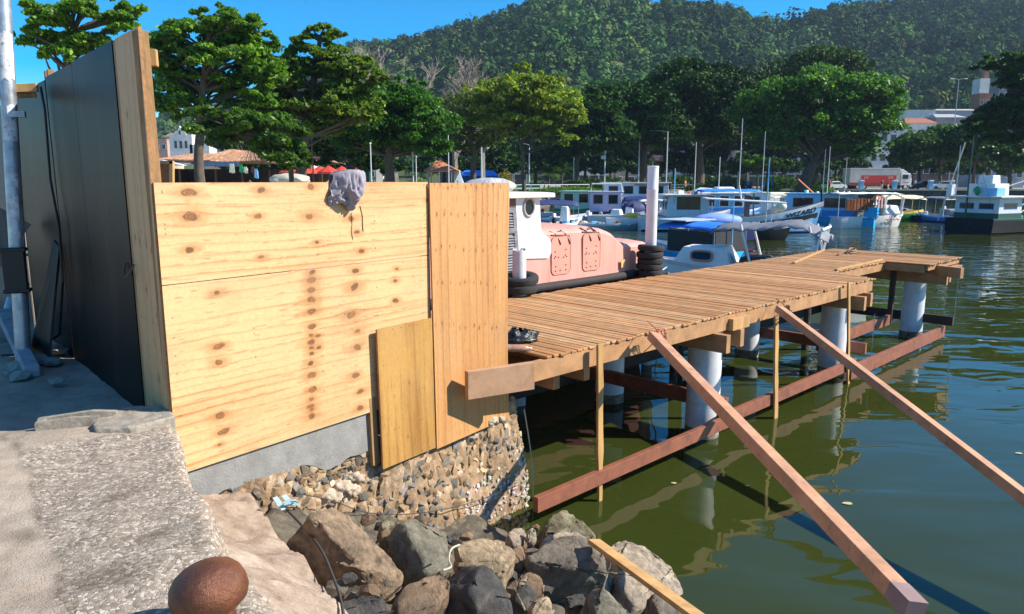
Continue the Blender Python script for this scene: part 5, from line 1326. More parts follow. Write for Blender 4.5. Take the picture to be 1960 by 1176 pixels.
for x0, x1 in ((-2.45, -2.1), (-2.2, -2.45), (-.6, -.2)):
    for y in (-.82, .82): MB().tube([(x0, y, .8), (x1, y * .98, 2.2)], .035, 8).build("canopy_post", PW_, b)
MB().tube([(-2.45, -.9, 2.12), (-2.45, .9, 2.12)], .04, 8).build("canopy_bar", PW_, b)
line("mooring_line", "pale mooring line running from the white launch to the pier", "rope", [pp(6.75, 2.9, -.22), pp(7.8, 4.0, -.5), b.location + Vector((-2.4, -.9, .95))], .02, M_STRING)
# ---- little white boat behind the pier's head with a windscreen
b = boat("white_skiff", "little white boat with square windscreen showing behind the pier head", 1545, 500, 3.6, 1.5, .75, 200, PW_, None, PLG, PW_, D=21.5)
MB().prism([(-.25, -.42, .8), (-.25, .42, .8), (-.10, .36, 1.28), (-.10, -.36, 1.28)], (-.05, 0, 0)).build("windscreen", PLG, b, bevel=.02)
MB().prism([(-.31, -.34, .86), (-.31, .34, .86), (-.19, .29, 1.22), (-.19, -.29, 1.22)], (-.03, 0, 0)).build("console_panel", PW_, b)
outboard(b, 1.2, .0, .55, PW_)
# ---- WIZARD
b = boat("named_fishing_boat", "white and blue fishing boat lettered WIZARD on its flared bow", 1436, 440, 9.4, 2.7, 1.0, -6, PLB, PLG, PNB, PGR, rise=1.15, D=50, band=.34)
HV = hull(9.4, 2.7, 1.0, rise=1.15, band=.34); HW = dict(N=15, V=HV.v)
hull_patch(b, HW, "hull_stripe", PBK, .35, .985, lambda k: .34 + .02 * k, lambda k: .95 - .42 * k)
hull_patch(b, HW, "blue_flash", PLB, .52, .96, lambda k: .80 - .30 * k, lambda k: .97)
tc_ = bpy.data.curves.new("lettering", 'FONT'); tc_.body = "WIZARD"; tc_.size = .62; tc_.extrude = .012; tc_.offset = .012
to = bpy.data.objects.new("tmp", tc_); col.objects.link(to)
dg = bpy.context.evaluated_depsgraph_get(); tm = bpy.data.meshes.new_from_object(to.evaluated_get(dg)); bpy.data.objects.remove(to)
tm.materials.clear(); tm.materials.append(PBK)
lt = bpy.data.objects.new("bow_lettering", tm); col.objects.link(lt); lt.parent = b
wd = max(v.co.x for v in tm.vertices)
for v in tm.vertices:
    q = hull_pt(HW, .72 + .235 * v.co.x / wd, .31 - .27 * v.co.y / .62, .02 + v.co.z); v.co = q
canopy(b, -3.6, .4, 2.3, .9, 2.9, TBL, .1)
MB().box((-.3, 0, 1.75), (.05, 1.6, 1.4)).build("wheelhouse_board", PBR, b); MB().box((-.27, 0, 2.38), (.03, 1.65, .2)).build("board_trim", PDG, b)
MB().add([(.05, -.3, 1.1), (.05, -.9, 1.1), (.05, -.25, 2.1)], [(0, 1, 2)]).build("red_flag", PRD, b); MB().beam((.1, -.2, 1.1), (.1, -.05, 2.6), .10, .02).build("green_flag", PG, b)
mb = MB(); mb.ico((1.9, -.3, 1.75), .33, 2, .05); mb.ico((1.5, -.2, 1.6), .28, 2, .08); mb.build("float_buoys", PCR, b, smooth=True)
mast(b, 1.0, 0, 1.1, 5.0, .05, PLB, ((4.4, 0),)); MB().tube([(4.55, 0, 1.9), (4.5, 0, 2.9)], .06, 8).build("bow_post", PBK, b)
# ---- blue and white boat with louvred stern beside it
b = boat("blue_cabin_boat", "blue and white boat with louvred stern lockers and a white name board", 1583, 443, 6.6, 2.3, .75, 146, PCY, PB, PW_, PW_, D=56)
cabin(b, -1.9, 3.0, 2.0, .7, 1.75, PLB, PLB, .12, 2, .97, fr=PBR, lower=PB)
MB().box((-3.0, .25, 1.15), (.9, 1.0, .8)).build("stern_locker", PCY, b); MB().box((-2.9, -.75, 1.2), (.9, 1.0, .95)).build("stern_locker", PDG, b)
mb = MB()
for yy in (-1.05, -.75, -.45):
    for zz in (.9, 1.15, 1.4): mb.box((-3.36, yy, zz), (.02, .2, .1))
mb.build("locker_louvres", PMG, b)
mb = MB()
for yy in (.0, .45):
    for zz in (.85, 1.0, 1.25): mb.box((-3.46, yy, zz), (.02, .3, .07))
mb.build("locker_louvres", PNB, b)
nb = MB().box((-3.3, .25, 2.0), (.05, .95, .6)).build("name_board", PW_, b)
P = [(-3.34, .58 - .06 * i, 2.0 + .10 * math.sin(i * 1.9) + .05 * math.sin(i * .9)) for i in range(12)]
MB().tube(P, .018, 5).build("script_lettering", PRD, b)
clutter(b, -1.4, 2.6, 1.2, 2.5, 5, 6, [PW_, PMG, PYL, PLB]); mast(b, .2, 0, 2.5, 6.0, .03, PLG); mast(b, .5, .1, 2.5, 5.8, .03, PGR)
tyre(b.location + Vector((-2.25, -1.2, .62)), "old tyre hung as a fender between the lettered bow and the louvred stern", 1.0, (R(90), .3), "tyres on the mooring posts")
# ---- lifejacket boat
b = boat("lifejacket_boat", "white boat hung with a row of orange brown lifejackets", 1662, 432, 5.8, 2.1, .85, 12, PW_, None, PW_, PW_, D=55, rise=.35)
canopy(b, -3.4, 1.9, 2.1, .8, 2.6, TWH, .06, PW_)
mb = MB(); rr = random.Random(7)
for i in range(8):
    x = -2.6 + i * .28
    for y in (-.98,): mb.box((x, y, 1.75 - rr.uniform(0, .08)), (.25, .12, .85), rr.uniform(-.2, .2), taper=.8)
mb.build("lifejackets", mat("lifejacket_fabric", (.34, .10, .035), .85, .4, 5, .4, 12), b, bevel=.03)
mb = MB()
for i in range(4): mb.box((-.3 + i * .26, -.95, 1.8), (.2, .1, .7), .2, taper=.8)
mb.build("pale_lifejackets", mat("pink_vest", (.62, .38, .36), .85), b, bevel=.03)
MB().box((1.4, 0, 1.3), (1.5, 1.5, .7), taper=.75).build("foredeck_cabin", PW_, b, bevel=.12)
MB().tube([(2.0, -.9, 1.0), (2.1, -.9, 2.2), (1.9, 0, 2.5), (2.1, .9, 2.2), (2.0, .9, 1.0)], .07, 8).build("white_arch", PW_, b)
P = [(.6 + .13 * i, -1.0 + .03 * i, .62 + .07 * math.sin(i * 2.3)) for i in range(12)]
MB().tube([(p[0], p[1] - .03, p[2]) for p in P], .03, 5).build("red_lettering", PRD, b)
# ---- yellow canopy boat, grey dinghies with white outboards
b = boat("yellow_canopy_boat", "green and yellow boat under a cream yellow folding canopy", 1715, 418, 5.2, 1.9, .62, 8, PG, PYL, PG, PYL, D=66)
canopy(b, -1.9, 2.2, 1.9, .6, 2.2, TCR, .22, TCR); outboard(b, -2.8, 0, .5, PLG); MB().ico((-2.2, -.3, 1.8), .38, 2, .1).build("orange_float", POR, b)
MB().box((-.2, 0, .95), (.7, 1.0, .5)).build("console", PGR, b, bevel=.05)
b = boat("dinghy", "dark dinghy with one white outboard left of the trawler", 1757, 410, 3.6, 1.5, .45, 80, PNB, PBK, PBK, PGR, D=66); outboard(b, -1.9, 0, .35, PW_); clutter(b, -1.2, 1, .8, .3, 4, 1, [PNB, PGR, PLB])
b = boat("dinghy", "blue dinghy with a white roll bar and two white outboards", 1795, 413, 4.6, 1.8, .5, 100, PB, PLB, PNB, PGR, D=63); outboard(b, -2.4, .3, .4, PW_); outboard(b, -2.4, -.4, .4, PW_)
MB().tube([(-1.5, -.8, .5), (-1.6, -.8, 1.9), (-1.6, .8, 1.9), (-1.5, .8, .5)], .06, 8).build("roll_bar", PW_, b); canopy(b, -1.5, 1.4, 1.7, .5, 2.1, TGY, .1)
# ---- the trawler
b = boat("trawler", "black hulled trawler with pale blue and white wheelhouse banded dark green", 1948, 440, 12.5, 4.0, 1.1, 26, PBK, PDG, PMR, PGR, D=51.5, transom=.92, rise=.5)
b.scale = (.9, .9, .88)
cabin(b, -5.5, -2.7, 3.3, 1.0, 1.62, PLG, PW_, .35, 1, .99, lower=PDG, fr=PB, wh=.22)
MB().box((-3.8, 0, 2.74), (4.6, 4.2, .10)).build("upper_roof", PLG, b, bevel=.03)
MB().box((-4.1, .1, 3.25), (1.8, 2.0, .92), taper=.97).build("upper_cabin", PLG, b, bevel=.04); MB().box((-4.1, .1, 4.02), (1.0, 1.1, .62), taper=.92).build("top_box", PLG, b, bevel=.04)
MB().box((-5.2, -1.1, 3.1), (1.0, .8, .62)).build("deck_box", PLB, b, bevel=.03)
mast(b, -1.4, 1.6, 1.1, 4.2, .09, PW_); MB().tube([(-1.7, -1.75, 1.0), (-1.7, -1.75, 2.7)], .14, 10).build("funnel", PW_, b)
mast(b, -5.9, .5, 1.1, 7.2, .07, PDG, ((-1.0, 1.8), (-6.2, 1.9), (-6.2, -1.9), (1.5, 0)))
mast(b, -5.6, 1.6, 2.7, 6.6, .05, PGR)
MB().tube([(-5.7, 1.2, 6.8), (-5.9, 2.6, .8)], .05, 6).build("boom", PCR, b); MB().tube([(-3.0, 1.0, 2.9), (4.8, -.4, 5.0)], .06, 6).build("derrick", PGR, b)
MB().box((-6.0, 1.75, 3.2), (.4, .4, .9)).build("white_locker", PW_, b)
MB().ico((-5.3, .2, 3.2), .22, 2, .15, (1, 1, 1.6)).build("green_net", PG, b)
clutter(b, -.6, 4.0, 2.6, 1.0, 18, 9, [PG, PRD, PCR, PGR, PMG, PBR, PLG])
for i in range(5): MB().tube([(random.Random(i).uniform(0, 1), -1.2 + i * .5, 1.2), (4.6, -1.0 + i * .5, 2.2 + .3 * i)], .035, 5).build("stowed_pole", PCR, b)
for y in (-1.9, 1.9): MB().tube([(-1.75, y, 1.0), (-1.75, y, 2.7)], .06, 8).build("cabin_column", PW_, b)
b = boat("rigged_vessel", "dark rigged vessel cut by the right edge behind the trawler", 2010, 440, 11, 4, 1.8, 60, PDG, PBK, PBK, PGR, D=57)
cabin(b, -3, 1, 2.6, 1.6, 2.2, PLB, PLG, .2, 2)
mast(b, -3.4, 0, 1.6, 9.5, .09, PBK, ((3, 1), (3, -1), (-5, 1.5))); mast(b, 2.2, .2, 1.6, 7.0, .08, PBK, ((4.5, 0), (-1, 1.6)))
for i in range(6): MB().tube([(-4.5 + i * .3, -1.8 + i * .5, 1.7), (-1.0 + i * .5, 2.5 - i * .6, 3.6 + i * .7)], .045, 5).build("fishing_pole", (PCR, PGR, PMG)[i % 3], b)
# ---- the crowd of boats farther off, left to right
b = boat("awning_boat", "blue boat under a dark blue awning with orange gear, far left of the row", 1046, 424, 5.0, 1.9, .5, 8, PLB, PLB, PW_, PGR, D=60)
canopy(b, -2.2, 2.5, 1.9, .5, 1.9, TNV, .25); clutter(b, -1.6, 1.6, 1.2, .5, 6, 3, [POR, PLB, PW_, POR, PRD])
b = boat("green_cabin_boat", "green boat with mint green windowed wheelhouse", 1128, 414, 6.2, 2.1, 1.0, -28, PGR, PG, PGR, PGR, D=64, rise=.9, band=.22)
cabin(b, -2.4, .6, 1.8, 1.0, 1.5, PMG, PMG, .15, 2, .97, fr=PW_, wh=.5)
b = boat("lilac_cabin_boat", "boat with lilac and grey wheelhouse beside the green one", 1188, 418, 6.6, 2.2, .8, -10, PBK, PBK, PNB, PGR, D=62, rise=.4)
cabin(b, -2.6, .1, 1.9, .9, 1.6, PLI, PLI, .15, 2, .96, fr=PGR, wh=.45); canopy(b, .2, 3.2, 2.0, .8, 2.2, TNV, .25)
MB().tube([(-2.5, -.8, 2.6), (-2.4, -.8, 3.2), (.0, -.8, 3.2), (.1, -.8, 2.6)], .05, 6).build("roof_rail", PW_, b)
b = boat("speedboat", "white speedboat with windscreen in front of the lilac wheelhouse", 1180, 420, 4.4, 1.8, .75, -20, PW_, PW_, PGR, PLG, D=58)
MB().box((.0, 0, 1.0), (.9, 1.2, .5), taper=.7).build("windscreen_console", PW_, b, bevel=.06); MB().box((-.48, 0, 1.02), (.04, .9, .35)).build("windscreen", M_GLASS, b); outboard(b, -2.3, 0, .6, PW_)
b = boat("ferry_boat", "long pale grey covered boat moored against the embankment", 1212, 398, 9.0, 2.8, 1.3, -3, PLG, PW_, PNB, PGR, D=76)
cabin(b, -3.2, 3.4, 2.4, 1.3, 1.9, PLG, PW_, .3, 4, .98, fr=PLB, wh=.4); MB().box((1.6, 0, 3.02), (3.4, 2.6, .10)).build("rust_roof_patch", mat("rust_roof", (.36, .12, .05)), b)
b = boat("covered_boat", "boat under a hunched dark navy cover left of the tall post", 1215, 412, 4.2, 1.7, .7, 30, PBK, PBK, PNB, PGR, D=61)
MB().ico((0, 0, 1.1), 1.0, 3, .03, (1.3, .8, .75)).build("cover", TNV, b, smooth=True)
b = boat("open_skiff", "bare aluminium skiff lowest in the row left of the tall post", 1172, 424, 4.6, 1.5, .42, 2, PAL, PLG, PGR, PGR, D=53)
for x in (-1.2, 0, 1.1): MB().box((x, 0, .34), (.25, 1.2, .05)).build("thwart", PW_, b)
clutter(b, -1.6, 1.2, .8, .3, 6, 44, [PCR, PW_, PLB, PBR])
b = boat("white_open_boat", "white open boat with a yellow bundle, left of the tall post", 1226, 422, 5.0, 1.8, .75, -5, PW_, PW_, PNB, PLG, D=54)
MB().ico((-.6, -.2, .95), .42, 2, .15, (1.5, 1, .5)).build("yellow_bundle", PYL, b, smooth=True); canopy(b, -.2, 2.4, 1.7, .7, 2.1, TWH, .08)
b = boat("outboard_skiff", "pale skiff with a big black outboard in the left of the row", 1084, 428, 4.0, 1.6, .5, 62, PLG, PW_, PGR, PW_, D=53); outboard(b, -2.1, 0, .4, PBK); clutter(b, -1.4, 1.2, .9, .4, 12, 5, [POR, PW_, PW_, PLB, PBK, PW_]); MB().box((-.3, 0, 1.1), (.5, .7, 1.1), taper=.7).build("white_hood", PW_, b, bevel=.1); MB().box((.6, .2, 1.15), (.45, .4, .7), taper=.8).build("orange_vest_pile", POR, b, bevel=.1)
b = boat("low_tender", "low grey tender with tan seats between the black outboard and the aluminium skiff", 1128, 426, 3.8, 1.4, .42, 5, PGR, PLG, PGR, mat("tan_seat", (.45, .33, .22)), D=54); clutter(b, -1.1, 1.1, .8, .3, 5, 8, [PW_, PBR, PLB])
# right of the tall post
b = boat("wheelhouse_boat", "white boat with flat roofed wheelhouse and big dark windows right of the tall post", 1310, 432, 6.4, 2.2, 1.0, 0, PLG, PW_, PNB, PGR, D=52)
cabin(b, -1.5, 1.5, 2.0, 1.0, 1.45, PLG, PW_, .35, 1, .9, wh=.62); clutter(b, -1.2, 1.0, 1.2, 2.55, 6, 11, [PW_, POR, PMG, PGR]); mast(b, -1.0, -.9, 1.0, 4.3, .05, PLB)
b = boat("striped_boat", "blue and white wheelhouse boat with rounded dinghy on its roof", 1372, 428, 6.8, 2.2, 1.0, 4, PLB, PW_, PNB, PB, D=56)
cabin(b, -1.6, 1.9, 2.0, 1.0, 1.5, PLB, PW_, .2, 3, .95, wh=.5, lower=PB); MB().box((.4, 0, 2.75), (1.7, 1.2, .5), taper=.8).build("roof_dinghy", PLG, b, bevel=.15); mast(b, -.2, -.6, 1.0, 5.2, .04, PLG)
b = boat("grey_cabin_boat", "boat with plain light grey cabin and one small dark window", 1432, 424, 6.0, 2.2, 1.0, -6, PGR, PLG, PBK, PGR, D=58)
cabin(b, -1.9, 1.2, 2.1, 1.0, 1.5, PLG, PCR, .15, 1, .98, fr=PBR, wh=.3)
b = boat("flat_awning_boat", "boat under a thin tilted white awning in the middle of the row", 1420, 440, 5.8, 2.0, .7, -8, PBK, PNB, PBK, PGR, D=44)
ob = MB().box((0, 0, 2.30), (4.6, 1.9, .09), M=Matrix.Rotation(R(3), 4, 'Y')).build("flat_awning", PW_, b, bevel=.03); 
for x in (-1.9, 1.5):
    for y in (-.8, .8): MB().tube([(x, y, .7), (x, y, 2.2)], .03, 6).build("awning_post", PLG, b)
MB().tube([(-.2, -.7, 2.2), (-.4, -.7, 3.2)], .05, 6).build("post", PLG, b); clutter(b, -1.8, 1.8, 1.2, .6, 6, 21, [PBK, PGR, PW_, PBR])
b = boat("tarp_boat", "boat with a bright blue tarpaulin slumped over its cabin", 1372, 446, 5.2, 1.9, .8, 10, PNB, PNB, PBK, PGR, D=42)
MB().ico((0, 0, 1.25), 1.0, 3, .05, (1.5, .8, .4)).build("tarpaulin", tarp("bright_blue", (.20, .33, .70)), b, smooth=True)
b = boat("tent_boat", "boat under a grey ridge tent moored against the quay", 1346, 392, 6.0, 2.3, .9, 6, PGR, PGR, PBK, PGR, D=78)
MB().add([(-2.2, -1.2, 1.9), (2.6, -1.2, 1.8), (2.6, 1.2, 1.8), (-2.2, 1.2, 1.9), (-.4, 0, 2.75), (1.0, 0, 2.65)], [(0, 1, 5, 4), (2, 3, 4, 5), (0, 4, 3), (1, 2, 5)]).build("ridge_tent", TPG, b)
for x in (-2, 2.4):
    for y in (-1.1, 1.1): MB().tube([(x, y, .9), (x, y, 1.9)], .04, 6).build("tent_post", PBR, b)
b = boat("sport_cruiser", "big white cruiser seen stern on behind the roof dinghy", 1398, 394, 7.6, 2.7, 1.3, 25, PW_, PLG, PW_, PW_, D=74)
MB().box((.3, 0, 1.75), (3.8, 2.2, .9), taper=.72).build("cruiser_cabin", PW_, b, bevel=.15); MB().box((-1.75, 0, 1.6), (.1, 1.6, .4)).build("cabin_screen", PCY, b)
mast(b, 1.0, 0, 1.3, 9.5, .05, PLG, ((3.4, .4), (-3.2, .9), (-3.2, -.9)))
b = boat("cream_cover_boat", "boat with cream fabric cover and grey hood farther back", 1476, 394, 6.0, 2.3, 1.0, 5, PLG, PW_, PGR, PGR, D=74)
MB().box((.5, 0, 1.7), (2.6, 2.0, 1.2), taper=.85).build("cream_cover", tarp("pale_cream", (.80, .74, .55)), b, bevel=.12); MB().box((-1.6, 0, 1.5), (1.6, 1.9, .9), taper=.85).build("grey_hood", TPG, b, bevel=.12)
b = boat("white_cruiser", "white boat with low cabin behind the lettered bow's wheelhouse", 1536, 398, 7.0, 2.5, 1.1, 175, PW_, PLG, PGR, PW_, D=70)
cabin(b, -1.2, 2.0, 2.0, 1.1, .9, PW_, PW_, .1, 2, .85); MB().tube([(-1.5, -.8, 2.0), (.6, .1, 3.6)], .05, 6).build("boom", POR, b)
b = boat("small_sloop", "slim white sloop with bare mast near the middle of the quay", 1450, 388, 6.5, 2.0, .8, 15, PW_, PNB, PW_, PW_, D=86)
MB().box((0, 0, 1.0), (2.4, 1.3, .5), taper=.8).build("coachroof", PW_, b, bevel=.08); mast(b, .5, 0, .9, 9.0, .05, PLG, ((3.1, 0), (-3.1, 0)))
b = boat("small_sloop", "slim sloop with stayed mast moored left of the grey tent boat", 1300, 386, 6.0, 2.0, .8, 10, PLG, PW_, PW_, PW_, D=90)
MB().box((0, 0, 1.0), (2.2, 1.3, .5), taper=.8).build("coachroof", PW_, b, bevel=.08); mast(b, 1.9, 0, .9, 8.0, .06, PLG, ((-1, 1), (-1, -1), (3.6, 0)))
SM = [("small white skiff with blue gunwale under the lilac wheelhouse", 1150, 60, 3.8, 20, PW_, PB, None), ("white motorboat with tall console beside the yellow bundle boat", 1205, 60, 4.6, -15, PW_, PLG, "con"),
      ("little white dinghy between lifejacket boat and yellow canopy", 1690, 68, 3.4, 150, PW_, PW_, "out"), ("white launch with low cuddy moored behind the roof dinghy boat", 1345, 68, 5.4, 15, PW_, PB, "cud"),
      ("white launch with orange gear behind the flat awning boat", 1290, 66, 5.0, 170, PW_, PLB, "gear"), ("pale blue skiff tied beside the grey cabin boat", 1455, 55, 4.4, -20, PLB, PW_, None),
      ("white speedboat with windscreen left of the cream covered boat", 1440, 70, 5.2, 165, PW_, PNB, "con"), ("white boat with cuddy cabin right of the cream covered boat", 1508, 72, 5.4, 10, PW_, PLB, "cud"),
      ("mint skiff with white thwarts behind the lifejacket boat", 1600, 72, 4.2, 5, PMG, PG, None), ("white skiff with outboard in front of the green wheelhouse", 1098, 59, 4.2, 40, PW_, PLG, "out"),
      ("white dinghy by the embankment steps behind the lilac boat", 1175, 84, 4.0, 8, PW_, PB, None), ("white cabin launch against the embankment left of the tall post", 1240, 86, 5.6, 172, PW_, PLG, "cud"),
      ("cream launch with cuddy between the tent boat and the quay", 1325, 88, 5.2, -5, PCR, PW_, "cud"), ("blue skiff full of gear beside the white cruiser", 1560, 66, 4.4, 30, PCY, PW_, "gear"),
      ("white dinghy with grey outboard left of the dark dinghy", 1737, 72, 3.4, 100, PW_, PGR, "out"), ("grey launch with a white box behind the trawler", 1850, 74, 5.0, 10, PGR, PW_, "con")]
SM += [("white cuddy launch second in line left of the tall post", 1222, 70, 5.0, 20, PW_, PB, "cud"), ("tiny white tender beside the green wheelhouse", 1072, 66, 3.4, -30, PW_, PLG, "con"), ("white launch under a small white canopy behind the lilac boat", 1150, 74, 5.2, 8, PW_, PW_, "cud"),
       ("white open launch just right of the tall post", 1285, 58, 4.8, 12, PW_, PLB, "con"), ("white launch with canopy between the striped and grey cabin boats", 1405, 66, 5.0, -8, PW_, PB, "cud"), ("white speedboat with grey outboard behind the grey cabin boat", 1425, 76, 5.0, 150, PW_, PW_, "con"),
       ("white skiff heaped with orange gear by the white cruiser", 1525, 62, 4.6, 12, PW_, PCY, "gear"), ("white launch with low canopy behind the tent boat", 1375, 82, 5.6, 5, PW_, PLG, "cud"), ("white tender with console left of the sport cruiser", 1362, 72, 4.2, -25, PW_, PRD, "con"),
       ("cream skiff with outboard in front of the quay wall", 1640, 84, 4.4, 10, PCR, PW_, "out")]
for i, (lab, px, D, L, hd, c1, c2, kd) in enumerate(SM):
    b = boat("small_boat", lab, px, 400, L, L * .36, .62, hd, c1, c2, PNB, PLG, D=D)
    for x in (-L * .22, L * .12): MB().box((x, 0, .50), (.25, L * .30, .06)).build("thwart", PW_, b)
    if kd == "con": MB().box((0, 0, .95), (.7, .8, .75), taper=.8).build("console", PW_, b, bevel=.06); MB().box((.30, 0, 1.45), (.06, .75, .4)).build("windscreen", M_GLASS, b)
    if kd == "cud": MB().box((L * .12, 0, .95), (L * .38, L * .26, .75), taper=.75).build("cuddy", PW_, b, bevel=.1); MB().box((L * .12, 0, .98), (L * .24, L * .27 * .96, .22)).build("cuddy_window", M_GLASS, b); canopy(b, -L * .36, -L * .02, L * .3, .6, 1.9, TWH, .08)
    if kd in ("gear", None): clutter(b, -L * .35, L * .25, L * .2, .45, 6 if kd else 2, i, [POR, PW_, PLB, PYL, PCR])
    if kd in ("out", "con"): outboard(b, -L * .5 - .05, 0, .45, (PW_, PGR, PBK)[i % 3])
b = boat("canoe", "white open canoe shaped boat at the foot of the embankment", 1140, 392, 5.5, 1.3, .5, 3, PW_, PW_, PGR, PBR, D=92)
for x in (-1.5, .2, 1.6): MB().box((x, 0, .4), (.2, 1.0, .05)).build("thwart", PBR, b)
# ================================================================== TREES
M_BARK = mat("bark", (.10, .075, .055), .95, .4, 5, .6, 12, stretch=(1, 1, .3))
M_BARKG = mat("grey_bark", (.24, .21, .18), .95, .35, 5, .5, 12, stretch=(1, 1, .3))
M_LEAF = leafmat("leaves", .42, .45)
M_LEAFD = leafmat("dense_leaves", .12, .6, .15)
def limb(a, b, bend, rr, k=6):
    P = []
    off = Vector((rr.uniform(-1, 1), rr.uniform(-1, 1), rr.uniform(-.3, .6))) * (b - a).length * bend
    for i in range(k):
        t = i / (k - 1); P.append(a.lerp(b, t) + off * math.sin(math.pi * t) * .5)
    return P
def tree(name, label, px, D, trunk, crowns, leaf=.26, pal=((.05, .12, .015), (.08, .16, .02), (.035, .085, .012)), group="trees along the waterfront", m=None, dens=1.0, flat=.45,
         seed=1, fill=.5, trunk_r=.3, bark=None, clus=.37, aspect=.55, up=.45, base_z=-.15, yellow=0.0):
    """crowns: (px, py, rx px, ry px, depth offset m, leaves); trunk: photo pixels from the foot up (x, y)"""
    rng = np.random.default_rng(seed); rr = random.Random(seed)
    foot = atY(px, 345, D); foot.z = base_z
    rt = thing(name, label, "tree", foot, 0, group)
    tb = MB(); tp_ = [foot] + [atY(x, y, D) for x, y in trunk]
    k = len(tp_); P = []
    for i in range(k - 1):
        for j in range(4): P.append(tp_[i].lerp(tp_[i + 1], j / 4) + Vector((rr.uniform(-.06, .06), rr.uniform(-.06, .06), 0)) * trunk_r * 2)
    P.append(tp_[-1]); n = len(P)
    tb.tube(P, [trunk_r * (1.25 - .15 * min(i, 1) - .75 * i / n) for i in range(n)], 10)
    LC, LAX, LAY, LCOL = [], [], [], []
    for (cx, cy, rx, ry, dy, nl) in crowns:
        Dc = D + dy; c = atY(cx, cy, Dc); Rx, Rz = rx * Dc / FOC, ry * Dc / FOC; Ry = (Rx + Rz) * .5 if Rx > 1.4 * Rz else Rx
        ncl = max(9, int(44 * (Rx * Rz) ** .5 / 3)); ncl = min(ncl, 80)
        low = [q for q in P[4:]] or P
        per = int(nl * dens * 2.3 / ncl)
        for q in range(ncl):
            u = rng.normal(size=3); u /= np.linalg.norm(u); u[2] = u[2] * (.95 if u[2] > 0 else .8)
            rad = rng.uniform(fill, 1.0) ** .6 * .9
            if q % 4 == 1: rad = rng.uniform(.95, 1.28); u[2] *= .6
            cc = np.array(c) + u * rad * np.array((Rx, Ry, Rz))
            cr = clus * min(Rx, Rz, Ry) * rng.uniform(.5, 1.2) * (.62 if q % 4 == 1 else 1)
            if q % 4 == 0:
                cv = Vector(cc); start = min(low, key=lambda w: (w - cv).length + max(0, w.z - cv.z + .35 * (w - cv).xy.length) * 2 + rr.uniform(0, 1.2))
                tb.tube(limb(start, cv, .22, rr), [trunk_r * .30 * (1 - .85 * i / 5) + .012 for i in range(6)], 5, cap=False)
            v = rng.normal(size=(per, 3)); v /= np.linalg.norm(v, axis=1)[:, None]
            v *= (rng.uniform(.15, 1, per) ** .5)[:, None]
            pos = cc + v * cr * np.array((rng.uniform(1.3, 2.1), rng.uniform(1.3, 2.1), flat * rng.uniform(1.1, 1.7)))
            pos[:, 2] -= (v[:, 0] ** 2 + v[:, 1] ** 2) * cr * .35
            ax, ay = leaf_axes(rng, per, leaf * .80, up, aspect, .45, nrm=v * .35)
            tone = rng.uniform(.75, 1.25) * np.clip(.95 + .12 * u[2], .7, 1.3)
            base = np.array(pal)[rng.integers(0, len(pal), per)] * rng.uniform(.65, 1.4, (per, 1)) * tone
            if yellow:
                ym = rng.random(per) < yellow; base[ym] = np.array((.28, .26, .03)) * rng.uniform(.6, 1.2, (ym.sum(), 1))
            LC.append(pos); LAX.append(ax); LAY.append(ay); LCOL.append(base)
    tb.build("trunk", bark or M_BARK, rt, foot, smooth=True, fixn=False)
    if LC:
        v, f = quads(np.concatenate(LC), np.concatenate(LAX), np.concatenate(LAY))
        arr_mesh("crown", v, f, m or M_LEAF, np.repeat(np.concatenate(LCOL), 4, 0), parent=rt, o=tuple(foot))
    return rt
ALM = ((.080, .19, .018), (.135, .265, .026), (.050, .12, .014), (.19, .31, .035))
OLV = ((.15, .235, .025), (.20, .27, .03), (.105, .17, .022), (.26, .29, .045))
DRK = ((.030, .078, .013), (.045, .105, .016), (.020, .055, .010))
tree("almond_tree", "almond tree crown rising behind the dark hoarding at the top left", 60, 36, [(110, 200), (140, 60)],
     [(150, 40, 95, 45, 0, 2600), (120, 75, 75, 35, 0, 1700), (215, 15, 60, 28, 0, 1000), (175, -20, 70, 30, 1, 1200), (88, 70, 45, 14, 0, 500), (190, 85, 55, 18, 0, 700), (110, 105, 28, 18, -1, 350)], .17, ALM, seed=3, trunk_r=.25, flat=.35)
tree("almond_tree", "tall tiered almond tree with a dark bare trunk behind the corner post", 383, 45, [(381, 310), (385, 200), (395, 100), (410, 30)],
     [(385, 75, 80, 48, 0, 2800), (440, 45, 62, 30, 0, 1500), (330, 95, 42, 50, 0, 1300), (345, 155, 55, 40, 1, 1400), (450, 120, 70, 50, 0, 2000), (330, 190, 40, 26, 0, 600), (480, 90, 55, 32, 1, 1000),
      (410, 25, 45, 18, 0, 700), (315, 70, 26, 30, 0, 500), (495, 130, 48, 36, 1, 1300), (470, 180, 56, 34, 1, 1300), (310, 120, 28, 30, 0, 500), (360, 205, 50, 26, 0, 900), (440, 215, 60, 28, 1, 900), (395, 168, 60, 35, 2, 1100), (505, 75, 35, 14, 0, 450)], .19, ALM, seed=7, trunk_r=.30, flat=.35)
tree("almond_tree", "low spreading almond branches in front of the tiled kiosk roof", 560, 41, [(555, 300), (500, 262)],
     [(430, 235, 75, 30, 0, 1900), (500, 250, 70, 40, 0, 2200), (385, 225, 40, 24, 0, 800), (545, 285, 45, 32, 0, 1100), (450, 265, 60, 24, 1, 900), (405, 255, 38, 18, 0, 500), (560, 315, 30, 12, -.5, 300)], .20, ((.07, .14, .02), (.10, .18, .025), (.05, .10, .015)), seed=11, trunk_r=.16, flat=.5)
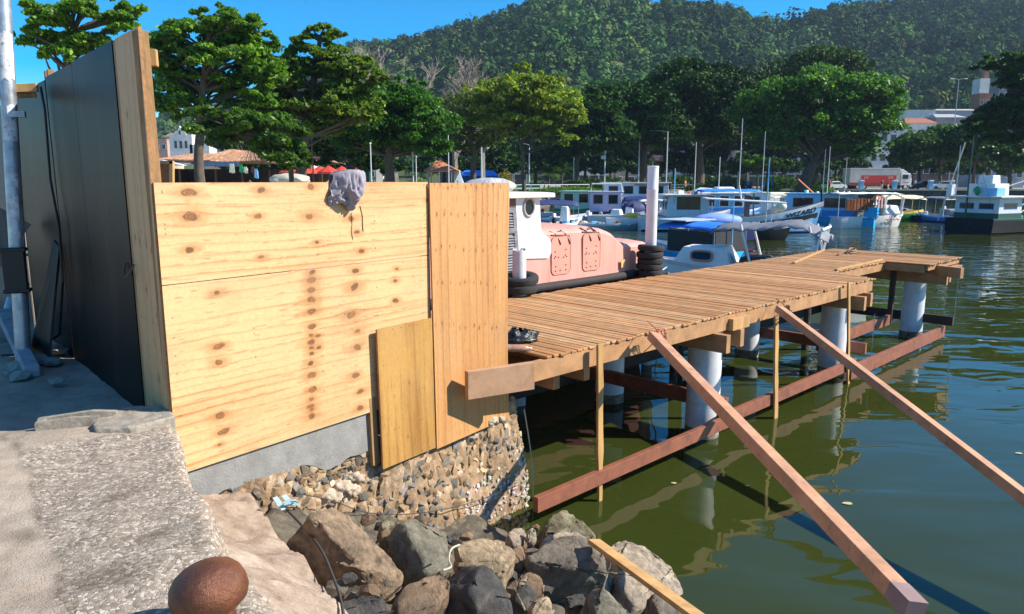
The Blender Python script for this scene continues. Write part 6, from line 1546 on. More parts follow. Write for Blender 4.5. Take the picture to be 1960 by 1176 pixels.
tree("almond_tree", "broad almond tree with a pointed top in the middle of the left group", 575, 52, [(578, 300), (590, 230), (600, 150), (612, 80)],
     [(600, 120, 75, 34, 0, 2200), (612, 62, 36, 16, 0, 500), (600, 78, 52, 16, 0, 700), (660, 125, 55, 38, 0, 1600), (540, 140, 48, 45, 0, 1500), (590, 185, 85, 45, 0, 2800), (660, 195, 60, 50, 1, 2000), (530, 200, 45, 40, 1, 1200), (690, 150, 38, 30, 0, 800), (560, 235, 60, 28, 0, 1200), (520, 150, 36, 50, 1, 1200), (620, 235, 50, 30, 1, 1000), (690, 200, 40, 36, 0, 900), (500, 215, 40, 36, 1, 900), (640, 62, 28, 8, 0, 220)],
     .21, ((.095, .175, .018), (.13, .215, .022), (.06, .13, .016), (.18, .215, .03)), seed=13, trunk_r=.38, flat=.38)
tree("leafy_tree", "round glossy green tree right of the pointed almond tree", 745, 62, [(745, 300), (755, 240)],
     [(760, 195, 70, 42, 0, 2900), (720, 230, 60, 45, 0, 2300), (800, 225, 52, 48, 0, 2100), (765, 255, 85, 40, 0, 2600), (825, 270, 32, 32, 0, 800), (690, 270, 50, 32, 0, 1300), (715, 190, 40, 34, 0, 1200), (665, 250, 40, 40, 1, 1000), (835, 235, 36, 36, 0, 1000), (760, 165, 45, 20, 0, 900)], .20, ((.055, .15, .016), (.08, .19, .022), (.035, .10, .012)), seed=17, trunk_r=.42, flat=.6)
tree("shade_tree", "darker tree with sparse foliage and thin trunk beside the red parasols", 668, 66, [(665, 320), (655, 280)],
     [(640, 270, 45, 32, 0, 1000), (690, 285, 45, 28, 0, 1000), (610, 300, 30, 20, 0, 500), (710, 310, 35, 20, 0, 500)], .24, DRK, seed=19, trunk_r=.14, flat=.5)
tree("yellowing_tree", "tree with yellowing green leaves and forked pale limbs, right of the bare trees", 1003, 84, [(1001, 315), (1000, 290), (985, 240), (975, 200)],
     [(1000, 165, 60, 35, 0, 1900), (1050, 195, 58, 40, 0, 2000), (955, 190, 52, 38, 0, 1500), (1020, 225, 75, 34, 0, 2000), (930, 222, 40, 28, 0, 800), (1085, 220, 34, 30, 0, 800), (1000, 128, 18, 8, 0, 140), (1050, 150, 35, 14, 0, 350), (1075, 262, 30, 20, 0, 350), (1000, 255, 60, 15, 1, 500)],
     .27, OLV, seed=23, trunk_r=.22, flat=.4, yellow=.16)
tree("slender_tree", "open branched tree with thin pale green leaves behind the orange roof", 905, 88, [(906, 320), (908, 285), (900, 240), (890, 190)],
     [(905, 205, 60, 45, 0, 1000), (870, 215, 40, 40, 0, 700), (925, 255, 48, 32, 0, 700), (880, 270, 40, 28, 0, 600)], .26, ((.07, .12, .02), (.10, .15, .03), (.13, .15, .03)), seed=29, trunk_r=.36, flat=.5)
tree("leafy_tree", "mid green tree filling the gap behind the pedestrian lamp post", 1105, 112, [(1105, 320), (1110, 260)],
     [(1120, 215, 60, 45, 0, 2300), (1105, 270, 55, 38, 0, 1900), (1165, 250, 40, 45, 0, 1400), (1140, 180, 42, 30, 0, 900)], .40, ((.03, .085, .015), (.045, .11, .02), (.02, .055, .012)), seed=31, trunk_r=.4, flat=.5, group="trees along the waterfront")
tree("banyan_tree", "dark dome shaped tree directly behind the tall white post", 1228, 118, [(1230, 310), (1240, 240)],
     [(1225, 200, 70, 48, 0, 4200), (1300, 165, 62, 46, 2, 3800), (1180, 240, 52, 45, 0, 2600), (1255, 245, 80, 42, 0, 3800), (1310, 130, 45, 20, 2, 1500), (1195, 190, 40, 25, 0, 1200)], .36, DRK, seed=37, trunk_r=.75, flat=.6, m=M_LEAFD)
tree("banyan_tree", "dark dense tree in the middle of the park row with several trunks below", 1340, 122, [(1338, 310), (1335, 240)],
     [(1345, 180, 62, 48, 0, 3800), (1410, 170, 58, 42, 2, 3300), (1385, 235, 72, 42, 0, 3600), (1300, 235, 50, 40, 0, 2200), (1375, 140, 45, 22, 2, 1500)], .36, ((.022, .060, .011), (.035, .085, .014), (.015, .040, .009)), seed=41, trunk_r=.9, flat=.6, m=M_LEAFD)
tree("tall_tree", "tall olive crowned tree behind the big glossy tree", 1560, 150, [(1562, 250)],
     [(1575, 120, 65, 34, 0, 2600), (1620, 130, 45, 28, 0, 1500), (1520, 130, 48, 26, 0, 1600), (1480, 150, 40, 22, 0, 1100)], .42, ((.045, .09, .014), (.065, .115, .018), (.03, .06, .01)), seed=43, trunk_r=.7, flat=.6, m=M_LEAFD)
tree("glossy_tree", "big glossy leaved tree with leaning trunk above the moored boats", 1535, 104, [(1555, 315), (1575, 280), (1580, 220)],
     [(1560, 165, 85, 44, 0, 3600), (1640, 180, 66, 46, 0, 3000), (1500, 190, 62, 44, 0, 2500), (1660, 235, 52, 42, 0, 2100), (1590, 235, 85, 48, 0, 3500), (1695, 205, 30, 40, 0, 900), (1500, 250, 56, 42, 0, 1900), (1640, 280, 50, 28, 0, 1300), (1440, 210, 40, 34, 2, 1200), (1700, 165, 24, 22, 0, 400)],
     .30, ((.065, .16, .018), (.10, .21, .026), (.042, .11, .014)), seed=47, trunk_r=.85, flat=.5)
tree("small_tree", "small bright green sapling under the dark park trees", 1450, 100, [(1450, 330)], [(1440, 308, 26, 14, 0, 500), (1478, 312, 20, 10, 0, 300), (1425, 298, 14, 8, 0, 160)], .26, ((.10, .20, .03), (.14, .24, .04)), seed=53, trunk_r=.10)
tree("dark_tree", "spreading dark tree reaching in from the right edge", 2010, 88, [(2000, 300), (1990, 220)],
     [(1920, 120, 52, 20, 0, 1500), (1960, 150, 60, 30, 0, 2200), (1985, 110, 55, 25, 0, 1600), (1920, 215, 50, 30, 0, 1800), (1980, 205, 70, 45, 0, 3000), (1880, 235, 40, 20, 0, 1000), (1950, 250, 80, 28, 0, 2200), (2030, 160, 60, 60, 0, 1800)], .27, ((.022, .055, .010), (.035, .08, .014), (.05, .10, .018)), seed=59, trunk_r=.5, flat=.4)
for i, (px, D, cr, lab) in enumerate(((1745, 132, [(1750, 275, 40, 26, 0, 1200), (1735, 300, 30, 20, 0, 700)], "bushy dark tree left of the twin armed street lamp"),
                                      (1800, 136, [(1805, 265, 38, 30, 0, 1400), (1825, 290, 34, 24, 0, 900)], "bushy tree under the rust roofed building"),
                                      (1865, 130, [(1860, 260, 40, 30, 0, 1400), (1885, 285, 45, 26, 0, 1400), (1840, 290, 30, 20, 0, 700)], "dark bush tree behind the trawler's masts"),
                                      (1935, 120, [(1930, 285, 40, 28, 0, 1400), (1955, 305, 35, 22, 0, 900)], "thin leaved dark tree at the right edge above the rigging"))):
    tree("bushy_tree", lab, px, D, [(px, 315)], cr, .40, ((.022, .06, .012), (.035, .085, .018), (.05, .10, .025)), seed=61 + i, trunk_r=.35, flat=.6)
for i, (px, D, cr, lab) in enumerate(((1120, 150, [(1120, 285, 60, 40, 0, 1500), (1090, 250, 50, 40, 0, 1200)], "dark background tree behind the white lamp with boxes"),
        (1200, 150, [(1200, 270, 60, 40, 0, 1800), (1235, 290, 45, 26, 0, 900)], "dark background tree left of the tall post"),
        (1290, 152, [(1290, 255, 70, 40, 0, 2000), (1315, 292, 34, 20, 0, 600)], "dark background tree right of the tall post"),
        (1385, 150, [(1375, 260, 62, 36, 0, 1800), (1360, 295, 30, 18, 0, 500)], "dark background tree behind the broad leaved shrub"),
        (1470, 148, [(1480, 265, 55, 38, 0, 1600), (1450, 290, 40, 20, 0, 700), (1515, 285, 34, 24, 0, 700)], "dark background tree left of the leaning trunk"),
        (1600, 150, [(1610, 280, 46, 26, 0, 1100)], "dark background tree right of the leaning trunk"),
        (1025, 150, [(1035, 290, 42, 30, 0, 900), (990, 280, 40, 30, 0, 900)], "dark background tree behind the yellowing tree"),
        (850, 130, [(850, 285, 34, 28, 0, 800), (895, 262, 34, 30, 0, 700)], "dark background tree behind the slender tree"),
        (700, 98, [(700, 285, 60, 36, 0, 1500), (640, 300, 44, 26, 0, 900), (610, 280, 30, 26, 0, 500)], "dark background tree behind the red parasols"),
        (480, 104, [(470, 268, 70, 26, 0, 1400), (540, 280, 46, 24, 0, 900)], "dark background tree showing above the tiled kiosk roof"),
        (930, 128, [(935, 290, 44, 28, 0, 900), (900, 300, 34, 22, 0, 600)], "dark background tree right of the slender tree"),
        (1760, 160, [(1750, 285, 44, 24, 0, 1100), (1800, 305, 50, 20, 0, 1000)], "dark background tree over the shaded shop front"),
        (1890, 150, [(1880, 300, 44, 22, 0, 1100), (1930, 315, 40, 20, 0, 900)], "dark background tree behind the trawler"))):
    cr = cr + [(px - 30, 316, 34, 20, -3, 700), (px + 30, 318, 34, 18, -3, 700)]
    tree("background_tree", lab, px, D, [(px, 315)], cr, .42, DRK, seed=161 + i, trunk_r=.4, flat=.7, m=M_LEAFD, group="dark trees at the back of the park")
# bare trees
def bare(label, px, D, hgt, seed, spread=.5):
    rr = random.Random(seed); foot = atY(px, 345, D); foot.z = -.15
    rt = thing("bare_tree", label, "tree", foot, 0, "leafless trees"); mb = MB(); tw = MB()
    def grow(p, d, L, r, lev):
        q = p + d * L; m = p.lerp(q, .5) + Vector((rr.uniform(-1, 1), rr.uniform(-1, 1), rr.uniform(-.5, .5))) * L * .08
        (mb if lev < 3 else tw).tube([p, m, q], [r, r * .85, r * .7], 5 if lev < 3 else 3, cap=False)
        if lev == 6: return
        for _ in range(3 if lev < 5 else 4):
            nd = (d + Vector((rr.uniform(-1, 1), rr.uniform(-1, 1), rr.uniform(-.35, .6))) * (spread + .06 * lev)).normalized()
            grow(p.lerp(q, rr.uniform(.65, 1)), nd, L * rr.uniform(.6, .8), r * .62, lev + 1)
    grow(foot, Vector((0, 0, 1)), hgt * .30, hgt * .022, 0)
    mb.build("trunk", M_BARKG, rt, foot, fixn=False); tw.build("twigs", mat("pale_twigs", (.30, .25, .20), .95, .3, 3), rt, foot, fixn=False)
bare("leafless grey tree with fine twigs between round green tree and hill", 760, 100, 22, 3, .62)
bare("leafless tree with pale twigs left of the yellowing tree", 870, 108, 23, 5, .62)
bare("smaller leafless tree half hidden behind the yellowing tree", 925, 106, 19, 9, .6)
# palms and shrubs in the park
def palm(label, px, py, D, hgt, seed, n=18, fl=1.7):
    rr = random.Random(seed); f = atY(px, py, D); f.z = -.12
    rt = thing("palm", label, "palm", f, 0, "palms in the park"); MB().tube([f, f + Vector((.1, 0, hgt))], [.13, .09], 8).build("trunk", M_BARK, rt, f)
    c, ax, ay = [], [], []
    for i in range(n):
        th = rr.uniform(0, 6.28); el = rr.uniform(.1, 1.2); d = Vector((math.cos(th), math.sin(th), 0))
        for j in range(9):
            t = (j + .5) / 9; p = f + Vector((.1, 0, hgt)) + d * fl * t * math.cos(el * .6) + Vector((0, 0, fl * (math.sin(el) * t - .75 * t * t)))
            s = Vector((-d.y, d.x, -.25)) * .32 * (1 - .6 * t)
            for sg in (-1, 1):
                c.append(p + s * sg * .5 + d * .05); ax.append(Vector((s.x * sg, s.y * sg, s.z)) * .6 + d * .12); ay.append(d * .04)
    v, fc = quads(np.array(c), np.array(ax), np.array(ay)); cc = np.tile(np.array((.10, .15, .03)), (len(v), 1)) * np.repeat(np.random.default_rng(seed).uniform(.6, 1.4, len(c)), 4)[:, None]
    arr_mesh("fronds", v, fc, M_LEAF, cc, parent=rt, o=tuple(f))
palm("feathery palm left of the pedestrian lamp", 1050, 345, 104, 2.2, 1); palm("taller feathery palm beside the lawn", 1075, 345, 106, 2.9, 2, 20, 2.0)
palm("stubby palm under the round green tree", 800, 345, 68, .9, 3); palm("grey green palm near the people in blue", 1400, 345, 104, 1.6, 4, 16, 2.2)
def shrub(label, px, py, D, w, h, pal, seed, n=900, leaf=.16, nm="shrub"):
    rng = np.random.default_rng(seed); f = atY(px, py, D); f.z = -.12
    v = rng.normal(size=(n, 3)); v /= np.linalg.norm(v, axis=1)[:, None]; v[:, 2] = np.abs(v[:, 2]); v *= (rng.uniform(.3, 1, n) ** .5)[:, None]
    nz = .75 + .5 * fbm(v[:, 0] * 3 + 5, v[:, 2] * 3 + v[:, 1] * 2 + 5, 3, seed)
    pos = np.array(f) + v * np.array((w / 2, w / 2.6, h)) * nz[:, None]
    ax, ay = leaf_axes(rng, n, leaf, .3, .55)
    cc = np.array(pal)[rng.integers(0, len(pal), n)] * rng.uniform(.6, 1.4, (n, 1)); vv, fc = quads(pos, ax, ay)
    return tag(arr_mesh(nm, vv, fc, M_LEAF, np.repeat(cc, 4, 0), o=tuple(f)), label, nm, "shrubs in the park")
GRN = ((.06, .13, .02), (.09, .17, .03)); 
shrub("clipped hedge behind the white railing", 1085, 352, 100, 11, .75, GRN, 1, 3000, .14, "hedge")
shrub("dark shrub beside the street lamp with boxes", 1120, 343, 112, 7, 1.9, DRK, 2, 1500, .2); shrub("red leaved shrub bed beside the palms", 735, 345, 66, 5, .9, ((.14, .05, .03), (.10, .08, .03)), 3)
shrub("yellow green shrub left of the orange roof", 772, 345, 66, 3, 1.0, OLV, 4); shrub("yellow flowered shrub near the green benches", 968, 340, 98, 3, 3.0, ((.25, .22, .05), (.12, .16, .03), (.30, .18, .06)), 5, 800)
shrub("low hedge with dark leaves by the sand path", 1345, 352, 112, 6, 1.0, DRK, 6, 1400, .2, "hedge"); shrub("bright clipped hedge beside the leaning trunk", 1560, 352, 106, 6, .9, ((.14, .22, .05), (.18, .26, .06)), 7, 1600, .14, "hedge")
for i, (x, lab) in enumerate(((1170, "dark shrub mass under the trees left of the short white lamp"), (1240, "dark shrub mass under the trees behind the tall post"), (1310, "dark shrub mass under the trees right of the long armed lamp"), (1375, "dark shrub mass behind the broad leaved shrub"), (1500, "dark shrub mass left of the big leaning trunk"), (1600, "dark shrub mass behind the silver car"))):
    shrub(lab, x, 345, 136, 8, 2.3, DRK, 30 + i, 1500, .26)
shrub("broad leaved shrub behind the boat masts", 1395, 342, 108, 7, 2.0, ((.05, .09, .03), (.12, .15, .08)), 8, 900, .3); shrub("potted shrub behind the grey parked car", 1475, 350, 108, 3, 1.2, GRN, 9, 500)
# ================================================================== TOWN, KIOSKS, STREET FURNITURE
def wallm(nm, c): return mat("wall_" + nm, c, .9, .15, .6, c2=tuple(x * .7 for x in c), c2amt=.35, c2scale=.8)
WW, WC, WG, WP, WB, WL = wallm("white", (.60, .59, .56)), wallm("cream", (.50, .43, .30)), wallm("grey", (.22, .215, .21)), wallm("pink", (.46, .29, .22)), wallm("blue", (.16, .21, .30)), wallm("pale_blue_dimmed", (.27, .30, .34))  # tree shade over the park fronts is put into the grey, blue, green tones
WGN = wallm("pale_green_dimmed", (.27, .31, .23))
M_TILE = mat("roof_tiles", (.30, .155, .085), .9, .45, 1.5, .6, 6, c2=(.42, .30, .18), c2amt=.5, c2scale=1.2)
M_TERRA = mat("terracotta_roof", (.55, .20, .09), .85, .25, 2, .5, 6)
M_TIN = mat("corrugated_roof", (.40, .39, .37), .7, .3, .5, stretch=(4, 1, 1)); M_RSTR = mat("rust_roof", (.36, .12, .05), .85, .3, .8)
M_WIN = mat("dark_window", (.03, .035, .04), .25, .3, 1)
def building(label, x0, x1, ytop, D, depth, m, roof=None, rows=2, cols=3, rh=1.2, group=None, name="building", cat="building", yb=None, awning=None):
    a, b = atY(x0, 345, D), atY(x1, 345, D); zt = atY((x0 + x1) / 2, ytop, D).z
    zb_ = -.16 if yb is None else atY((x0 + x1) / 2, yb, D).z
    W = b.x - a.x; H = zt - zb_; c = Vector(((a.x + b.x) / 2, D + depth / 2, zb_))
    rt = thing(name, label, cat, c, 0, group)
    MB().box((0, 0, H / 2), (W, depth, H)).build("wall", m, rt)
    if roof == "flat" or roof is None:
        MB().box((0, 0, H + .12), (W + .3, depth + .3, .24)).build("parapet", m, rt)
    else:
        MB().add([(-W / 2 - .4, -depth / 2 - .5, H), (W / 2 + .4, -depth / 2 - .5, H), (W / 2 + .4, depth / 2 + .5, H), (-W / 2 - .4, depth / 2 + .5, H), (-W / 2 * .7, 0, H + rh), (W / 2 * .7, 0, H + rh)],
                 [(0, 1, 5, 4), (2, 3, 4, 5), (0, 4, 3), (1, 2, 5), (3, 2, 1, 0)]).build("roof", roof, rt)
    fh = H / rows
    for r in range(rows):
        for q in range(cols):
            x = -W / 2 + W * (q + .5) / cols; z = fh * (r + .55)
            w, h = min(1.3, W / cols * .5), min(1.5, fh * .5)
            if r == 0 and rows > 1 and group == 'buildings behind the park': w, h, z = W / cols * .82, fh * .8, fh * .42     # shop fronts as wide dark panes, standing in for street-level shade
            f = MB().box((x, -depth / 2 - .03, z), (w + .25, .08, h + .25)).build("window", WW if m is not WW else WG, rt)
            MB().box((x, -depth / 2 - .05, z), (w, .08, h)).build("pane", M_WIN, f)
    if awning: MB().prism([(-W / 2, -depth / 2 - .05, 2.9), (-W / 2, -depth / 2 - 1.4, 2.5), (-W / 2, -depth / 2 - 1.4, 2.4), (-W / 2, -depth / 2 - .05, 2.8)], (W, 0, 0)).build("awning", awning, rt)
    return rt
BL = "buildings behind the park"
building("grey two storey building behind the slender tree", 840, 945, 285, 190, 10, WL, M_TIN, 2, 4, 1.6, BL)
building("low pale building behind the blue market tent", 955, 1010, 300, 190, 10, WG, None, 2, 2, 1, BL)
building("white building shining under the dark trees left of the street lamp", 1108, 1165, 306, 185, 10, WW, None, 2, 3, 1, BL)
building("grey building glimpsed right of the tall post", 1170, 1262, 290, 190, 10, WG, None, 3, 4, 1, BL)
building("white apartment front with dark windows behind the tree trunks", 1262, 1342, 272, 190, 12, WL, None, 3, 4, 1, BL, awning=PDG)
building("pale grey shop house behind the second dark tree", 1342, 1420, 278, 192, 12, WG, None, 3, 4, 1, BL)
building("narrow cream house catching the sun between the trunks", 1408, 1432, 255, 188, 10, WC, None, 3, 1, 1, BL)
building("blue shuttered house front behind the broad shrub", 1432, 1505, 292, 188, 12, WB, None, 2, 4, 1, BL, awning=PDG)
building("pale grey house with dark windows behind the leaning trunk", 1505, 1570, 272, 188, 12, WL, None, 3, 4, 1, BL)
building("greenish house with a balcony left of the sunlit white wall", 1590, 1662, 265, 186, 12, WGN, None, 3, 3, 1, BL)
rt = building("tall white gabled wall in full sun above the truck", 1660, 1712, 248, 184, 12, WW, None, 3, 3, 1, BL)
building("dark recessed shop front right of the white wall", 1712, 1830, 300, 186, 12, wallm("shade", (.10, .09, .08)), None, 1, 5, 1, BL)  # shade given as a near-black wall colour
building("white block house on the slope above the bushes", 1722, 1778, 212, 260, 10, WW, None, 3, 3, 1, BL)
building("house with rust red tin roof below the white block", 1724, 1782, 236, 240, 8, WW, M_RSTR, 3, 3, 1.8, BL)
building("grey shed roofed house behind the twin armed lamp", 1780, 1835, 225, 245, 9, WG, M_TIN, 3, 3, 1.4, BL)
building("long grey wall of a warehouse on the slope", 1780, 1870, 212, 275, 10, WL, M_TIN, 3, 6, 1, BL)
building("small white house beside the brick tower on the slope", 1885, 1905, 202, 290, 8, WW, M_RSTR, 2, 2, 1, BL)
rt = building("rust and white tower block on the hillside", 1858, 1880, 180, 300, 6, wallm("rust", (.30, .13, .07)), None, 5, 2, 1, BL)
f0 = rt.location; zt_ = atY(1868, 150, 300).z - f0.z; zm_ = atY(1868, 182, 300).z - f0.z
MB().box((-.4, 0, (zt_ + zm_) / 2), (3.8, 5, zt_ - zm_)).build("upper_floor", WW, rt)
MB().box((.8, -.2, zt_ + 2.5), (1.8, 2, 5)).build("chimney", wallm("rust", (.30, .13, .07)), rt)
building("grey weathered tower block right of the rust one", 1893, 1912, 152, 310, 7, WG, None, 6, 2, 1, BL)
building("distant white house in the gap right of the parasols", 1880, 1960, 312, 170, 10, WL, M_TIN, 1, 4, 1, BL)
rng_ = random.Random(77)
# hillside town seen between the left trees
rt = thing("church", "white colonial church front with two belfry openings among the far houses", "church", atY(348, 300, 230), 0)
MB().box((0, 3, 2.2), (7, 6, 9)).prism([(-1.9, -.2, 6.4), (1.9, -.2, 6.4), (1.5, -.2, 7.4), (.6, -.2, 7.9), (0, -.2, 9.2), (-.6, -.2, 7.9), (-1.5, -.2, 7.4)], (0, 1, 0)).build("facade", WW, rt)
MB().box((5.6, 3, .6), (6, 6, 6)).build("nave", WW, rt)
for x in (-1.6, 0, 1.6): MB().box((x, -.02, 3.6), (.8, .1, 2.2)).build("window", M_WIN, rt)
MB().box((0, -.05, 7.2), (.55, .5, 1.2)).build("belfry_opening", M_WIN, rt)
for i, (x0, x1, yt, D, m, rf, lab) in enumerate(((300, 325, 268, 260, WP, None, "pink flat house left of the church"), (322, 338, 262, 270, WC, M_TILE, "cream house peeping over the church"),
        (395, 415, 262, 250, WW, None, "white house right of the dark almond trunk"), (398, 440, 276, 240, WC, M_TILE, "cream tiled house above the kiosk roof"),
        (560, 578, 248, 240, WW, None, "tall white house left in the gap of the two almonds"), (578, 600, 272, 230, WW, M_TERRA, "white house with orange roof in the tree gap"),
        (590, 612, 252, 260, WG, None, "grey house in the tree gap"), (605, 630, 262, 250, WC, None, "cream house in the tree gap"), (560, 590, 290, 215, WG, M_TIN, "grey shed below the white houses in the tree gap"),
        (655, 690, 300, 140, WL, None, "pale house behind the red parasols"), (690, 720, 305, 140, WG, M_TIN, "grey shed roof house left of the round tree"), (700, 730, 262, 260, WW, None, "white house behind the shade tree"))):
    building(lab, x0, x1, yt, D, 7, m, rf, 3, 2, 1.5, "houses of the hillside town", "house", "house")

# ---- tiled kiosk
def kiosk():
    D = 82; rt = thing("kiosk", "long beach kiosk with wavy clay tiled roof and dark open front", "kiosk", atY(470, 350, D)); o = rt.location.copy(); o.z = -.15; rt.location = o
    X = lambda px: atY(px, 345, D).x
    Z = lambda py: atY(470, py, D).z
    def roof(x0, xr0, xr1, x1, ye, yr, dep, nm="roof"):
        n = 60; V, F = [], []
        for i in range(n + 1):
            t = i / n; xe = X(x0) + (X(x1) - X(x0)) * t; xr = X(xr0) + (X(xr1) - X(xr0)) * t
            wv = .05 * math.sin(t * 2 * math.pi * n / 4) + .12 * math.sin(t * 7 + ye)
            for j in range(7):
                u = j / 6; y = D - 1.5 + (dep / 2 + 1.5) * u
                V.append((xe + (xr - xe) * u, y, Z(ye) + (Z(yr) - Z(ye)) * (u ** 1.1) + (.04 if (i % 2) else -.03) + wv * .6))
        for i in range(n):
            for j in range(6): F.append((i * 7 + j, (i + 1) * 7 + j, (i + 1) * 7 + j + 1, i * 7 + j + 1))
        m = MB().add(V, F)
        V2 = [(X(x0), D + dep, Z(ye)), (X(x1), D + dep, Z(ye)), (X(xr1), D + dep / 2, Z(yr)), (X(xr0), D + dep / 2, Z(yr)), (X(x0), D - 1.5, Z(ye)), (X(x1), D - 1.5, Z(ye))]
        m.add(V2, [(0, 1, 2, 3), (0, 3, 4), (1, 5, 2)])
        ob = m.build(nm, M_TILE, rt, o); s = ob.modifiers.new("s", 'SOLIDIFY'); s.thickness = .12
    roof(300, 345, 395, 415, 307, 292, 7); roof(372, 420, 470, 520, 309, 285, 8); roof(535, 560, 600, 642, 312, 299, 6)
    MB().box(((X(330) + X(640)) / 2, D + 4, 1.3), (X(640) - X(330), .2, 2.9)).box(((X(330)) , D + 2, 1.3), (.2, 4, 2.9)).build("back_wall", mat("kiosk_dark_wood", (.05, .03, .02), .9, .3, 3), rt, o)
    for px in (312, 352, 420, 470, 522, 560, 620): MB().box((X(px), D - .9, 1.0), (.18, .18, 3.2)).build("post", mat("kiosk_post", (.10, .05, .03), .8), rt, o)
    MB().box(((X(400) + X(468)) / 2, D - 1.55, Z(315)), (X(468) - X(400), .06, .5)).build("sign_board", mat("faded_blue_sign", (.10, .17, .27), .7, .3, 6, c2=(.22, .30, .38), c2amt=.3, c2scale=5), rt, o)
    MB().box(((X(350) + X(540)) / 2, D - .4, .35), (X(540) - X(350), .4, 1.0)).build("counter", mat("kiosk_counter", (.06, .07, .06), .8), rt, o)
    MB().prism([(X(303), D - 2.2, Z(306)), (X(332), D - 2.4, Z(308)), (X(373), D - 2.6, Z(318)), (X(335), D - 2.4, Z(319)), (X(310), D - 2.2, Z(310))], (0, 1.5, .03)).build("white_awning", TWH, rt, o)
    return rt
kiosk()
# planed corner frame of another hoarding bay just behind the plywood
rt = thing("timber_doorway", "orange brown wooden door frame standing behind the corner post", "doorway", atY(320, 345, 20)); o = rt.location.copy(); o.z = -.1; rt.location = o
fx = lambda x, y: atY(x, y, 20)
MB().beam(fx(329, 400), fx(329, 309), .09, .12, up=(0, 1, 0)).build("jamb", M_PINE, rt, o)
MB().beam(fx(285, 311), fx(332, 311), .12, .08, up=(0, 0, 1)).build("lintel", M_PINE_D, rt, o)
MB().box(fx(306, 350) + Vector((0, .1, 0)), (.55, .03, 1.0)).build("panel", mat("brown_panel", (.22, .085, .035), .8, .3, 4), rt, o)
for i, (x, y, h, c, lab) in enumerate(((461, 322, 14, PG, "bright green hanging shirt at the kiosk front"), (444, 322, 16, PCR, "straw fan on a stick at the kiosk front"), (484, 325, 10, PMR, "dark red bag hanging at the kiosk"), (470, 325, 10, PCR, "small pale bag hanging at the kiosk"), (490, 332, 16, PLB, "patterned blue cloth hanging at the kiosk"))):
    p = atY(x, y, 79.6); mb = MB()
    mb.box(p, (.42 if i != 1 else .6, .1, h / 17), taper=.7); mb.box(p + Vector((.08, .05, -.15)), (.3, .1, h / 20), .4)
    tag(mb.build("hanging_goods", c, o=p), lab, "goods", "goods hanging at the kiosk")
# red parasols
def parasol_proto():
    rt = thing("parasol", "x", "parasol", (0, 0, 0), 0, "red parasols at the kiosk")
    MB().tube([(0, 0, -.5), (0, 0, 2.55)], .03, 8).build("pole", PBR, rt)
    n = 8; V = [(0, 0, 2.6)] + [(1.15 * math.cos(6.2832 * i / n), 1.15 * math.sin(6.2832 * i / n), 1.95) for i in range(n)] + [(1.17 * math.cos(6.2832 * i / n), 1.17 * math.sin(6.2832 * i / n), 1.80) for i in range(n)]
    F = [(0, 1 + i, 1 + (i + 1) % n) for i in range(n)] + [(1 + i, 9 + i, 9 + (i + 1) % n, 1 + (i + 1) % n) for i in range(n)]
    MB().add(V, F).build("canopy", mat("parasol_red", (.62, .05, .025), .7, .15, 3), rt)
    return rt
pr = parasol_proto()
for i, (x, D, lab) in enumerate(((556, 76, "leftmost red parasol beside the kiosk"), (573, 74, "bright red parasol second from the left"), (594, 76, "third red parasol from the left"), (612, 78, "darkest red parasol, half hidden in the middle"),
                                 (630, 75, "red parasol right of the dark one"), (655, 77, "red parasol second from the right"), (682, 73, "rightmost red parasol of the row"))):
    o = pr if i == 0 else copy_tree(pr)
    p = atY(x, 345, D); o.location = (p.x, p.y, .35 if i != 6 else .1); o["label"] = lab; o.rotation_euler = (0, 0, i * .3)
# tarpaulin heap, tables
p = atY(555, 344, 50); mb = MB(); rr = random.Random(3); mb.ico(p, 1.0, 3, .08, (1.35, .8, .42), rr)
tag(mb.build("tarpaulin_heap", tarp("beige", (.52, .49, .40)), o=p, smooth=True), "heap under a beige tarpaulin in front of the parasols", "heap")
def table_proto():
    rt = thing("cafe_table", "x", "table", (0, 0, 0), 0, "tables under the parasols")
    MB().box((0, 0, .74), (.9, .9, .05)).build("tabletop", PBR, rt)
    for x in (-.35, .35):
        for y in (-.35, .35): MB().box((x, y, .36), (.06, .06, .72)).build("leg", PBR, rt)
    return rt
tp0 = table_proto()
for i, (x, D) in enumerate(((585, 72), (640, 73), (668, 71))):
    o = tp0 if i == 0 else copy_tree(tp0); p = atY(x, 345, D); o.location = (p.x, p.y, -.16 + .15); o["label"] = ("cafe table left of the tree trunk", "cafe table in the middle under the parasols", "cafe table below the rightmost parasol")[i]
p = atY(692, 345, 68); tag(MB().box(p + Vector((0, 0, .35)), (1.6, .8, 1.2)).box(p + Vector((0, 0, .98)), (1.7, .9, .08)).build("green_bin", PDG, o=p), "dark green waste container right of the parasols", "container")
# orange roofed shelter and white pyramid tent
D = 92; rt = thing("park_shelter", "open shelter with orange hipped tile roof", "shelter", atY(848, 345, D)); rt.location.z = -.15; o = rt.location.copy()
q = [atY(815, 330, D), atY(882, 331, D)]; W = q[1].x - q[0].x; zt = atY(840, 308, D).z; ze = atY(840, 329, D).z
cx = (q[0].x + q[1].x) / 2
MB().add([(cx - W / 2, D - 2.5, ze), (cx + W / 2, D - 2.5, ze), (cx + W / 2, D + 2.5, ze), (cx - W / 2, D + 2.5, ze), (cx - .9, D, zt), (cx - .3, D, zt)], [(0, 1, 5, 4), (2, 3, 4, 5), (0, 4, 3), (1, 2, 5), (3, 2, 1, 0)]).build("roof", M_TERRA, rt, o)
for x in (-1.7, 1.7):
    for y in (-2, 2): MB().box((cx + x, D + y, (ze - .15) / 2), (.22, .22, ze + .15)).build("column", WC, rt, o)
p = atY(879, 349, 62); rt = thing("pyramid_tent", "white pyramid shaped canvas peeping over the hoarding", "tent", p)
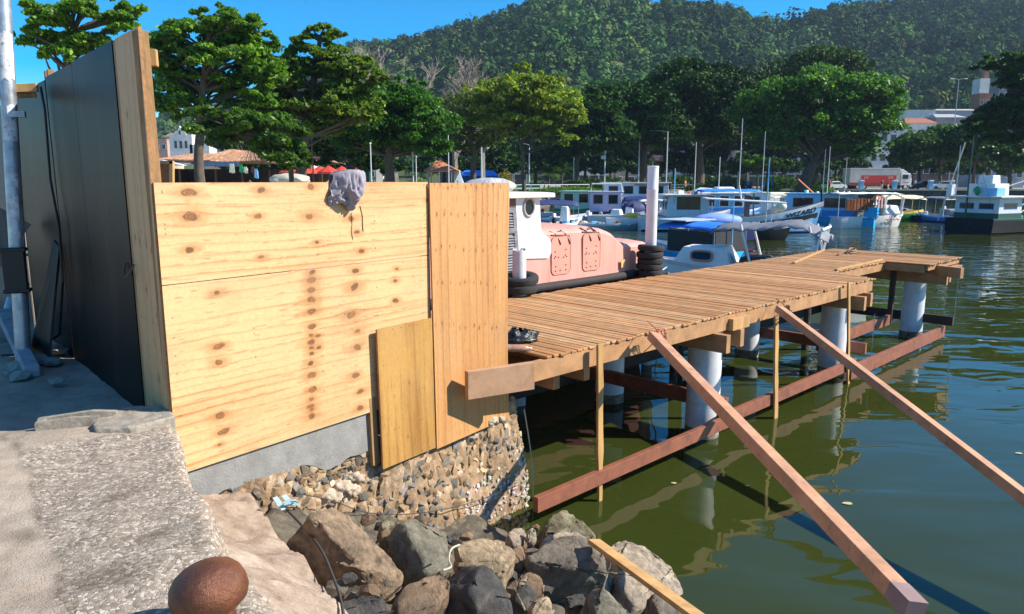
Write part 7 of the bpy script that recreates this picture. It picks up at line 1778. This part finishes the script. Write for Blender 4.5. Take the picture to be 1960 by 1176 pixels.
MB().add([(-.62, -.5, -.6), (.55, -.5, -.6), (.55, .5, -.6), (-.62, .5, -.6), (-.08, -.1, .62), (.12, -.1, .62), (.12, .1, .62), (-.08, .1, .62)], [(0, 1, 5, 4), (1, 2, 6, 5), (2, 3, 7, 6), (3, 0, 4, 7), (4, 5, 6, 7)]).build("canvas", TWH, rt)
MB().tube([(.02, 0, .6), (.02, 0, 1.0)], [.10, .05], 8).build("tip", PCR, rt)
MB().tube([(-.22, -.46, .05), (-.12, -.44, .13), (-.05, -.44, .02), (-.14, -.45, -.07), (-.02, -.46, -.12)], .03, 5).build("canvas_emblem", PNB, rt)
p = atY(917, 335, 115); rt = thing("market_tent", "blue market tent behind the green benches", "tent", (p.x, p.y, -.12))
MB().add([(-3.2, -2, 2.2), (3.2, -2, 2.2), (3.2, 2, 2.2), (-3.2, 2, 2.2), (-2.2, 0, 3.1), (2.2, 0, 3.1)], [(0, 1, 5, 4), (2, 3, 4, 5), (0, 4, 3), (1, 2, 5)]).box((0, 2, 1.2), (6.2, .05, 2.0)).build("canopy", TBL, rt)
for x in (-3, 3):
    for y in (-1.9, 1.9): MB().tube([(x, y, 0), (x, y, 2.2)], .05, 6).build("pole", PLG, rt)
# ---- railings, lamps, posts
def railing(label, pts, h=1.0, m=None, rails_=(1.0, .55), group="railings along the promenade"):
    m = m or PW_; p0 = pts[0]; rt = thing("railing", label, "railing", p0, 0, group)
    for a, b in zip(pts, pts[1:]):
        n = max(1, round((b - a).length / 2.3))
        for i in range(n + 1):
            q = a.lerp(b, i / n); MB().box(q + Vector((0, 0, h / 2)), (.13, .13, h)).build("post", m, rt, p0)
        for r in rails_: MB().beam(a + Vector((0, 0, r * h)), b + Vector((0, 0, r * h)), .07, .07).build("rail", m, rt, p0)
qz = lambda x, D: Vector((atY(x, 345, D).x, D, -.12))
railing("white two bar railing along the lawn beside the embankment", [qz(935, 96), qz(1042, 101), qz(1128, 106)])
railing("low tubular rail beside the sand path left of the tall post", [qz(1198, 114), qz(1252, 115)], .9, PLG)
railing("tubular rail behind the moored sloops right of the tall post", [qz(1285, 116), qz(1345, 117)], .9, PGR)
def lamp(label, px, ytop, D, arm, mk=None, double=False, boxes=False, ybase=345):
    zt = atY(px, ytop, D).z; x = atY(px, 345, D).x
    rt = thing("street_lamp", label, "street lamp", (x, D, -.12), 0, "street lamps"); m = mk or PLG; H = zt + .12
    MB().tube([(0, 0, 0), (0, 0, H)], [.12, .075], 10).build("pole", m, rt)
    for sg in ((-1, 1) if double else (1,)):
        MB().tube([(0, 0, H - .08), (arm * .5 * sg, 0, H + .08), (arm * sg, 0, H + .12)], .045, 6).build("arm", m, rt)
        MB().box((arm * sg * 1.18, 0, H + .12), (abs(arm) * .5 + .15, .25, .12), taper=.8).build("lamp_head", PW_, rt, bevel=.03)
    if boxes:
        MB().box((-.25, -.2, H * .62), (.7, .35, .5)).build("control_box", PW_, rt); MB().ico((.0, -.35, H * .72), .22, 2).tube([(0, 0, H * .72), (0, -.3, H * .72)], .05, 6).build("camera_dome", PW_, rt)
lamp("white street lamp behind the hoarding's right end", 922, 254, 100, .55); lamp("white lamp with control boxes and camera on the pole", 1157, 262, 112, .6, boxes=True)
lamp("short white lamp left of the tall post", 1222, 264, 116, -.25); lamp("street lamp with long arm above the tall post", 1275, 252, 113, -1.9)
lamp("pale lamp under the yellowing tree", 1013, 277, 108, -.9); lamp("thin tall twin armed lamp against the hill", 1816, 152, 165, 1.3, PGR, True); lamp("globe like lamp by the palms", 1098, 288, 125, .35)
for i, (x, yt, D, lab) in enumerate(((711, 275, 58, "white flagpole left of the round green tree"), (791, 268, 62, "white pole right of the round tree's trunk"), (797, 300, 64, "shorter white pole beside its neighbour"), (859, 255, 70, "thin grey pole left of the white street lamp"), (600, 200, 60, "tall red tipped pole behind the parasols"), (1618, 290, 110, "white pole left of the truck"), (1412, 330, 105, "short white post by the broad shrub"))):
    p = qz(x, D); H = atY(x, yt, D).z + .12
    rt = thing("flagpole", lab, "pole", p, 0, "poles in the park"); MB().tube([(0, 0, 0), (0, 0, H)], [.06, .04], 8).build("shaft", PLG if i != 4 else PBR, rt); MB().ico((0, 0, H), .09, 1).build("finial", PW_ if i != 4 else PRD, rt)
p = qz(1255, 110); rt = thing("brown_sign", "small brown tourist sign on a post above the tall white post", "sign", p)
zc = atY(1255, 305, 110).z + .12; MB().tube([(-.5, 0, 0), (-.5, 0, zc)], .05, 6).build("post", PLG, rt); MB().prism([(-.8, -.06, zc - .35), (1.0, -.06, zc - .35), (1.0, -.06, zc + .6), (-.6, -.06, zc + .65), (-.9, -.06, zc + .2)], (0, .06, 0)).build("board", mat("brown_sign_paint", (.32, .08, .04), .5), rt)
mb = MB()
for i in range(3): mb.box((.1, -.07, zc + .42 - .25 * i), (1.1 - .3 * i, .02, .07))
mb.build("board_lines", PLG, rt)
def bench(label, x, D, w=4.0):
    rt = thing("park_bench", label, "bench", qz(x, D), 0, "green benches"); MB().box((0, 0, .45), (w, .5, .08)).build("seat", PG, rt); MB().box((0, .25, .75), (w, .06, .5)).build("backrest", PG, rt)
    for s in (-1, 1): MB().box((s * w * .42, 0, .22), (.12, .45, .44)).build("leg", PG, rt)
bench("green bench left of the white street lamp", 912, 99, 4.6); bench("green bench behind the yellowing tree", 1000, 104, 5.0)
rt = thing("service_post", "x", "post", (0, 0, 0), 0, "service posts on the quay edge")
MB().box((0, 0, .55), (.62, .5, 1.1)).build("body", PLB, rt, bevel=.03); MB().box((0, 0, 1.22), (.72, .6, .3)).build("lid", PLG, rt, bevel=.08)
for i, (x, lab) in enumerate(((1649, "pale service post on the quay edge under the truck's middle"), (1713, "blue service post under the truck's cab"), (1782, "blue service post right of the dark car"), (1822, "white service post close behind the trawler"))):
    o = rt if i == 0 else copy_tree(rt); D = 108; o.location = (atY(x, 345, 116.2).x, 116.2, .12); o["label"] = lab
# ---- truck
p = Vector((atY(1682, 345, 126).x, 126, -.12)); rt = thing("box_truck", "long grey and red box truck with white cab on the quay road", "truck", p, R(3))
Lb = 8.6
MB().box((-1.4, 0, 2.15), (Lb, 2.5, 2.7)).build("cargo_box", mat("truck_grey", (.44, .42, .40), .6, .15, 1), rt, bevel=.04)
MB().box((-1.4 - .2 + .9, -1.27, 1.75), (6.0, .02, 1.3)).build("red_panel", PRD, rt); MB().box((-1.4, -1.26, .95), (Lb - .02, .03, .5)).build("red_skirt", mat("dull_red", (.22, .03, .03), .6), rt); MB().box((-1.4, 0, 3.54), (Lb + .05, 2.55, .12)).build("box_roof", PLG, rt)
for x, w in ((-2.9, .8), (1.3, 1.0)): MB().box((x, -1.285, 2.05), (w, .01, .4)).build("faded_lettering", mat("faded_pink", (.45, .2, .18), .7), rt)
MB().prism([(3.15, -1.2, .75), (5.0, -1.2, .75), (5.05, -1.2, 1.7), (4.75, -1.2, 2.75), (3.15, -1.2, 2.85)], (0, 2.4, 0)).build("cab", PW_, rt, bevel=.08)
MB().box((3.9, -1.215, 2.15), (.95, .02, .7)).build("side_window", M_GLASS, rt); MB().prism([(5.075, -1.0, 1.75), (5.075, 1.0, 1.75), (4.81, 1.0, 2.6), (4.81, -1.0, 2.6)], (.01, 0, 0)).build("windscreen", M_GLASS, rt)
MB().prism([(3.2, -1.1, 2.87), (4.4, -1.1, 2.87), (3.4, -1.1, 3.45), (3.2, -1.1, 3.45)], (0, 2.2, 0)).build("wind_deflector", PW_, rt, bevel=.05); MB().box((4.7, -1.35, 2.25), (.12, .25, .45)).build("mirror", PLG, rt); MB().box((4.1, -1.22, 1.25), (.9, .02, .12)).build("red_stripe", PRD, rt); MB().box((5.05, 0, .62), (.2, 2.3, .3)).build("bumper", PLG, rt)
for x in (-4.2, -3.1, 4.0, 1.9):
    for y in (-1.05, 1.05):
        w = MB().lathe((x, y, .5), [(.30, -.15), (.5, -.14), (.5, .14), (.30, .15)], 18, M=Matrix.Rotation(R(90), 3, 'X')).build("wheel", M_TYRE, rt); MB().lathe((x, y - .16 * (1 if y < 0 else -1), .5), [(.26, -.01), (.2, .01)], 12, M=Matrix.Rotation(R(90), 3, 'X')).build("rim", PLG, w)
# ---- cars
def car(label, px, D, m, head=0, sc_=1.0, hatch=True):
    rt = thing("parked_car", label, "car", qz(px, D), R(head), "parked cars"); W = 1.7
    prof = [(-2.0, .35), (-2.02, .8), (-1.75, .98), (-1.25, 1.42), (.25, 1.45), (.95, .98), (1.85, .86), (2.0, .6), (1.98, .35)]
    MB().prism([(x, -W / 2, z) for x, z in prof], (0, W, 0)).build("body", m, rt, bevel=.07)
    for y in (-1, 1):
        MB().prism([(-1.45, y * (W / 2 + .012), 1.0), (-1.12, y * (W / 2 + .012), 1.35), (.18, y * (W / 2 + .012), 1.37), (.72, y * (W / 2 + .012), 1.0)], (0, -.01 * y, 0)).build("side_window", M_GLASS, rt)
    MB().prism([(.30, -.7, 1.42), (.30, .7, 1.42), (.93, .75, 1.02), (.93, -.75, 1.02)], (.012, 0, .012)).build("windscreen", M_GLASS, rt); MB().prism([(-1.78, -.7, 1.0), (-1.78, .7, 1.0), (-1.30, .65, 1.40), (-1.30, -.65, 1.40)], (-.012, 0, .012)).build("rear_window", M_GLASS, rt)
    for x in (-1.25, 1.25):
        for y in (-.78, .78): MB().lathe((x, y, .31), [(.18, -.1), (.31, -.1), (.31, .1), (.18, .1)], 16, M=Matrix.Rotation(R(90), 3, 'X')).build("wheel", M_TYRE, rt)
    for y in (-.6, .6): MB().box((1.97, y, .68), (.06, .3, .14)).build("headlight", PLG, rt); MB().box((-2.0, y, .78), (.05, .25, .16)).build("tail_light", PRD, rt)
car("silver grey car left of the box truck", 1597, 116, mat("car_silver", (.38, .40, .43), .25, .05, 2, metal=.3, coat=.5), 25)
car("dark car right of the truck's cab", 1768, 130, mat("car_dark", (.02, .022, .026), .2, .05, 2, coat=.5), 175); car("white hatchback with open doors between service posts", 1803, 126, mat("car_white", (.68, .68, .70), .25, .05, 2, coat=.5), 175)
car("blue grey car under the dark tree left of the tall post", 1192, 135, mat("car_bluegrey", (.20, .25, .32), .25, .05, 2, coat=.5), 10); car("dark red car in the shade left of the tall post", 1216, 137, mat("car_red", (.22, .02, .02), .25, .05, 2, coat=.5), 10)
car("black car in the shade behind the brown sign", 1160, 138, mat("car_dark", (.02, .022, .026)), 8)
# ---- people (distant)
SKIN = mat("skin", (.30, .16, .10), .7)
def body_mesh(pose):
    J = dict(walk=[(0, 0, .93), (0, 0, 1.2), (0, 0, 1.42), (0, 0, 1.50), (.02, 0, 1.64), (.10, .02, .52), (.16, -.02, .06), (-.10, .05, .50), (-.24, .12, .08), (.24, 0, 1.38), (.30, .06, 1.10), (.30, -.08, .86), (-.24, 0, 1.38), (-.31, -.04, 1.10), (-.30, .10, .88)],
             stand=[(0, 0, .93), (0, 0, 1.2), (0, 0, 1.42), (0, 0, 1.50), (.0, 0, 1.64), (.10, 0, .50), (.12, -.02, .05), (-.10, 0, .50), (-.12, -.02, .05), (.22, 0, 1.38), (.28, .03, 1.10), (.26, -.06, .86), (-.22, 0, 1.38), (-.28, .03, 1.10), (-.24, -.06, .88)])[pose]
    E = [(0, 1), (1, 2), (2, 3), (3, 4), (0, 5), (5, 6), (0, 7), (7, 8), (2, 9), (9, 10), (10, 11), (2, 12), (12, 13), (13, 14)]
    Rd = [.15, .14, .15, .06, .115, .085, .055, .085, .055, .07, .05, .04, .07, .05, .04]
    me = bpy.data.meshes.new("body"); me.from_pydata(J, E, []); ob = bpy.data.objects.new("tmp", me); col.objects.link(ob)
    ob.modifiers.new("skin", 'SKIN')
    for i, v in enumerate(me.skin_vertices[0].data): v.radius = (Rd[i], Rd[i]); v.use_root = i == 0
    ss = ob.modifiers.new("sub", 'SUBSURF'); ss.levels = ss.render_levels = 1
    out = bpy.data.meshes.new_from_object(ob.evaluated_get(bpy.context.evaluated_depsgraph_get())); bpy.data.objects.remove(ob)
    out.materials.clear()
    for _ in range(4): out.materials.append(None)
    for p in out.polygons:
        c = p.center; arm = abs(c.x) > .2 and c.z > .8
        p.material_index = 3 if (c.z > 1.66 or (c.z > 1.58 and c.y > .04)) else 2 if (c.z > 1.48 or (arm and c.z < 1.22) or c.z < .45) else 0 if c.z > .9 else 1
        p.use_smooth = True
    return out
BODY = {k: body_mesh(k) for k in ("walk", "stand")}
HAIR = mat("dark_hair", (.015, .012, .01), .7)
def person(label, px, D, shirt, pants, pose="stand", rz=0.0, z=-.12, s=1.0):
    b_me = BODY[pose].copy(); ob = bpy.data.objects.new("person", b_me); col.objects.link(ob)
    for i, m in enumerate((shirt, pants, SKIN, HAIR)): b_me.materials[i] = m
    p = qz(px, D); ob.location = (p.x, p.y, z); ob.rotation_euler = (0, 0, rz); ob.scale = (s, s, s)
    return tag(ob, label, "person", "people on the waterfront")
person("person in a dark shirt standing at the truck's red side", 1689, 123, PMR, PGR, "stand", .3); person("person in a red top walking beside the truck's rear wheel", 1701, 123.5, PRD, PCR, "walk", 1.2)
person("person in red standing by the silver car", 1588, 114, PRD, PBK, "stand"); person("person in an orange shirt on the path right of the tall post", 1312, 118, POR, PGR, "walk", .8); person("person in navy by the trunk right of the tall post", 1322, 122, PNB, PLG, "stand")
person("person in white standing by the parked cars left of the post", 1203, 128, PCR, PGR, "stand"); person("person in a blue shirt beside the broad shrub", 1432, 106, PB, PNB, "stand"); person("person in blue with white hat right of the shrub", 1462, 105, PB, PLB, "walk", .4); person("person in bright blue by the potted shrub", 1478, 106, TBL, PNB, "stand", 1)
person("person in dark clothes on the lawn beside the yellowing trunk", 972, 99, PNB, PBK, "walk", .5); person("person in white at the kiosk front", 535, 79, PW_, PCR, "stand"); person("person in dark purple at the kiosk counter", 478, 79, PNB, PBK, "stand", .4); person("person seated side on under the parasols in a white shirt", 628, 72, PW_, PBK, "stand")
person("person in pink leaning on the dark wall by the shop front", 1752, 140, paint("pinkish", (.6, .3, .3)), PGR, "stand")
# overhead wire and distant post
tag(MB().tube([(atY(1720, 275, 150).x, 150, atY(1720, 275, 150).z), (atY(1850, 290, 150).x, 150, atY(1850, 288, 150).z), (atY(2000, 272, 150).x, 150, atY(2000, 272, 150).z)], .035, 5).build("overhead_cable", PBK, o=atY(1720, 275, 150)), "overhead cable strung across the road on the right", "cable")

# ================================================================== HAZE
hz = bpy.data.materials.new("haze_air"); hz.use_nodes = True; nt = hz.node_tree
for nd in list(nt.nodes):
    if nd.type == 'BSDF_PRINCIPLED': nt.nodes.remove(nd)
pv = nt.nodes.new("ShaderNodeVolumePrincipled"); pv.inputs["Color"].default_value = (.55, .72, 1.0, 1); pv.inputs["Density"].default_value = .00014; pv.inputs["Anisotropy"].default_value = .1
nt.links.new(pv.outputs[0], nt.nodes["Material Output"].inputs["Volume"])
tag(MB().box((0, 525, 127), (3040, 1470, 268)).build("haze", hz), kind="stuff")
